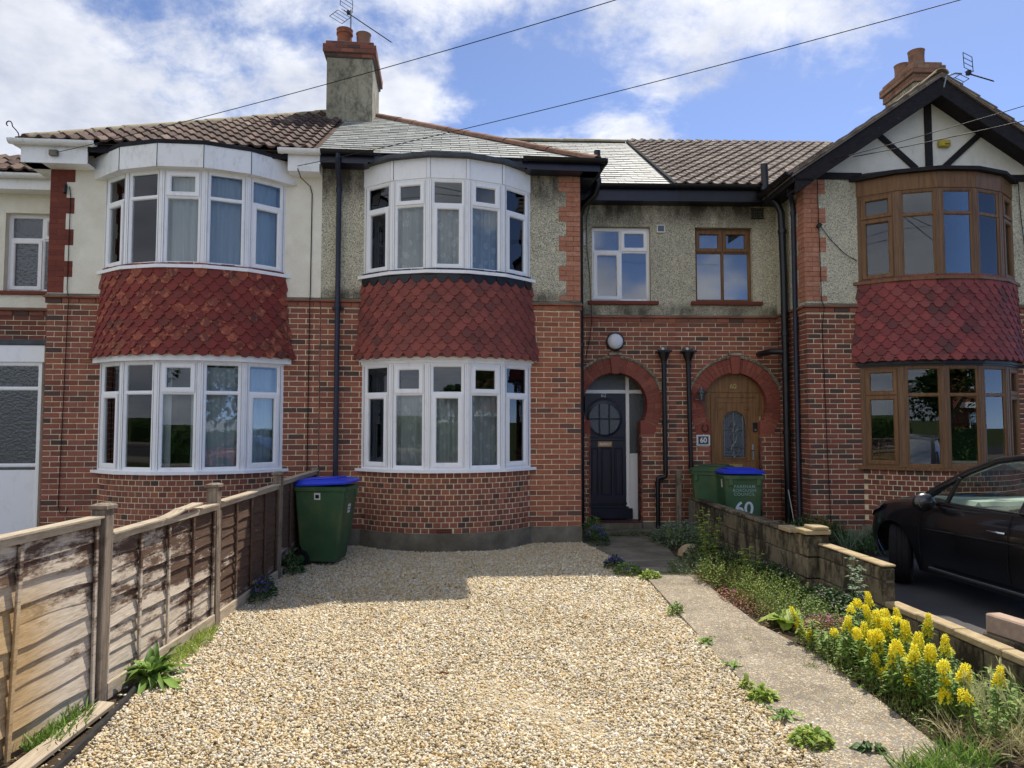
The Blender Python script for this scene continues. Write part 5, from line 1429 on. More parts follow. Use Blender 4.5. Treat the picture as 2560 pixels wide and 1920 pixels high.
sheet('pavement', [(-60, -11.6), (60, -11.6), (60, -9.66), (-60, -9.66)], 0.04, 'paving', thick=0.12)
m = MB(); m.cbox(0, 0.62, 0, 0.36, 0.0, 0.026, 0.003, M=T(2.34, 8.44, 0) @ RZ(0.03)); mh = tag(m.part('inspection_cover', MT['plinth']), 'rectangular concrete inspection cover set across the path near the door', 'drain cover')
MB().cbox(0.40, 0.50, 0.12, 0.15, 0.0262, 0.029, 0.001, M=T(2.34, 8.44, 0) @ RZ(0.03)).part('lifting_slot', MT['rubber'], mh)

# gravel stones: one mass of small angular chips
def point_in(poly, x, y):
    px = np.array([p[0] for p in poly]); py = np.array([p[1] for p in poly]); ins = np.zeros(len(x), bool); j = len(poly)-1
    for i in range(len(poly)):
        c = ((py[i] > y) != (py[j] > y)) & (x < (px[j]-px[i])*(y-py[i])/(py[j]-py[i]+1e-12)+px[i]); ins ^= c; j = i
    return ins
def chips(name, poly, bands, seed, spill=()):
    r = np.random.default_rng(seed); allp = []
    for y0, y1, dens, sz in bands:
        xs0 = min(p[0] for p in poly); xs1 = max(p[0] for p in poly)
        n = int((xs1-xs0)*(y1-y0)*dens); x = r.uniform(xs0, xs1, n); y = r.uniform(y0, y1, n); k = point_in(poly, x, y)
        s = sz*np.exp(r.normal(0, 0.28, n)); allp.append(np.stack([x[k], y[k], s[k]], 1))
    for (cx, cy, sx, sy, n, sz) in spill:
        allp.append(np.stack([r.normal(cx, sx, n), r.normal(cy, sy, n), sz*np.exp(r.normal(0, 0.25, n))], 1))
    A = np.concatenate(allp); n = len(A)
    # low undulation of the gravel bed
    zz = 0.012*np.sin(A[:, 0]*1.7+0.6)*np.sin(A[:, 1]*1.1) + 0.006*np.sin(A[:, 0]*4.1+A[:, 1]*3.3)
    base = np.array([(1, 0, 0), (0, 1, 0), (-1, 0, 0), (0, -1, 0), (0, 0, 1), (0, 0, -1)], float)
    faces = np.array([(0, 1, 4), (1, 2, 4), (2, 3, 4), (3, 0, 4), (1, 0, 5), (2, 1, 5), (3, 2, 5), (0, 3, 5)])
    v = base[None]*(1+r.uniform(-0.35, 0.35, (n, 6, 1))) + r.uniform(-0.22, 0.22, (n, 6, 3))
    sc = np.stack([A[:, 2]*r.uniform(0.8, 1.3, n), A[:, 2]*r.uniform(0.7, 1.1, n), A[:, 2]*r.uniform(0.45, 0.8, n)], 1)
    v = v*sc[:, None, :]
    a = r.uniform(0, 2*np.pi, n); t = r.normal(0, 0.45, n); t2 = r.normal(0, 0.45, n)
    def rot(v, i, j, ang):
        c = np.cos(ang)[:, None]; s = np.sin(ang)[:, None]; w = v.copy(); w[:, :, i] = v[:, :, i]*c - v[:, :, j]*s; w[:, :, j] = v[:, :, i]*s + v[:, :, j]*c; return w
    v = rot(rot(rot(v, 0, 2, t), 1, 2, t2), 0, 1, a)
    v[:, :, 0] += A[:, 0:1]; v[:, :, 1] += A[:, 1:2]; v[:, :, 2] += (zz + r.uniform(-0.004, 0.008, n))[:, None]
    me = bpy.data.meshes.new(name); me.vertices.add(n*6); me.vertices.foreach_set('co', v.reshape(-1).astype(np.float32))
    f = (faces[None]+6*np.arange(n)[:, None, None]).reshape(-1, 3)
    me.loops.add(len(f)*3); me.loops.foreach_set('vertex_index', f.reshape(-1).astype(np.int32))
    me.polygons.add(len(f)); me.polygons.foreach_set('loop_start', (np.arange(len(f))*3).astype(np.int32))
    me.update(calc_edges=True)
    at = me.attributes.new('rnd', 'FLOAT', 'FACE'); at.data.foreach_set('value', np.repeat(r.uniform(0.01, 0.99, n), 8).astype(np.float32))
    me.materials.append(MT['gravel'])
    return place(name, me)
gr = chips('gravel', GRAV, [(2.7, 5.0, 7600, 0.0098), (5.0, 7.2, 6200, 0.0108), (7.2, 10.32, 4400, 0.0125)], 5,
           [(2.08, 5.2, 0.07, 0.8, 420, 0.010), (1.99, 3.6, 0.07, 0.6, 480, 0.010), (2.25, 7.5, 0.04, 0.5, 120, 0.011), (-2.05, 4.2, 0.08, 0.6, 60, 0.011)])
tag(gr, 'pale golden gravel covering the front driveway', 'gravel', kind='stuff')

# ------------------------------------------------------------------ timber fence
FENCE = [(-2.47, 2.55), (-2.16, 4.77), (-1.99, 6.49), (-1.87, 8.30), (-1.775, 10.16)]
PH = [1.28, 1.245, 1.225, 1.20, 1.16]; PT = [1.16, 1.04, 1.05, 1.08]
fence = thing('garden_fence', 'weathered brown overlap timber fence running from the house to the foreground', 'fence', (-2.1, 6, 0))
for i, (x, y) in enumerate(FENCE):
    lean = RX(rng.uniform(-0.012, 0.012)) @ RY(rng.uniform(-0.015, 0.015))
    ang = math.atan2(FENCE[min(i+1, 4)][1]-FENCE[max(i-1, 0)][1], FENCE[min(i+1, 4)][0]-FENCE[max(i-1, 0)][0])
    W = T(x, y, 0) @ RZ(ang) @ lean
    p = MB().cbox(-0.047, 0.047, -0.047, 0.047, -0.2, PH[i]-0.035, 0.006).part('post', MT['post_wood'], fence, W)
    if i < 4:
        m = MB(); c = 0.06; zt = PH[i]
        m.add([(-c, -c, zt-0.034), (c, -c, zt-0.034), (c, c, zt-0.034), (-c, c, zt-0.034), (-c, -c, zt-0.012), (c, -c, zt-0.012), (c, c, zt-0.012), (-c, c, zt-0.012), (-0.03, -0.03, zt), (0.03, -0.03, zt), (0.03, 0.03, zt), (-0.03, 0.03, zt)],
              [(3, 2, 1, 0), (0, 1, 5, 4), (1, 2, 6, 5), (2, 3, 7, 6), (3, 0, 4, 7), (4, 5, 9, 8), (5, 6, 10, 9), (6, 7, 11, 10), (7, 4, 8, 11), (8, 9, 10, 11)])
        m.part('post_cap', MT['post_wood'], p, W)
def slat(L, h, seed):
    r = random.Random(seed); n = 16; vs = []; fs = []
    ph = r.uniform(0, 6); am = r.uniform(0.004, 0.016); bow = r.uniform(-0.008, 0.012)
    for k in range(n+1):
        x = L*k/n; wv = am*math.sin(ph+k*0.55)+0.5*am*math.sin(2*ph+k*1.3); yb = bow*math.sin(math.pi*k/n) + r.uniform(-0.002, 0.002)
        vs += [(x, 0.002, h+0.01), (x, -0.007+yb*0.3, h*0.5), (x, -0.015+yb*0.6, wv), (x, -0.006+yb*0.6, wv-0.001), (x, 0.012, h+0.01)]
    for k in range(n):
        b = k*5; c = b+5
        for q in range(4): fs.append((b+q, c+q, c+q+1, b+q+1))
        fs.append((b+4, c+4, c, b))
    fs += [(0, 1, 2, 3, 4), tuple(n*5+q for q in (4, 3, 2, 1, 0))]
    return MB().add(vs, fs)
sd = 100
for i in range(4):
    a = Vector(FENCE[i]+(0,)); b = Vector(FENCE[i+1]+(0,)); d = (b-a); L = d.length-0.11; t = d.normalized()
    F = frame(a+t*0.055, t, Vector((-t.y, t.x, 0)))
    zt = PT[i]; zb = 0.075 if i else 0.02; n = 10 if i else 10; g = (zt-0.05-zb)/n
    for k in range(n):
        sd += 1
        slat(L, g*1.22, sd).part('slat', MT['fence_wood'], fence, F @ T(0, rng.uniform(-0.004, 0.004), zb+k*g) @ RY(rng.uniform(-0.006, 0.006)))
    # battens
    nb = 5 if i else 4
    for q in range(nb):
        x = 0.0 if q == 0 else (L-0.036 if q == nb-1 else L*q/(nb-1)-0.018)
        tilt = (0.045 if (i == 0 and q == nb-2) else rng.uniform(-0.008, 0.008))
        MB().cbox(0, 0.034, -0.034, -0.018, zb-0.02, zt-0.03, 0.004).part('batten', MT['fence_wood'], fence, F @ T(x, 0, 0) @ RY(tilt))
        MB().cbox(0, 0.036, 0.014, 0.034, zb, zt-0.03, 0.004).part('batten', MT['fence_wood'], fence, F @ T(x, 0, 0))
    MB().cbox(0, L, -0.036, -0.016, zt-0.045, zt, 0.004).part('top_rail', MT['bare_wood'], fence, F @ T(0, -0.003, 0))
    # cap strip, sprung and broken in places
    m = MB(); segs = [(0.0, 0.42, 0.0, 0.0), (0.43, 0.62, 0.0, 0.035), (0.60, 0.80, 0.03, 0.045), (0.80, 1.0, 0.0, 0.0)] if i == 1 else [(0, 0.5, 0, 0), (0.503, 1, 0, 0)]
    for s0, s1, l0, l1 in segs:
        k = 6; vs = []
        for q in range(k+1):
            x = L*(s0+(s1-s0)*q/k); z = zt+0.001+l0+(l1-l0)*(q/k)**2
            vs += [(x, -0.06, z), (x, 0.03, z), (x, 0.03, z+0.012), (x, -0.06, z+0.012)]
        fs = [(q*4+e, q*4+(e+1) % 4, q*4+4+(e+1) % 4, q*4+4+e) for q in range(k) for e in range(4)] + [(0, 1, 2, 3), (k*4+3, k*4+2, k*4+1, k*4)]
        m.add(vs, fs)
    m.part('cap_strip', MT['bare_wood'], fence, F)
    if i: MB().cbox(0, L, -0.045, -0.02, 0.0, zb+0.03, 0.004).part('gravel_board', MT['bare_wood'], fence, F)

# plank and plastic edging in the foreground bed
tag(MB().cbox(-0.05, 0.05, 0, 1.95, 0.0, 0.03, 0.004).part('timber_plank', MT['bare_wood'], None, T(-2.16, 2.75, 0.01) @ RZ(-0.05) @ RY(0.12)), 'split pale timber plank lying on the soil beside the fence', 'plank')
m = MB(); pts = [(-1.90, 2.4), (-1.905, 3.2), (-1.915, 3.8), (-1.935, 4.3), (-1.965, 4.75), (-2.0, 5.05)]
for (x0, y0), (x1, y1) in zip(pts[:-1], pts[1:]):
    m.add([(x0-0.012, y0, -0.05), (x0+0.012, y0, -0.05), (x0+0.012, y0, 0.045), (x0-0.012, y0, 0.045), (x1-0.012, y1, -0.05), (x1+0.012, y1, -0.05), (x1+0.012, y1, 0.045), (x1-0.012, y1, 0.045)], [(0, 1, 5, 4), (1, 2, 6, 5), (2, 3, 7, 6), (3, 0, 4, 7), (0, 3, 2, 1), (4, 5, 6, 7)])
tag(m.part('plastic_edging', MT['plastic_edge']), 'black plastic edging strip between gravel and fence bed', 'edging')

# ------------------------------------------------------------------ low block wall
wall = thing('block_wall', 'low weathered concrete block wall stepping down beside the flower bed', 'wall', (3.8, 7, 0))
wo = Vector((3.865, 10.95, 0)); wd = Vector((-0.021, -1, 0)).normalized(); wn = Vector((-wd.y, wd.x, 0))
FW = frame(wo, wd, wn)
def blk(x0, x1, z0, z1, y0=0.0, y1=0.10, mat='block', name='block'):
    M = T((x0+x1)/2, 0, (z0+z1)/2); r = rng.uniform
    m = MB().cbox(-(x1-x0)/2, (x1-x0)/2, y0+r(-0.003, 0.003), y1+r(-0.003, 0.003), -(z1-z0)/2, (z1-z0)/2, 0.008)
    return m.part(name, MT[mat], wall, FW @ M @ RY(r(-0.004, 0.004)))
def course(x0, x1, z0, h, phase, **k):
    x = x0-(0.225 if phase else 0)
    while x < x1-0.02:
        a, b = max(x, x0), min(x+0.44, x1)
        if b-a > 0.05: blk(a, b-0.008, z0, z0+h-0.010, **k)
        x += 0.45
for k in range(3): course(0.0, 3.74, -0.07+k*0.205, 0.205, k % 2)
blk(0.0, 0.30, -0.03, 0.54, -0.02, -0.004, 'plinth', 'render_patch')
x = 0.0
while x < 3.15:
    L = rng.uniform(0.40, 0.46); blk(x, x+L-0.01, 0.547, 0.582+rng.uniform(-0.005, 0.008), -0.02, 0.125, 'block', 'coping_stone'); x += L
blk(3.18, 3.46, 0.55, 0.60, -0.03, 0.13, 'coping', 'coping_stone'); blk(3.44, 3.76, 0.55, 0.59, 0.01, 0.12, 'coping', 'coping_stone')
for k in range(3): blk(3.76, 4.02, -0.03+k*0.215, -0.03+(k+1)*0.215-0.012, -0.12, 0.12)
blk(3.745, 4.035, 0.618, 0.665, -0.135, 0.13, 'coping', 'pier_cap'); blk(3.82, 4.04, 0.666, 0.70, -0.05, 0.11, 'coping', 'pier_cap')
for k in range(2): course(4.025, 5.14, -0.03+k*0.215, 0.215, k % 2)
course(4.025, 5.14, 0.40, 0.115, 0)
x = 4.03
while x < 5.12:
    L = min(0.37, 5.14-x); blk(x, x+L-0.008, 0.517, 0.538, -0.01, 0.112, 'coping', 'coping_stone'); x += L
course(5.145, 9.4, -0.03, 0.215, 1); 
x = 5.15
while x < 9.3:
    L = rng.uniform(0.40, 0.46); blk(x, x+L-0.004, 0.187, 0.245+rng.uniform(-0.012, 0.01), -0.008, 0.11, 'coping', 'coping_stone'); x += L
MB().box(0, 3.745, 0.02, 0.09, -0.1, 0.54).part('wall_mortar', MT['plinth'], wall, FW)
MB().box(4.02, 5.13, 0.02, 0.09, -0.1, 0.505).part('wall_mortar', MT['plinth'], wall, FW)
MB().box(5.135, 9.4, 0.02, 0.09, -0.1, 0.19).part('wall_mortar', MT['plinth'], wall, FW)
tag(MB().cbox(-0.07, 0.07, -0.22, 0.22, 0.0, 0.145, 0.012).part('concrete_block', MT['stone_loose'], None, T(4.24, 4.96, 0.15) @ RZ(0.12) @ RY(0.02)), 'single loose pinkish block standing behind the low wall beside the car', 'block')
tag(MB().cbox(-0.085, 0.085, -0.24, 0.24, -0.01, 0.149, 0.012).part('concrete_block', MT['block'], None, T(4.24, 4.96, 0) @ RZ(0.08)), 'rough grey block lying under the loose pinkish block behind the low wall', 'block')

# grey timber post and white cane near the doors
tag(MB().cbox(-0.04, 0.04, -0.04, 0.04, -0.1, 0.99, 0.006).part('timber_post', MT['post_wood'], None, FREC @ T(1.655, -0.22, 0) @ RY(0.01)), 'grey weathered timber post standing between the two black drainpipes', 'post')
tag(MB().tube([FR @ Vector((3.26, 0.42, 0.72)), FR @ Vector((3.31, 0.30, 0.1))], 0.006, 6).part('plant_cane', MT['white_plastic']), 'thin white cane leaning by the black pipes under number 60', 'cane')
# fallen leaves
def dead_leaf(x, y, a, lab):
    m = MB(); n = 6; vs = []
    for k in range(n+1):
        t = k/n; w = 0.014*math.sin(math.pi*t)**0.7; x_ = -0.035+0.07*t; z = 0.006*math.sin(t*5)
        vs += [(x_, -w, z+0.010), (x_, 0, z), (x_, w, z+0.010)]
    fs = [(k*3+e, k*3+e+1, k*3+4+e, k*3+3+e) for k in range(n) for e in range(2)]
    tag(m.add(vs, fs).part('fallen_leaf', MT['dead_leaf'], None, T(x, y, 0.022) @ RZ(a)), lab, 'leaf', 'dead leaves on the gravel')
dead_leaf(0.012, 5.03, 0.3, 'small brown dead leaf lying on the gravel nearer the camera'); dead_leaf(0.24, 6.78, 1.2, 'small brown dead leaf on the gravel close to the shadow edge')

# ------------------------------------------------------------------ wheelie bins
def wheelie_bin(label, W, lid, stickers=(), group='wheelie bins', lidtilt=0.0):
    b = thing('wheelie_bin', label, 'bin', (0, 0, 0), group); b.matrix_basis = W; WM[b] = W
    # body: x across, y depth (front at -y), tapering down
    def ring_pts(z, hx, y0, y1, c=0.03):
        return [(-hx+c, y0, z), (hx-c, y0, z), (hx, y0+c, z), (hx, y1-c, z), (hx-c, y1, z), (-hx+c, y1, z), (-hx, y1-c, z), (-hx, y0+c, z)]
    lev = [(0.06, 0.215, -0.20, 0.24), (0.12, 0.222, -0.215, 0.27), (0.24, 0.235, -0.232, 0.285), (0.26, 0.238, -0.25, 0.30), (0.86, 0.272, -0.325, 0.345), (0.93, 0.276, -0.335, 0.35), (0.935, 0.292, -0.352, 0.36), (0.985, 0.295, -0.356, 0.362), (0.99, 0.285, -0.345, 0.352)]
    m = MB(); vs = []
    for L in lev: vs += ring_pts(*L)
    fs = [(i*8+k, i*8+(k+1) % 8, i*8+8+(k+1) % 8, i*8+8+k) for i in range(len(lev)-1) for k in range(8)] + [tuple(range(7, -1, -1)), tuple(range((len(lev)-1)*8, len(lev)*8))]
    m.add(vs, fs); m.part('body', MT['bin_green'], b, W, smooth=28)
    m = MB()
    for s in (-1, 1): m.cbox(s*0.2-0.03, s*0.2+0.03, -0.352, -0.30, 0.84, 0.935, 0.008)
    m.part('rim_gusset', MT['bin_green'], b, W)
    m = MB(); vs = []
    for z, hx, y0, y1 in ((0.99, 0.30, -0.375, 0.36), (1.012, 0.302, -0.378, 0.362), (1.03, 0.285, -0.35, 0.355), (1.05, 0.25, -0.29, 0.345), (1.055, 0.22, -0.24, 0.33)): vs += ring_pts(z, hx, y0, y1, 0.045)
    fs = [(i*8+k, i*8+(k+1) % 8, i*8+8+(k+1) % 8, i*8+8+k) for i in range(4) for k in range(8)] + [tuple(range(7, -1, -1)), tuple(range(32, 40))]
    m.add(vs, fs)
    l = m.part('lid', MT[lid], b, W @ T(0, 0.36, 0.99) @ RX(-lidtilt) @ T(0, -0.36, -0.99), smooth=28)
    MB().cbox(-0.20, 0.20, -0.20, 0.30, 1.0545, 1.07, 0.008).part('lid_panel', MT[lid], l, WM[l])
    m = MB().tube([(-0.24, 0.36, 0.955), (-0.24, 0.41, 0.965), (0.24, 0.41, 0.965), (0.24, 0.36, 0.955)], 0.014, 10); m.part('handle', MT['bin_green'], b, W, smooth=40)
    MB().tube([(-0.26, 0.24, 0.10), (0.26, 0.24, 0.10)], 0.012, 10).part('axle', MT['steel'], b, W, smooth=40)
    for s in (-1, 1):
        Mw = frame((s*0.255, 0.24, 0.10), (0, 1, 0), (0, 0, 1), (1, 0, 0))
        w = MB().lathe([(0.05, -0.018), (0.085, -0.022), (0.10, -0.016), (0.10, 0.016), (0.085, 0.022), (0.05, 0.018)], 24, M=Mw).part('wheel', MT['rubber'], b, W, smooth=35)
        MB().lathe([(0.0, -0.014), (0.052, -0.012), (0.052, 0.012), (0.0, 0.014)], 16, M=Mw).part('hub', MT['bin_green'], w, W, smooth=35)
    for s in stickers: s(b, W)
    return b
ftilt = math.atan2(0.075, 0.6)
def st_number(txt, size, z):
    def f(b, W): place('painted_number', text_mesh(txt, size, MT['print_white'], 0.003, offset=0.004), b, W @ T(0, -0.25-(z-0.26)*0.125-0.004, z) @ RX(math.pi/2+0.125))
    return f
def st_text(txt, size, z, mat='print_dim'):
    def f(b, W): place('embossed_lettering', text_mesh(txt, size, MT[mat], 0.0015, spacing=1.15, offset=0.001), b, W @ T(0, -0.25-(z-0.26)*0.125-0.004, z) @ RX(math.pi/2+0.125))
    return f
def st_side(x_sign, y, z, w, h, name='sticker', mat='sticker'):
    def f(b, W):
        X = x_sign*(0.238+(z-0.26)*0.0567+0.003)
        M = W @ T(X, y, z) @ RZ(x_sign*math.pi/2) @ RX(0.057)
        MB().box(-w/2, w/2, -0.0015, 0.0015, -h/2, h/2).part(name, MT[mat], b, M)
    return f
def st_front(x, z, w, h, name='sticker'):
    def f(b, W): MB().box(-w/2, w/2, -0.0015, 0.0015, -h/2, h/2).part(name, MT['sticker'], b, W @ T(x, -0.25-(z-0.26)*0.125-0.003, z) @ RX(0.125))
    return f
wheelie_bin('green wheelie bin with blue lid standing between the fence and the bay', T(-1.45, 9.16, 0.0) @ RZ(R_(78)) @ Matrix.Diagonal((0.93, 0.93, 0.98, 1)), 'bin_blue',
            [st_side(-1, 0.03, 0.87, 0.085, 0.085), st_side(-1, 0.03, 0.868, 0.05, 0.045, 'sticker_print', 'rubber'), st_front(0.0, 0.74, 0.10, 0.03), st_front(0.0, 0.70, 0.10, 0.03), st_front(0.0, 0.66, 0.10, 0.03)], lidtilt=0.05)
wheelie_bin('green wheelie bin with blue lid and white number 60 behind the low wall', FR @ T(2.36, 0.08, 0) @ RZ(R_(-4)), 'bin_blue',
            [st_number('60', 0.27, 0.50), st_text('FAREHAM\nBOROUGH\nCOUNCIL', 0.062, 0.77), st_side(-1, -0.12, 0.86, 0.06, 0.12)], lidtilt=0.03)
wheelie_bin('all green wheelie bin with green lid behind the blue lidded bin by the brown door', FR @ T(2.16, 0.62, 0.02) @ RZ(R_(-28)), 'bin_green', [])

# ------------------------------------------------------------------ small fixed things
lp = thing('wall_lamp', 'round white bulkhead lamp with black rim above the dark door', 'lamp', FREC @ Vector((0.70, -0.02, 3.07)))
Ml = frame((0.70, -0.011, 3.07), (1, 0, 0), (0, 0, 1), (0, -1, 0))
MB().lathe([(0.0, 0.0), (0.15, 0.0), (0.152, 0.02), (0.145, 0.045), (0.125, 0.05)], 32, M=Ml).part('rim', MT['black_paint'], lp, FREC, smooth=35)
MB().lathe([(0.126, 0.045), (0.12, 0.06), (0.09, 0.085), (0.05, 0.098), (0.0, 0.102)], 32, M=Ml).part('diffuser', MT['lamp_glass'], lp, FREC, smooth=60)
lt = thing('wall_lantern', 'small grey lantern lamp on the brick arch of number 60', 'lamp', FREC @ Vector((2.075, -0.1, 2.2)))
c = (2.085, -0.11, 2.08)
MB().lathe([(0.0, 0.0), (0.03, 0.005), (0.035, 0.02), (0.042, 0.03)], 12, c=c).part('base', MT['steel'], lt, FREC, smooth=35)
MB().lathe([(0.04, 0.03), (0.058, 0.15)], 12, c=c).part('lantern_glass', MT['glass_frosted'], lt, FREC, smooth=60)
MB().lathe([(0.085, 0.148), (0.09, 0.155), (0.05, 0.20), (0.02, 0.225), (0.012, 0.25), (0.0, 0.255)], 12, c=c).part('roof', MT['steel'], lt, FREC, smooth=35)
MB().tube([(2.0, -0.012, 2.13), (2.0, -0.05, 2.13), (2.05, -0.09, 2.12)], 0.009, 8).part('bracket', MT['steel'], lt, FREC, smooth=40)
sg = thing('house_number_sign', 'white edged blue plaque reading 60 beside the brown door', 'sign', FREC @ Vector((2.13, -0.02, 1.46)))
MB().cbox(2.02, 2.245, -0.022, -0.006, 1.375, 1.55, 0.004).part('plate_border', MT['white_plastic'], sg, FREC)
MB().cbox(2.045, 2.22, -0.026, -0.0215, 1.395, 1.53, 0.002).part('plate', MT['sign_navy'], sg, FREC)
m = MB()
for k in range(14): m.box(2.05+k*0.0121, 2.056+k*0.0121, -0.0275, -0.0262, 1.40, 1.405); m.box(2.05+k*0.0121, 2.056+k*0.0121, -0.0275, -0.0262, 1.52, 1.525)
for k in range(10): m.box(2.049, 2.054, -0.0275, -0.0262, 1.408+k*0.0115, 1.414+k*0.0115); m.box(2.211, 2.216, -0.0275, -0.0262, 1.408+k*0.0115, 1.414+k*0.0115)
m.part('beaded_edge', MT['white_plastic'], sg, FREC)
place('number', text_mesh('60', 0.115, MT['white_plastic'], 0.002, offset=0.003), sg, FREC @ T(2.132, -0.0275, 1.462) @ RX(math.pi/2))
hs = [(2.165+0.052*math.sin(a), -0.018, 1.66-0.058*math.cos(a)) for a in [R_(-150+300*k/16) for k in range(17)]]
tag(MB().tube(hs, 0.011, 8).part('horseshoe', MT['horseshoe_iron'], None, FREC, smooth=40), 'rusty horseshoe hung on the arch beside the brown door', 'horseshoe')
vt = thing('wall_vent', 'small square grey extractor vent on pebbledash between the two upper windows', 'vent', FREC @ Vector((1.47, 0, 4.94)))
rect_ring(MB(), 1.405, 1.54, 4.875, 5.005, 0.014, -0.045, -0.010).part('frame', MT['white_plastic'], vt, FREC)
m = MB()
for k in range(6): m.box(1.42, 1.525, -0.036, -0.030, 4.892+k*0.018, 4.900+k*0.018)
m.part('louvre', MT['steel'], vt, FREC); MB().box(1.42, 1.525, -0.02, -0.011, 4.89, 4.99).part('backing', MT['rubber'], vt, FREC)
al = thing('alarm_box', 'faded yellow alarm box on the white gable', 'alarm box', FR @ Vector((5.6, 0, 6.0)))
MB().cbox(5.50, 5.68, -0.075, -0.006, 5.955, 6.065, 0.014).part('cover', MT['alarm_yellow'], al, FR)
m = MB(); m.box(5.58, 5.66, -0.0765, -0.075, 5.995, 6.003); m.box(5.58, 5.66, -0.0765, -0.075, 5.983, 5.989); m.part('printed_line', MT['rubber'], al, FR)
tag(MB().cbox(0.185, 0.215, -0.045, -0.011, 4.65, 4.86, 0.006).part('sensor_box', MT['white_plastic'], None, FREC), 'slim white box fixed on the pebbledash beside the white upper window', 'sensor')
cm = thing('security_camera', 'small dark camera fixed to orange corner bricks of number 60', 'camera', FR @ Vector((3.62, -0.05, 4.72)))
MB().tube([(3.62, -0.015, 4.72), (3.60, -0.10, 4.71)], 0.035, 10).part('housing', MT['black_paint'], cm, FR, smooth=35)
MB().tube([(3.60, -0.08, 4.74), (3.54, -0.16, 4.77)], 0.006, 6).part('antenna', MT['black_paint'], cm, FR)
ck = thing('flood_sensor', 'small black lamp on the dark red corner bricks of the left house', 'lamp', FM @ Vector((-5.2, -0.05, 4.98)))
MB().tube([(-5.27, -0.03, 5.06), (-5.255, -0.07, 4.94)], 0.022, 10).part('housing', MT['black_paint'], ck, FM, smooth=35)
MB().cbox(-5.285, -5.255, -0.035, -0.013, 5.03, 5.08, 0.004).part('bracket', MT['black_paint'], ck, FM)

# ------------------------------------------------------------------ aerials and wires
def yagi(name, label, F, mast, boom0, boom1, n, el, refl=True):
    a = thing(name, label, 'aerial', tuple(F @ Vector(mast[0])))
    MB().tube(mast, 0.014, 8).part('mast', MT['steel'], a, F, smooth=40)
    b0 = Vector(boom0); b1 = Vector(boom1); d = (b1-b0); MB().tube([b0, b1], 0.010, 8).part('boom', MT['wire'], a, F, smooth=40)
    s = d.cross(Vector((0, 0, 1))).normalized(); up = s.cross(d.normalized())
    for k in range(n):
        p = b0+d*((k+0.6)/n); l = el*(1-0.35*k/n)
        MB().tube([p-s*l/2, p+s*l/2], 0.0045, 5).part('element', MT['wire'], a, F)
    if refl:
        for q in (-1, 1):
            m = MB()
            for k in range(4):
                c = b0+d*0.03+up*q*(0.05+0.06*k)-d.normalized()*0.05*k; m.tube([c-s*el*0.65, c+s*el*0.65], 0.005, 5)
            for e in (-1, 1):
                c0 = b0+d*0.03+up*q*0.05+s*e*el*0.65; c1 = b0+d*0.03+up*q*0.23-d.normalized()*0.15+s*e*el*0.65; m.tube([c0, c1], 0.006, 5)
            m.part('reflector', MT['wire'], a, F)
    MB().cbox(-0.03, 0.03, -0.03, 0.03, -0.02, 0.05, 0.006, M=T(*(b0+d*0.1))).part('dipole_box', MT['black_paint'], a, F)
    return a
yagi('tv_aerial', 'television aerial pointing right on the grey rendered chimney', FM, [(-1.80, 3.05, 8.5), (-1.80, 3.05, 9.62)], (-1.93, 3.05, 9.60), (-0.98, 2.26, 8.60), 12, 0.24)
yagi('tv_aerial', 'small television aerial beside the chimney above the black and white gable', FR, [(5.42, -0.31, 6.72), (5.44, -0.36, 6.9), (5.62, -0.3, 6.98), (5.75, -0.25, 7.0)], (5.80, -0.28, 7.0), (5.98, -0.6, 6.72), 7, 0.2)
yagi('tv_aerial', 'far television aerial at the right picture edge behind the gable', FR, [(8.25, 3.2, 6.9), (8.25, 3.2, 7.75)], (8.2, 3.2, 7.55), (8.6, 2.6, 7.5), 7, 0.3)
def cable(label, a, b, sag, r=0.005, ext=1.25, name='overhead_cable'):
    a = Vector(a); b = Vector(b); b = a+(b-a)*ext
    pts = [a+(b-a)*(k/24)-Vector((0, 0, 4*sag*(k/24)*(1-k/24))) for k in range(25)]
    return tag(MB().tube(pts, r, 6).part(name, MT['wire'], smooth=60), label, 'cable', 'overhead cables')
A1 = FM @ Vector((-5.29, -0.3, 5.42)); cable('overhead cable rising from the left house fascia past the tall chimney', A1, (1.565, 6.667, 5.946), 0.10)
A2 = FM @ Vector((-2.06, -0.3, 5.35)); cable('overhead cable rising from above the middle house across the slate roof', A2, (4.611, 5.984, 5.699), 0.10)
A3 = FR @ Vector((3.72, -0.36, 5.62)); cable('upper pale cable crossing the black and white gable', A3, (6.492, 7.231, 5.329), 0.02, 0.005)
A4 = FR @ Vector((4.0, -0.36, 5.66)); cable('lower pale cable crossing the black and white gable', A4, (6.493, 7.24, 5.162), 0.02, 0.006)
def wall_cable(label, F, pts, r=0.006):
    return tag(MB().tube(pts, r, 6).part('wall_cable', MT['wire'], None, F, smooth=60), label, 'cable', 'cables clipped to walls')
wall_cable('dark cable clipped down the left house beside its dark red corner bricks', FM, [(-5.22, -0.03, 5.05), (-5.20, -0.03, 4.9), (-5.21, -0.025, 3.6), (-5.17, -0.05, 3.46), (-5.19, -0.025, 3.2), (-5.22, -0.015, 1.6), (-5.235, -0.015, 0.62), (-5.20, -0.03, 0.52), (-5.12, -0.03, 0.52), (-5.10, -0.03, 0.6)])
wall_cable('dark cable running down the cream wall between the two left houses', FM, [(-2.06, -0.29, 5.32), (-2.02, -0.26, 5.2), (-1.93, -0.03, 5.15), (-1.905, -0.02, 5.05), (-1.91, -0.02, 3.6), (-1.91, -0.055, 3.47), (-1.915, -0.02, 3.3), (-1.92, -0.015, 0.9)], 0.007)
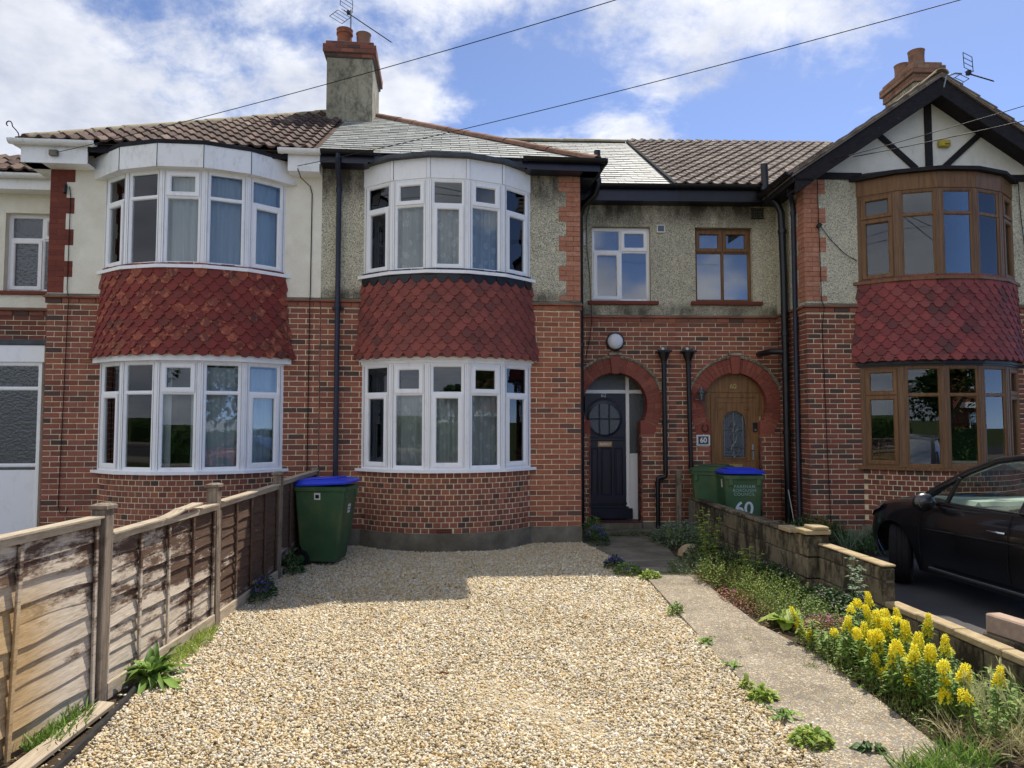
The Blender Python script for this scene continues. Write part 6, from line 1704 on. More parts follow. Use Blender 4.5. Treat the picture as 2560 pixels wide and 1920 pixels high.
wall_cable('thin cable down the pebbledash left of the white upper window', FREC, [(0.30, -0.02, 5.33), (0.24, -0.025, 5.1), (0.25, -0.02, 4.6), (0.29, -0.02, 4.2), (0.31, -0.02, 3.7), (0.32, -0.05, 3.45), (0.30, -0.02, 3.2), (0.24, -0.02, 2.9), (0.20, -0.03, 2.6)], 0.005)
wall_cable('dark cable clipped down the front corner bricks of number 60', FR, [(3.60, -0.05, 5.46), (3.62, -0.03, 4.72), (3.635, -0.03, 3.58), (3.66, -0.06, 3.47), (3.64, -0.02, 3.2), (3.67, -0.02, 1.5), (3.70, -0.02, 0.25), (3.76, -0.04, 0.12)])
wall_cable('dark cable looping from the camera to the brown upper window', FR, [(3.64, -0.05, 4.70), (3.80, -0.03, 4.50), (4.00, -0.03, 4.30), (4.19, -0.04, 4.18)], 0.006)
wall_cable('dark cable down the pebbledash right of the brown bay', FR, [(6.72, -0.05, 5.45), (6.75, -0.03, 5.0), (6.80, -0.03, 4.4), (6.84, -0.03, 3.6), (6.86, -0.06, 3.46), (6.87, -0.02, 2.4)])
# ------------------------------------------------------------------ parked car on the neighbour's drive
FC = T(5.82, 6.10, 0.0) @ RZ(R_(1.5))
car = thing('parked_car', 'black hatchback parked on the drive behind the low block wall', 'car', (0, 0, 0)); car.matrix_basis = FC; WM[car] = FC
def build_car():
    # half sections: station y, then rows (x,z) from sill to centre line
    def sec(y, hw, zs, belt, top, tz):
        return (y, [(hw*0.90, zs), (hw*0.97, zs+0.12), (hw, 0.56), (hw*0.995, 0.72), (hw*0.975, belt-0.05), (hw*0.93, belt), (top, tz), (top*0.5, tz+0.012), (0.0, tz+0.018)])
    S_ = [(2.06, [(0.42, 0.24), (0.50, 0.34), (0.52, 0.48), (0.50, 0.58), (0.47, 0.645), (0.43, 0.675), (0.36, 0.685), (0.18, 0.69), (0, 0.69)]),
          (1.98, [(0.62, 0.22), (0.70, 0.34), (0.72, 0.50), (0.70, 0.63), (0.66, 0.72), (0.60, 0.755), (0.50, 0.775), (0.25, 0.785), (0, 0.79)]),
          (1.80, [(0.72, 0.21), (0.79, 0.33), (0.81, 0.52), (0.80, 0.68), (0.765, 0.79), (0.70, 0.835), (0.58, 0.86), (0.29, 0.88), (0, 0.885)]),
          (1.55, [(0.76, 0.20), (0.83, 0.33), (0.85, 0.54), (0.845, 0.71), (0.81, 0.835), (0.745, 0.88), (0.62, 0.915), (0.31, 0.94), (0, 0.945)]),
          (1.25, [(0.77, 0.20), (0.85, 0.33), (0.868, 0.55), (0.865, 0.73), (0.835, 0.865), (0.775, 0.91), (0.64, 0.955), (0.32, 0.985), (0, 0.99)]),
          sec(0.92, 0.872, 0.20, 0.925, 0.66, 1.00), sec(0.70, 0.872, 0.20, 0.93, 0.70, 0.94), sec(0.2, 0.875, 0.20, 0.945, 0.72, 0.93), sec(-0.4, 0.875, 0.20, 0.96, 0.72, 0.94),
          sec(-1.0, 0.872, 0.20, 0.985, 0.72, 0.95), sec(-1.5, 0.86, 0.21, 1.0, 0.70, 0.97), sec(-1.85, 0.82, 0.24, 1.0, 0.66, 0.98), sec(-2.02, 0.72, 0.30, 0.97, 0.55, 0.97)]
    vs = []; fs = []; n = len(S_[0][1])
    for y, row in S_:
        for x, z in row: vs.append((-x, y, z))
        for x, z in row[::-1][1:]: vs.append((x, y, z))
    w = 2*n-1
    for i in range(len(S_)-1):
        for k in range(w-1): fs.append((i*w+k, i*w+k+1, (i+1)*w+k+1, (i+1)*w+k))
    fs.append(tuple(range(w-1, -1, -1))); fs.append(tuple(range((len(S_)-1)*w, len(S_)*w)))
    m = MB().add(vs, fs)
    me = m.mesh('body', MT['car_paint'], smooth=60)
    o = bpy.data.objects.new('tmp', me); COL.objects.link(o)
    sub = o.modifiers.new('s', 'SUBSURF'); sub.levels = 2; sub.render_levels = 2
    cut = MB()
    for y in (1.40, -1.28):
        for s in (-1, 1):
            cut.tube([(s*0.55, y, 0.32), (s*1.2, y, 0.32)], 0.355, 32)
    co = bpy.data.objects.new('cut', cut.mesh('cut', None)); COL.objects.link(co)
    bo = o.modifiers.new('b', 'BOOLEAN'); bo.object = co; bo.operation = 'DIFFERENCE'; bo.solver = 'EXACT'
    dg = bpy.context.evaluated_depsgraph_get(); dg.update()
    me2 = bpy.data.meshes.new_from_object(o.evaluated_get(dg)); me2.name = 'body'
    bpy.data.objects.remove(o); bpy.data.objects.remove(co)
    me2.polygons.foreach_set('use_smooth', [True]*len(me2.polygons)); me2.set_sharp_from_angle(angle=R_(45))
    place('body', me2, car, FC)
    # cabin: roof skin, pillars, glass
    def loftgrid(rows, mat, name, parent=car, smooth=60):
        k = len(rows[0]); v = [p for r in rows for p in r]; f = [(i*k+j, i*k+j+1, (i+1)*k+j+1, (i+1)*k+j) for i in range(len(rows)-1) for j in range(k-1)]
        return MB().add(v, f).part(name, MT[mat], parent, FC, smooth=smooth)
    rx = lambda hw, y, z, cr: [(-hw + 2*hw*t/8, y, z + cr*(1-(2*t/8-1)**2)) for t in range(9)]
    loftgrid([rx(0.585, 0.16, 1.405, 0.035), rx(0.595, -0.1, 1.44, 0.045), rx(0.60, -0.6, 1.46, 0.05), rx(0.595, -1.2, 1.44, 0.05), rx(0.58, -1.65, 1.38, 0.045)], 'car_paint', 'roof')
    loftgrid([[(-0.74+0.1850*t, 0.98+0.10*(1-(2*t/8-1)**2), 0.985+0.03*(1-(2*t/8-1)**2)) for t in range(9)], [(-0.67+0.1675*t, 0.60+0.09*(1-(2*t/8-1)**2), 1.21) for t in range(9)], rx(0.585, 0.165, 1.402, 0.033)], 'glass_car', 'windscreen')
    loftgrid([rx(0.58, -1.66, 1.378, 0.04), rx(0.66, -1.95, 1.0, 0.03)], 'glass_car', 'rear_window')
    for s in (-1, 1):
        A = [(s*0.80, 0.98, 0.945), (s*0.745, 0.74, 1.10), (s*0.67, 0.45, 1.27), (s*0.605, 0.15, 1.395), (s*0.598, -0.1, 1.43), (s*0.605, -0.7, 1.45), (s*0.60, -1.3, 1.425), (s*0.585, -1.66, 1.37), (s*0.68, -1.95, 1.0)]
        MB().tube(A, [0.045, 0.04, 0.038, 0.036, 0.034, 0.032, 0.034, 0.05, 0.07], 10).part('pillar', MT['car_paint'], car, FC, smooth=60)
        MB().tube([(s*0.795, 0.62, 0.945), (s*0.735, 0.50, 1.21)], 0.022, 8).part('quarter_divider', MT['car_trim'], car, FC, smooth=60)
        MB().tube([(s*0.80, -0.30, 0.95), (s*0.62, -0.42, 1.42)], 0.04, 8).part('door_pillar', MT['car_trim'], car, FC, smooth=60)
        # side glass in three panels
        def sg(y0, y1, name):
            top = lambda y: (0.60+max(0, (y-0.15)*0.19), min(1.435, 1.40-(y-0.15)*0.48) if y > 0.15 else 1.435)
            k = 6; rows = [[], []]
            for q in range(k+1):
                y = y0+(y1-y0)*q/k; tx, tz = top(y); rows[0].append((s*0.812, y, 0.945)); rows[1].append((s*(tx+0.012), y, max(0.955, tz)))
            loftgrid(rows, 'glass_car', name)
        sg(0.93, 0.60, 'quarter_light'); sg(0.58, -0.32, 'side_window'); sg(-0.38, -1.5, 'side_window')
        MB().tube([(s*0.822, 0.96, 0.945), (s*0.826, 0.3, 0.952), (s*0.83, -0.5, 0.965), (s*0.82, -1.5, 1.0)], 0.010, 6).part('window_trim', MT['chrome'] if s < 0 else MT['car_trim'], car, FC, smooth=60)
        # door shut lines, handle, sill strip, side moulding
        m = MB()
        for y in (0.93, -0.20):
            m.tube([(s*0.80, y, 0.23), (s*0.868, y+0.01, 0.40), (s*0.879, y, 0.60), (s*0.874, y-0.01, 0.80), (s*0.835, y-0.03, 0.93)], 0.004, 5)
        m.part('shut_line', MT['rubber'], car, FC)
        MB().tube([(s*0.877, 0.02, 0.765), (s*0.90, -0.02, 0.77), (s*0.90, -0.14, 0.772), (s*0.877, -0.18, 0.77)], 0.013, 8).part('door_handle', MT['chrome'], car, FC, smooth=60)
        MB().tube([(s*0.855, 0.82, 0.275), (s*0.862, 0.3, 0.27), (s*0.862, -0.85, 0.27)], 0.014, 6).part('sill_strip', MT['steel'], car, FC, smooth=60)
        MB().tube([(s*0.868, 0.85, 0.66), (s*0.885, 0.4, 0.675), (s*0.887, -0.6, 0.70)], 0.010, 6).part('side_crease', MT['car_paint'], car, FC, smooth=60)
        # mirror
        mm = MB(); prof = [(0.0, -0.06), (0.05, -0.055), (0.085, -0.02), (0.09, 0.02), (0.07, 0.06), (0.03, 0.085), (0.0, 0.09)]
        mm.lathe(prof, 16, M=T(s*0.985, 0.70, 0.955) @ Matrix.Diagonal((1.35, 0.9, 1.05, 1)) @ RX(math.pi/2))
        mo = mm.part('door_mirror', MT['car_paint'], car, FC, smooth=60)
        MB().lathe([(0.0, 0), (0.085, 0)], 16, M=T(s*0.985, 0.645, 0.955) @ Matrix.Diagonal((1.15, 1, 0.82, 1)) @ RX(math.pi/2)).part('mirror_glass', MT['chrome'], mo, FC)
        MB().tube([(s*0.83, 0.72, 0.93), (s*0.93, 0.70, 0.945)], 0.02, 8).part('mirror_arm', MT['car_trim'], mo, FC, smooth=60)
        # headlamp
        loftgrid([[(s*0.792, 1.60, 0.862), (s*0.742, 1.78, 0.822), (s*0.655, 1.90, 0.775), (s*0.54, 1.965, 0.745)], [(s*0.838, 1.62, 0.79), (s*0.808, 1.78, 0.735), (s*0.735, 1.915, 0.665), (s*0.60, 1.995, 0.63)]], 'headlamp', 'headlamp')
        # wheels
        for y, st in ((1.40, -0.68), (-1.28, 0.0)):
            M = T(s*(0.745 if y > 0 else 0.76), y, 0.315) @ RZ(st) @ frame((0, 0, 0), (0, 1, 0), (0, 0, 1), (1, 0, 0))
            w = MB().lathe([(0.21, -0.09), (0.27, -0.105), (0.30, -0.10), (0.315, -0.08), (0.318, -0.03), (0.313, -0.027), (0.313, -0.02), (0.318, -0.017), (0.318, 0.017), (0.313, 0.02), (0.313, 0.027), (0.318, 0.03), (0.315, 0.08), (0.30, 0.10), (0.27, 0.105), (0.21, 0.09)], 40, M=M).part('wheel', MT['rubber'], car, FC, smooth=30)
            MB().lathe([(0.21, -0.085), (0.20, -0.05), (0.06, -0.03), (0.0, -0.03)], 30, M=M).part('wheel_rim', MT['steel'], w, FC, smooth=30)
            MB().lathe([(0.21, 0.085), (0.20, 0.05), (0.06, 0.03), (0.0, 0.03)], 30, M=M).part('wheel_rim', MT['steel'], w, FC, smooth=30)
    # inside
    MB().cbox(-0.68, 0.68, 0.35, 1.02, 0.80, 0.985, 0.04).part('dashboard', MT['dash_pale'], car, FC)
    MB().lathe([(0.165, -0.012), (0.18, 0.0), (0.165, 0.012), (0.15, 0.0), (0.165, -0.012)], 24, M=T(0.36, 0.32, 0.96) @ RX(R_(62))).part('steering_wheel', MT['car_trim'], car, FC, smooth=60)
    for s in (-1, 1):
        MB().cbox(s*0.36-0.24, s*0.36+0.24, -0.42, -0.28, 0.45, 1.08, 0.05).part('seat_back', MT['car_seat'], car, FC)
        MB().cbox(s*0.36-0.12, s*0.36+0.12, -0.44, -0.34, 1.10, 1.28, 0.04).part('head_rest', MT['car_seat'], car, FC)
    MB().cbox(-0.10, 0.10, 0.36, 0.40, 1.28, 1.34, 0.012).part('rear_view_mirror', MT['car_trim'], car, FC)
    MB().cbox(-0.55, 0.55, 2.03, 2.075, 0.30, 0.40, 0.01).part('grille', MT['car_trim'], car, FC)
build_car()

# ------------------------------------------------------------------ plants
def leaf_at(m, p, d, L, w, r=0.5, bend=0.35, seg=3, twist=0.0):
    """one leaf blade from p along d"""
    d = Vector(d).normalized(); s = d.cross(Vector((0, 0, 1)))
    s = s.normalized() if s.length > 1e-4 else Vector((1, 0, 0))
    up = s.cross(d)
    if twist: s = (s*math.cos(twist)+up*math.sin(twist)).normalized(); up = s.cross(d)
    vs = [tuple(p)]; fs = []
    for k in range(1, seg+1):
        t = k/seg; c = Vector(p)+d*(L*t) - Vector((0, 0, 1))*(bend*L*t*t)
        ww = w*math.sin(math.pi*min(0.97, t*0.8+0.12))
        if k == seg: vs.append(tuple(c))
        else: vs += [tuple(c-s*ww/2+up*ww*0.15), tuple(c+s*ww/2+up*ww*0.15)]
    b = 1
    fs.append((0, 1, 2))
    for k in range(1, seg-1): fs.append((b, b+2, b+3, b+1)); b += 2
    fs.append((b, len(vs)-1, b+1))
    m.add(vs, fs, r)
def rdir(r, zlo=-0.2, zhi=1.0):
    a = r.uniform(0, 6.283); z = r.uniform(zlo, zhi); q = math.sqrt(max(0, 1-min(1, z*z))); return Vector((q*math.cos(a), q*math.sin(a), z))

def bushy(t, r, cx, cy, rx, ry, h, n, L, w, mat, part='foliage', z0=0.0, dome=True):
    m = MB()
    for _ in range(n):
        a = r.uniform(0, 6.283); q = math.sqrt(r.random()); x = cx+rx*q*math.cos(a); y = cy+ry*q*math.sin(a)
        top = h*(math.sqrt(max(0.05, 1-q*q)) if dome else 1)*r.uniform(0.75, 1.1)
        z = z0+top*(r.random()**0.5)
        d = Vector((math.cos(a)*q+r.uniform(-0.7, 0.7), math.sin(a)*q+r.uniform(-0.7, 0.7), r.uniform(0.0, 0.9)))
        leaf_at(m, (x, y, z), d, L*r.uniform(0.6, 1.3), w*r.uniform(0.7, 1.2), r.uniform(0.02, 0.98), r.uniform(0.1, 0.6), 3, r.uniform(-0.6, 0.6))
    return m.part(part, MT[mat], t)
def stems(t, r, cx, cy, rx, ry, h, n, mat='stem', rad=0.003):
    m = MB()
    for _ in range(n):
        a = r.uniform(0, 6.283); q = math.sqrt(r.random()); x = cx+rx*q*math.cos(a); y = cy+ry*q*math.sin(a)
        m.tube([(cx+(x-cx)*0.4, cy+(y-cy)*0.4, 0.0), (x, y, h*0.6*r.uniform(0.7, 1)), (x+r.uniform(-0.03, 0.03), y+r.uniform(-0.03, 0.03), h*r.uniform(0.8, 1.0))], rad, 4, r.uniform(0.02, 0.98))
    return tag(m.part('stem', MT[mat], t), kind='stuff')
def blossoms(t, r, cx, cy, rx, ry, h, n, size, mat, z0=0.0, petals=5, name='blossom'):
    m = MB()
    for _ in range(n):
        a = r.uniform(0, 6.283); q = math.sqrt(r.random()); p = Vector((cx+rx*q*math.cos(a), cy+ry*q*math.sin(a), z0+h*(math.sqrt(max(0.05, 1-q*q*0.8)))*r.uniform(0.7, 1.08)))
        rr = r.uniform(0.02, 0.98); b0 = r.uniform(0, 6); tl = Vector((r.uniform(-0.5, 0.5), r.uniform(-0.9, 0.1), 0.6)).normalized()
        u = tl.cross(Vector((1, 0, 0.1))).normalized(); v = tl.cross(u)
        for k in range(petals):
            b = b0+6.283*k/petals; d = (u*math.cos(b)+v*math.sin(b))+tl*0.5
            leaf_at(m, p, d, size*r.uniform(0.8, 1.2), size*0.7, rr, 0.0, 2)
    return m.part(name, MT[mat], t)
def grass(t, r, cx, cy, rx, ry, h, n, mat='leaf_lime', w=0.006, part='blades', lean=0.5):
    m = MB()
    for _ in range(n):
        a = r.uniform(0, 6.283); q = math.sqrt(r.random()); p = (cx+rx*q*math.cos(a), cy+ry*q*math.sin(a), 0.0)
        d = Vector((r.uniform(-lean, lean), r.uniform(-lean, lean), 1))
        leaf_at(m, p, d, h*r.uniform(0.5, 1.15), w*r.uniform(0.7, 1.4), r.uniform(0.02, 0.98), r.uniform(0.05, 0.5), 4, r.uniform(0, 3))
    return m.part(part, MT[mat], t)
def shoots(t, r, cx, cy, rx, ry, h, n, L, w, mat, part='foliage', gap=0.022, spread=0.35):
    """many thin upright stems with small leaves, uneven in height"""
    m = MB(); ms = MB()
    for _ in range(n):
        a = r.uniform(0, 6.283); q = math.sqrt(r.random()); b = Vector((cx+rx*q*math.cos(a), cy+ry*q*math.sin(a), 0.0)); hh = h*r.uniform(0.35, 1.0)*(1.1-0.45*q)
        tip = b+Vector((r.uniform(-1, 1)*spread*hh, r.uniform(-1, 1)*spread*hh, hh)); ms.tube([b, b.lerp(tip, 0.5)+Vector((0, 0, 0.1*hh)), tip], 0.0018, 3, r.uniform(0.02, 0.98)); k = int(hh/gap); rr = r.uniform(0.02, 0.98)
        for i in range(k):
            p = b.lerp(tip, 0.1+0.9*i/k)+Vector((0, 0, 0.1*hh*math.sin(math.pi*i/k))); e = i*2.4+a
            leaf_at(m, p, (math.cos(e), math.sin(e), r.uniform(0.2, 0.9)), L*r.uniform(0.6, 1.2)*(1.1-0.5*i/k), w, min(0.98, max(0.02, rr+r.uniform(-0.2, 0.2))), 0.3, 2, r.uniform(-0.5, 0.5))
    tag(ms.part('stem', MT['stem'], t), kind='stuff'); return tag(m.part(part, MT[mat], t), kind='stuff')
def plant(name, label, cat, x, y, group=None): return thing(name, label, cat, (x, y, 0), group)
pr = random.Random(77)

# yellow loosestrife
ys = plant('yellow_flower_clump', 'clump of tall yellow flower spikes in the bed against the low wall', 'flowers', 3.15, 4.9)
def spike(mF, mS, mL, x, y, h, top, lean, fat=1.0):
    base = Vector((x, y, 0)); tip = Vector((x+lean[0], y+lean[1], h))
    mS.tube([base, base.lerp(tip, 0.5)+Vector((0, 0, 0.01)), tip], [0.004, 0.0035, 0.002], 5, pr.uniform(0.02, 0.98))
    for k in range(int(h/0.028)):                      # whorled leaves
        t = 0.12+0.72*k/(h/0.028); p = base.lerp(tip, t); a0 = pr.uniform(0, 6)
        for q in range(3):
            a = a0+2.09*q; leaf_at(mL, p, (math.cos(a), math.sin(a), 0.45), pr.uniform(0.05, 0.085), 0.024, pr.uniform(0.02, 0.98), 0.45, 3)
    n = int(top/0.011)
    for k in range(n):                                 # flowers up the spike
        t = 1-top/h*(1-k/n); p = base.lerp(tip, t); sz = 0.027*fat*(1.0-0.45*k/n); a0 = pr.uniform(0, 6)
        for q in range(4):
            a = a0+1.57*q+pr.uniform(-0.3, 0.3); c = p+Vector((math.cos(a), math.sin(a), 0.1))*0.021*fat*(1-0.5*k/n)*pr.uniform(0.6, 1.25); rr = pr.uniform(0.02, 0.98)
            for e in range(5):
                b = 1.257*e; o = Vector((math.cos(a), math.sin(a), 0.2)); u = Vector((-math.sin(a), math.cos(a), 0)); w = Vector((0, 0, 1))
                leaf_at(mF, c, u*math.cos(b)+w*math.sin(b)+o*0.55, sz, sz*0.6, rr, 0.0, 2)
spots = [(2.88, 5.50, .32, .18), (2.85, 5.33, .16, .06), (2.88, 5.02, .36, .09), (2.92, 4.83, .42, .11), (2.87, 4.78, .34, .08), (2.90, 4.61, .42, .11), (2.90, 4.56, .38, .12), (3.40, 5.33, .42, .10), (3.21, 5.05, .42, .14), (3.18, 4.90, .42, .10),
         (3.23, 4.93, .42, .13), (3.34, 4.96, .42, .11), (3.18, 4.71, .42, .12), (2.95, 4.60, .42, .08), (3.40, 4.84, .42, .15), (3.23, 4.41, .42, .11), (3.04, 4.11, .42, .12), (2.92, 4.48, .34, .14), (2.90, 4.59, .24, .08), (2.90, 4.37, .26, .07),
         (2.88, 4.53, .16, .06), (2.93, 4.36, .40, .13), (2.91, 4.32, .42, .07), (2.94, 4.24, .42, .11), (2.99, 4.31, .42, .10), (2.92, 4.22, .36, .06), (2.95, 4.02, .38, .08), (2.95, 3.97, .42, .09), (2.93, 3.90, .36, .08), (2.95, 3.69, .42, .09),
         (2.92, 3.91, .26, .06), (2.92, 4.26, .22, .05), (2.93, 3.74, .30, .05), (2.89, 4.72, .22, .05), (2.96, 4.17, .42, .07)]
for _ in range(14): spots.append((pr.uniform(2.95, 3.45), pr.uniform(4.2, 5.2), pr.uniform(.24, .42), pr.choice((.03, .05, .08, .12, .18))))
mS, mL = MB(), MB()
for x, y, h, tp in spots:
    mF = MB(); spike(mF, mS, mL, x+pr.uniform(-0.03, 0.03), y+pr.uniform(-0.04, 0.04), h*pr.uniform(0.85, 1.05), tp*pr.uniform(0.8, 1.25), (pr.uniform(-0.10, 0.07), pr.uniform(-0.10, 0.07)), pr.uniform(0.9, 1.25)); mF.part('flower_spike', MT['petal_yellow'], ys)
for _ in range(60):                                    # leafy shoots without flowers
    x = pr.uniform(2.82, 3.40); y = pr.uniform(3.7, 5.5); spike(MB(), mS, mL, x, y, pr.uniform(0.16, 0.34), 0.0001, (pr.uniform(-0.05, 0.03), pr.uniform(-0.06, 0.03)))
tag(mS.part('stem', MT['stem'], ys), kind='stuff'); tag(mL.part('foliage', MT['leaf_mid'], ys), kind='stuff')
bushy(ys, pr, 3.10, 4.6, 0.34, 0.90, 0.15, 900, 0.05, 0.018, 'leaf_mid', 'undergrowth')
shoots(ys, pr, 3.10, 4.6, 0.34, 0.95, 0.28, 240, 0.045, 0.013, 'leaf_mid', 'undergrowth')
shoots(ys, pr, 3.12, 4.4, 0.34, 0.80, 0.24, 90, 0.05, 0.012, 'leaf_grey', 'undergrowth')
shoots(ys, pr, 3.0, 4.7, 0.24, 0.9, 0.16, 70, 0.035, 0.010, 'leaf_rust', 'undergrowth')

# campanula and other clumps: (name,label,x,y,rx,ry,h,leafmat,n,petalmat,np,zflower)
def clump(name, label, cat, x, y, rx, ry, h, mat, n, pet=None, npet=0, psz=0.014, L=0.045, w=0.026, group=None):
    t = plant(name, label, cat, x, y, group); bushy(t, pr, x, y, rx, ry, h, n, L, w, mat); stems(t, pr, x, y, rx*0.8, ry*0.8, h*0.9, max(6, n//50))
    if pet: blossoms(t, pr, x, y, rx*0.95, ry*0.95, h*1.02, npet, psz, pet)
    return t
clump('bellflower_clump', 'purple bellflowers growing against the plinth corner beside the door step', 'flowers', 2.22, 10.22, 0.16, 0.30, 0.26, 'leaf_dark', 520, 'petal_purple', 130)
clump('bellflower_clump', 'small purple flower tuft at the gravel and path corner in shade', 'flowers', 2.07, 8.55, 0.13, 0.10, 0.13, 'leaf_dark', 260, 'petal_purple', 70, 0.016)
clump('bellflower_clump', 'sunlit purple flower tuft on the gravel beside the inspection cover', 'flowers', 2.14, 8.17, 0.15, 0.12, 0.13, 'leaf_mid', 330, 'petal_purple', 40, 0.014)
clump('bellflower_clump', 'purple bellflowers at the foot of the fence near the bin', 'flowers', -1.80, 7.45, 0.10, 0.28, 0.20, 'leaf_dark', 420, 'petal_purple', 90)
clump('weed_clump', 'leafy green weed between fence and bin wheel', 'weed', -1.74, 8.55, 0.10, 0.18, 0.24, 'leaf_dark', 260, None, 0, L=0.06, w=0.03)
clump('weed_clump', 'small bright green weed on the gravel left of the cracked path slab', 'weed', 2.33, 7.9, 0.11, 0.08, 0.09, 'leaf_lime', 200)
clump('bellflower_mound', 'wide dark leafy mound with mauve bellflowers by the timber post', 'flowers', 3.42, 10.05, 0.42, 0.62, 0.34, 'leaf_grey', 2000, 'petal_purple', 70, 0.012, L=0.04)
clump('geranium_mound', 'low leafy mound dotted with tiny mauve flowers beside the block wall', 'flowers', 3.40, 8.75, 0.36, 0.5, 0.24, 'leaf_dark', 1300, 'petal_pink', 90, 0.010, L=0.035)
clump('geranium_mound', 'dark shaded foliage with pale flowers along the wall foot before the pier', 'flowers', 3.60, 7.55, 0.22, 0.75, 0.22, 'leaf_dark', 1500, 'petal_pink', 80, 0.010, L=0.035)
clump('geranium_mound', 'dark foliage at the wall foot right of the pier above yellow spikes', 'flowers', 3.62, 6.35, 0.20, 0.6, 0.22, 'leaf_dark', 1100, 'petal_pink', 60, 0.010, L=0.035)
clump('sedum_clump', 'reddish low plant with pink starry flowers beside the yellow spikes', 'flowers', 3.22, 5.75, 0.30, 0.28, 0.13, 'leaf_rust', 700, 'petal_pink', 110, 0.011, L=0.03, w=0.018)
clump('sedum_clump', 'rusty red low plant spreading at the path edge', 'flowers', 2.90, 6.75, 0.16, 0.5, 0.10, 'leaf_rust', 800, 'petal_pink', 20, 0.009, L=0.03, w=0.014)
def sprays(name, label, x, y, rx, ry, h, n, L, w, mat, mat2):
    t = plant(name, label, 'plant', x, y); shoots(t, pr, x, y, rx, ry, h, n, L, w, mat); shoots(t, pr, x, y, rx*1.2, ry*1.2, h*0.55, n//2, L, w*1.2, mat2, 'low_foliage'); return t
sprays('lime_plant', 'bright yellow green feathery plant beside the path in sunshine', 3.06, 6.75, 0.22, 0.55, 0.36, 190, 0.035, 0.010, 'leaf_lime', 'leaf_mid')
sprays('lime_plant', 'pale green bushy plant behind the rusty path edge', 3.04, 7.60, 0.26, 0.40, 0.36, 150, 0.04, 0.013, 'leaf_lime', 'leaf_rust')
sprays('grey_plant', 'grey green spreading plant over the path near the inspection cover', 2.92, 8.20, 0.32, 0.30, 0.24, 150, 0.045, 0.012, 'leaf_grey', 'leaf_mid')
sprays('wispy_weed', 'fresh green wispy weeds in the bed between the lime plant and wall', 3.38, 6.85, 0.20, 0.50, 0.30, 130, 0.04, 0.014, 'leaf_mid', 'leaf_lime')
sprays('wispy_weed', 'fresh green wispy weeds right behind the drooping broad leaves', 3.25, 6.0, 0.24, 0.40, 0.24, 130, 0.04, 0.014, 'leaf_mid', 'leaf_lime')
sprays('creeping_weed', 'thin creeping weeds hanging over the path edge before the yellow spikes', 2.80, 4.75, 0.10, 0.75, 0.13, 130, 0.028, 0.010, 'leaf_mid', 'leaf_rust')
sprays('creeping_weed', 'thin creeping weeds at the path edge nearest the straw grass', 2.76, 4.0, 0.10, 0.35, 0.10, 60, 0.028, 0.009, 'leaf_mid', 'straw')
sprays('wispy_weed', 'wispy rusty green weeds sprawling along the middle of the bed edge', 2.98, 6.15, 0.18, 0.35, 0.22, 110, 0.03, 0.010, 'leaf_mid', 'leaf_rust')
clump('weed_clump', 'dark shrubby growth under the black pipes of number 60', 'shrub', 5.35, 9.9, 0.55, 0.35, 0.42, 'leaf_dark', 1700, None, 0, L=0.05, w=0.03)
clump('weed_clump', 'wide dark ground cover under the brown bay behind the wall pier', 'shrub', 6.3, 9.15, 0.75, 0.40, 0.36, 'leaf_dark', 1900, None, 0, L=0.06, w=0.03)
clump('fern_clump', 'small green fern in the shaded corner beside the dark door', 'plant', 2.28, 10.75, 0.14, 0.16, 0.34, 'leaf_mid', 200, None, 0, L=0.12, w=0.02)
clump('weed_clump', 'low green weeds along the front of the door step', 'weed', 2.9, 10.78, 0.40, 0.06, 0.10, 'leaf_dark', 420, None, 0, L=0.03, w=0.018)

# feverfew-like tall weed
def tall_weed(label, x, y, h, n=5, mat='leaf_lime', flower=None):
    t = plant('tall_weed', label, 'weed', x, y); mS, mL, mF = MB(), MB(), MB()
    for k in range(n):
        lx, ly = pr.uniform(-0.16, 0.16), pr.uniform(-0.12, 0.12); hh = h*pr.uniform(0.65, 1.0); b = Vector((x+lx*0.3, y+ly*0.3, 0)); tip = Vector((x+lx, y+ly, hh))
        mS.tube([b, b.lerp(tip, 0.5), tip], [0.006, 0.004, 0.002], 5, 0.5)
        for q in range(int(hh/0.035)):
            p = b.lerp(tip, 0.15+0.85*q/(hh/0.035)); a = q*2.4+k
            for e in range(3): leaf_at(mL, p, (math.cos(a+e*0.5), math.sin(a+e*0.5), 0.35), pr.uniform(0.05, 0.10)*(1.2-0.5*q/(hh/0.035)), 0.028, pr.uniform(0.02, 0.98), 0.4, 3)
        if flower:
            for q in range(10):
                p = tip+Vector((pr.uniform(-0.05, 0.05), pr.uniform(-0.05, 0.05), pr.uniform(-0.02, 0.03)))
                for e in range(6): leaf_at(mF, p, (math.cos(e), math.sin(e), 0.5), 0.02, 0.008, pr.uniform(0.02, 0.98), 0, 2)
    tag(mS.part('stem', MT['stem'], t), kind='stuff'); tag(mL.part('foliage', MT[mat], t), kind='stuff')
    if flower: tag(mF.part('seed_head', MT[flower], t), kind='stuff')
tall_weed('tall pale green leafy weed standing against the shaded block wall', 3.28, 8.60, 0.78, 6)
tall_weed('upright lime green weed in front of the shaded wall foliage', 3.33, 7.65, 0.50, 4)
tall_weed('thistle-like weed with pale heads rising behind the yellow spikes', 3.30, 5.55, 0.62, 3, 'leaf_grey', 'leaf_grey')

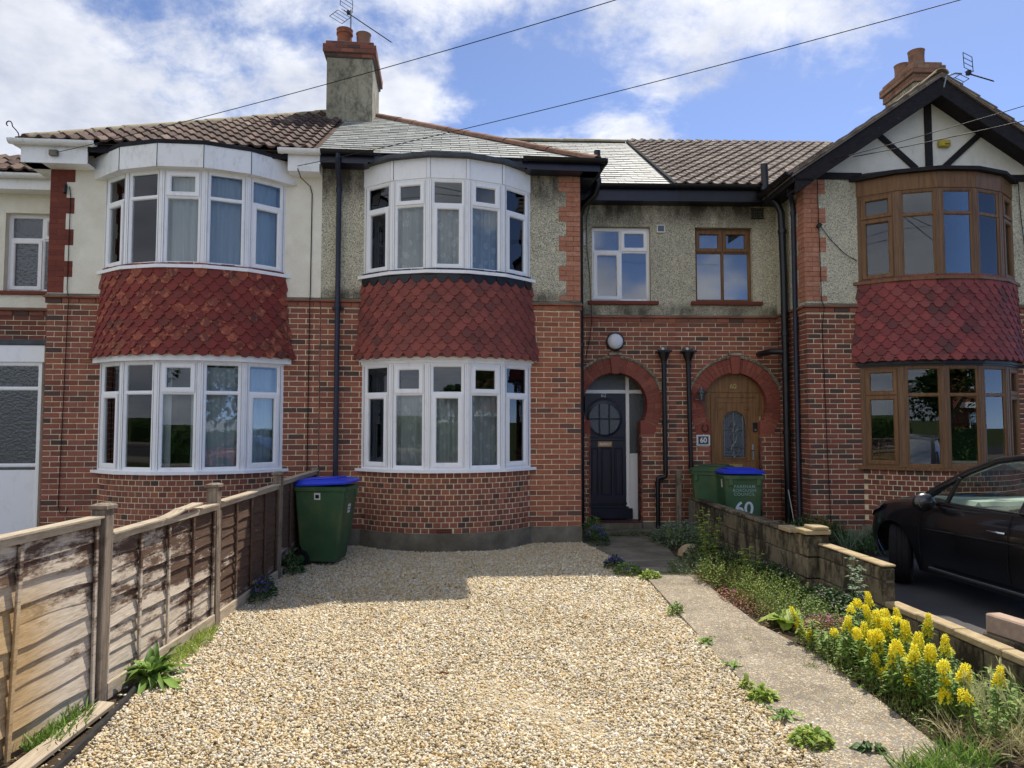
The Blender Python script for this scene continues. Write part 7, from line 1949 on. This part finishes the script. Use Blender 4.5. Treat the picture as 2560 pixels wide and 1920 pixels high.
# big soft leaves lying over the path edge
def broad(name, label, x, y, n, L, w, mat, lo=-0.1, hi=0.8, face=None, group=None):
    t = plant(name, label, 'plant', x, y, group)
    for k in range(n):
        a = 6.283*k/n+pr.uniform(-0.3, 0.3) if face is None else face+pr.uniform(-0.9, 0.9)
        d = Vector((math.cos(a), math.sin(a), pr.uniform(lo, hi))).normalized(); m = MB(); seg = 7; l = L*pr.uniform(0.6, 1.1); ww = w*pr.uniform(0.8, 1.15)
        s = d.cross(Vector((0, 0, 1))).normalized(); up = s.cross(d); vs = []; p0 = Vector((x+pr.uniform(-0.03, 0.03), y+pr.uniform(-0.03, 0.03), 0.03)); bend = pr.uniform(0.3, 0.8)
        for q in range(seg+1):
            tt = q/seg; c = p0+d*l*tt-Vector((0, 0, bend*l*tt*tt)); c.z = max(c.z, 0.012); hw = ww/2*math.sin(math.pi*(0.06+0.93*tt)**0.8)*(1+0.12*math.sin(q*2.5)); ru = 0.01*math.sin(q*2.1+k)
            vs += [tuple(c-s*hw+up*(hw*0.35+ru)), tuple(c-s*hw*0.5+up*hw*0.05), tuple(c), tuple(c+s*hw*0.5+up*hw*0.05), tuple(c+s*hw+up*(hw*0.35-ru))]
        fs = [(q*5+e, q*5+e+1, q*5+6+e, q*5+5+e) for q in range(seg) for e in range(4)]
        m.add(vs, fs).part('leaf', MT[mat], t, smooth=80)
    return t
broad('broad_leaf_plant', 'plant with large drooping ribbed leaves spilling onto the path before the yellow spikes', 2.95, 5.95, 9, 0.30, 0.16, 'leaf_lime')
broad('dock_plant', 'large leafy dock plant at the fence foot in the left foreground', -1.96, 5.10, 60, 0.36, 0.06, 'leaf_mid', 0.3, 2.2)
for lab, x, y, n, L, mat in (('small dandelion-like weed at the gravel edge halfway down the path', 2.07, 5.55, 9, 0.13, 'leaf_mid'), ('tiny weed at the gravel edge just below the dandelion-like weed', 2.06, 5.0, 6, 0.10, 'leaf_mid'),
                            ('leafy weed on the gravel edge in the right foreground', 2.0, 4.12, 10, 0.14, 'leaf_mid'), ('fleshy rosette weed with curled leaves in the path foreground', 2.27, 3.66, 10, 0.15, 'leaf_dark')):
    broad('rosette_weed', lab, x, y, n, L, 0.035, mat, 0.1, 0.9, group='weeds along the path edge')
clump('edge_weed', 'round bright green weed on the gravel edge above the foreground rosette', 'weed', 2.02, 4.42, 0.08, 0.07, 0.08, 'leaf_lime', 170, group='weeds along the path edge')
clump('edge_weed', 'small green tuft on the gravel edge nearer the camera', 'weed', 2.0, 3.78, 0.10, 0.08, 0.10, 'leaf_lime', 240, group='weeds along the path edge')
clump('edge_weed', 'tiny sprig growing from the gravel edge beside mid path', 'weed', 2.0, 4.62, 0.03, 0.03, 0.07, 'leaf_lime', 40, group='weeds along the path edge')
clump('edge_weed', 'little purple flowered sprig at the far gravel edge', 'weed', 2.14, 6.45, 0.06, 0.05, 0.10, 'leaf_mid', 70, 'petal_pink', 8, group='weeds along the path edge')

def tuft(label, x, y, rx, ry, h, n, mat, w=0.006, lean=0.5, name='grass_tuft'):
    t = plant(name, label, 'grass', x, y, 'grass tufts'); grass(t, pr, x, y, rx, ry, h, n, mat, w, 'blades', lean); return t
tuft('thick green grass tuft on the path in the bottom right foreground', 2.42, 3.42, 0.17, 0.12, 0.17, 240, 'leaf_mid', 0.007, 0.8)
tuft('finer grass tuft right of the thick foreground tuft', 2.68, 3.52, 0.16, 0.10, 0.16, 260, 'leaf_mid', 0.006, 0.7)
tuft('grass tuft over the soil beside the leaning fence panel', -2.16, 4.35, 0.10, 0.28, 0.15, 420, 'leaf_mid', 0.007, 0.9)
tuft('wispy grass behind the dock plant along the fence foot', -1.93, 5.85, 0.08, 0.45, 0.12, 380, 'leaf_lime', 0.006, 0.8)
tuft('short grass in the joint of the path slab', 2.62, 8.1, 0.16, 0.03, 0.06, 160, 'leaf_mid', 0.005, 0.8)
tuft('small grass sprouting in the middle of the path', 2.45, 5.6, 0.05, 0.04, 0.05, 60, 'leaf_mid', 0.004, 0.9)
tuft('small green sprout on the path beside the yellow clump', 2.62, 4.95, 0.06, 0.05, 0.06, 80, 'leaf_mid', 0.004, 0.9)
tuft('flat green patch in the path further from the camera', 2.45, 4.3, 0.10, 0.05, 0.04, 110, 'leaf_mid', 0.004, 1.0)
tuft('dry straw grass at the bed edge before the barley heads', 2.95, 3.70, 0.22, 0.22, 0.22, 380, 'straw', 0.005, 1.0)
tuft('long green grass under the barley heads in the right corner', 3.25, 3.75, 0.32, 0.42, 0.30, 330, 'grass_pale', 0.005, 0.6)
tuft('tall grass at the bottom right picture corner beside the wall', 3.55, 3.65, 0.22, 0.45, 0.34, 260, 'leaf_mid', 0.006, 0.6)
tuft('grass blades behind the wall pier beside the black car', 5.75, 9.3, 0.35, 0.25, 0.45, 220, 'leaf_grey', 0.010, 0.5)
bh = thing('barley_grass', 'wild barley grass with feathery pale heads in the lower right corner', 'grass', (3.2, 3.9, 0))
mS = MB()
for k in range(44):
    x, y = pr.uniform(2.95, 3.62), pr.uniform(3.3, 3.95); h = pr.uniform(0.16, 0.30); a = pr.uniform(0, 6.28); tip = Vector((x+0.07*math.cos(a), y+0.07*math.sin(a), h))
    mS.tube([(x, y, 0), (x+0.01, y, h*0.55), tip], 0.0022, 4, 0.6); m = MB(); d = Vector((0.4*math.cos(a), 0.4*math.sin(a), 0.8)).normalized()
    for q in range(22):
        p = tip+d*0.085*q/22; b = pr.uniform(0, 6.28); leaf_at(m, p, d+Vector((math.cos(b), math.sin(b), 0))*0.35, 0.06, 0.005, pr.uniform(0.02, 0.98), 0.1, 2)
    m.part('seed_head', MT['grass_pale'], bh)
tag(mS.part('stalk', MT['grass_pale'], bh), kind='stuff')
# stone in the bed
m = MB(); sv = np.random.default_rng(3)
m.lathe([(0.0, 0.14), (0.08, 0.135), (0.14, 0.10), (0.18, 0.05), (0.19, 0.0)], 10, c=(3.28, 9.25, 0)); m.v = [(x+sv.uniform(-0.015, 0.015), y+sv.uniform(-0.015, 0.015), z+sv.uniform(-0.01, 0.01)) for x, y, z in m.v]
tag(m.part('rounded_stone', MT['coping'], smooth=50), 'rounded tan stone among the plants beside the block wall', 'stone')
# soil litter in the beds
m = MB()
for k in range(500):
    x, y = (pr.uniform(-2.35, -1.95), pr.uniform(2.8, 6.4)) if k < 230 else (pr.uniform(2.75, 3.65), pr.uniform(3.3, 8.5))
    leaf_at(m, (x, y, 0.004), (pr.uniform(-1, 1), pr.uniform(-1, 1), 0.05), pr.uniform(0.02, 0.07), 0.010, pr.uniform(0.02, 0.98), 0, 2)
tag(m.part('dry_litter', MT['straw']), 'dry straw and leaf litter over the bare bed soil', 'litter', kind='stuff')

# ------------------------------------------------------------------ across the street (seen mirrored in the windows)
def tree(name, label, x, y, h, r, mat, n, trunk=2.0):
    t = thing(name, label, 'tree', (x, y, 0), 'trees across the street'); rr = random.Random(int(x*10)+int(y))
    m = MB().tube([(x, y, -0.1), (x+0.05, y, trunk*0.6), (x, y+0.1, trunk), (x+0.1, y, h*0.7)], [0.22, 0.17, 0.14, 0.05], 8)
    for k in range(6):
        a = k*1.05; m.tube([(x, y, trunk*0.9), (x+r*0.4*math.cos(a), y+r*0.4*math.sin(a), trunk+0.35*(h-trunk)), (x+r*0.7*math.cos(a), y+r*0.7*math.sin(a), trunk+0.55*(h-trunk))], [0.09, 0.06, 0.02], 6)
    m.part('trunk', MT['post_wood'], t)
    m = MB(); cl = [(rr.uniform(-0.6, 0.6)*r, rr.uniform(-0.6, 0.6)*r, trunk+(h-trunk)*rr.uniform(0.15, 0.9), r*rr.uniform(0.3, 0.5)) for _ in range(16)]
    for _ in range(n):
        c = rr.choice(cl); d = rdir(rr, -0.8, 1.0); p = (x+c[0]+d.x*c[3], y+c[1]+d.y*c[3], c[2]+d.z*c[3]*0.8)
        leaf_at(m, p, d+rdir(rr), 0.34, 0.2, rr.uniform(0.02, 0.98), 0.3, 2)
    m.part('crown', MT[mat], t)
tree('broadleaf_tree', 'dark broadleaf tree opposite, mirrored in the second pane of the brown bay', 5.5, -15.0, 7.5, 3.0, 'tree_leaf', 5200)
tree('broadleaf_tree', 'broadleaf tree far opposite to the left, mirrored in the brown bay side pane', -17.0, -17.0, 7.0, 3.2, 'tree_leaf', 4200)
tree('broadleaf_tree', 'small round tree opposite, mirrored in the middle of the white bays', -4.5, -24.0, 4.6, 2.4, 'hedge_leaf', 3000)
tree('broadleaf_tree', 'small round tree opposite the main door, mirrored in the white lower bay', 1.5, -27.0, 4.4, 2.2, 'tree_leaf', 2600)
tree('broadleaf_tree', 'broadleaf tree opposite to the right, mirrored in the white lower bay', 20.0, -13.0, 6.0, 2.6, 'hedge_leaf', 3400)
hd = thing('garden_hedge', 'clipped green hedge across the street, mirrored low in the bay windows', 'hedge', (0, -12.6, 0)); hr = random.Random(9); m = MB()
for _ in range(16000):
    x = hr.uniform(-45, 50); 
    if 2.5 < x < 5.0: continue
    f = hr.random(); p = (x, -12.0+hr.uniform(-0.08, 0.1), hr.uniform(0.05, 1.5)) if f < 0.6 else (x, hr.uniform(-12.9, -12.0), 1.5+hr.uniform(-0.08, 0.1))
    leaf_at(m, p, Vector((hr.uniform(-1, 1), 1 if f < 0.6 else hr.uniform(-1, 1), hr.uniform(-0.2, 1))), 0.2, 0.13, hr.uniform(0.02, 0.98), 0.3, 2)
m.part('foliage', MT['hedge_leaf'], hd)
m = MB(); m.box(-45, 2.5, -12.8, -12.1, 0, 1.4); m.box(5.0, 50, -12.8, -12.1, 0, 1.4); m.part('branch_core', MT['leaf_dark'], hd)
def opp_house(label, x, y, w, d):
    h = thing('gabled_house', label, 'house', (x, y, 0), 'houses across the street'); W = T(x, y, 0)
    MB().prism([(-w/2, 0), (w/2, 0), (w/2, 5.0), (0, 8.0), (-w/2, 5.0)], -d, 0).part('wall', MT['brick_dark'], h, W)
    for s in (-1, 1):
        q = [(0, 8.25), (s*(w/2+0.4), 4.75), (s*(w/2+0.4), 4.55), (0, 8.0)]
        MB().prism(q if s < 0 else q[::-1], -d-0.2, 0.35).part('roof', MT['tile_brown'], h, W)
        q = [(0, 8.05), (s*(w/2+0.4), 4.55), (s*(w/2+0.4), 4.33), (0, 7.83)]
        MB().prism(q if s < 0 else q[::-1], 0.3, 0.37).part('bargeboard', MT['upvc'], h, W)
    for cx in (-w*0.24, w*0.24):
        for z0, z1 in ((0.9, 2.2), (3.3, 4.5)):
            f = rect_ring(MB(), cx-0.75, cx+0.75, z0, z1, 0.08, 0.0, 0.06); f.box(cx-0.04, cx+0.04, 0.0, 0.055, z0, z1)
            fo = f.part('window', MT['upvc'], h, W); MB().box(cx-0.7, cx+0.7, 0.005, 0.02, z0+0.05, z1-0.05).part('pane', MT['glass_blue'], fo, W)
    MB().box(-w*0.24-1.2, w*0.24+1.2, 0.0, 0.5, 2.45, 2.75).part('canopy', MT['upvc'], h, W)
    return h
opp_house('brick gabled house opposite with white bargeboards, mirrored in the brown bay', 27.0, -19.0, 7.5, 9)
opp_house('brick gabled house far opposite to the left, mirrored in the white bays', -25.0, -24.0, 7.5, 9)
# cars standing in the street behind the camera, mirrored in the lower panes
def street_car(label, paint, x, y, a):
    W = T(x, y, -0.05) @ RZ(a); c = copy_tree(car, W); c['label'] = label; c['group'] = 'cars parked in the street'
    for o in c.children:
        if o.name.split('.')[0] in ('body', 'roof', 'pillar', 'door_mirror', 'side_crease'):
            o.material_slots[0].link = 'OBJECT'; o.material_slots[0].material = MT[paint]
    return c
g = G('car_paint_red', 0.3, 0.5); g.color(g.ramp(g.noise(2, 3), [(0.3, '#8a1c18'), (0.7, '#9c241e')])); g.b.inputs['Coat Weight'].default_value = 1.0; MT['car_paint_red'] = g.m
g = G('car_paint_blue', 0.3, 0.5); g.color(g.ramp(g.noise(2, 3), [(0.3, '#2c4a78'), (0.7, '#345488')])); g.b.inputs['Coat Weight'].default_value = 1.0; MT['car_paint_blue'] = g.m
street_car('red hatchback parked across the street, mirrored in the brown bay', 'car_paint_red', 5.6, -8.4, math.pi/2)
street_car('blue hatchback parked in the street, mirrored in the white lower bays', 'car_paint_blue', -6.5, -8.4, math.pi/2)
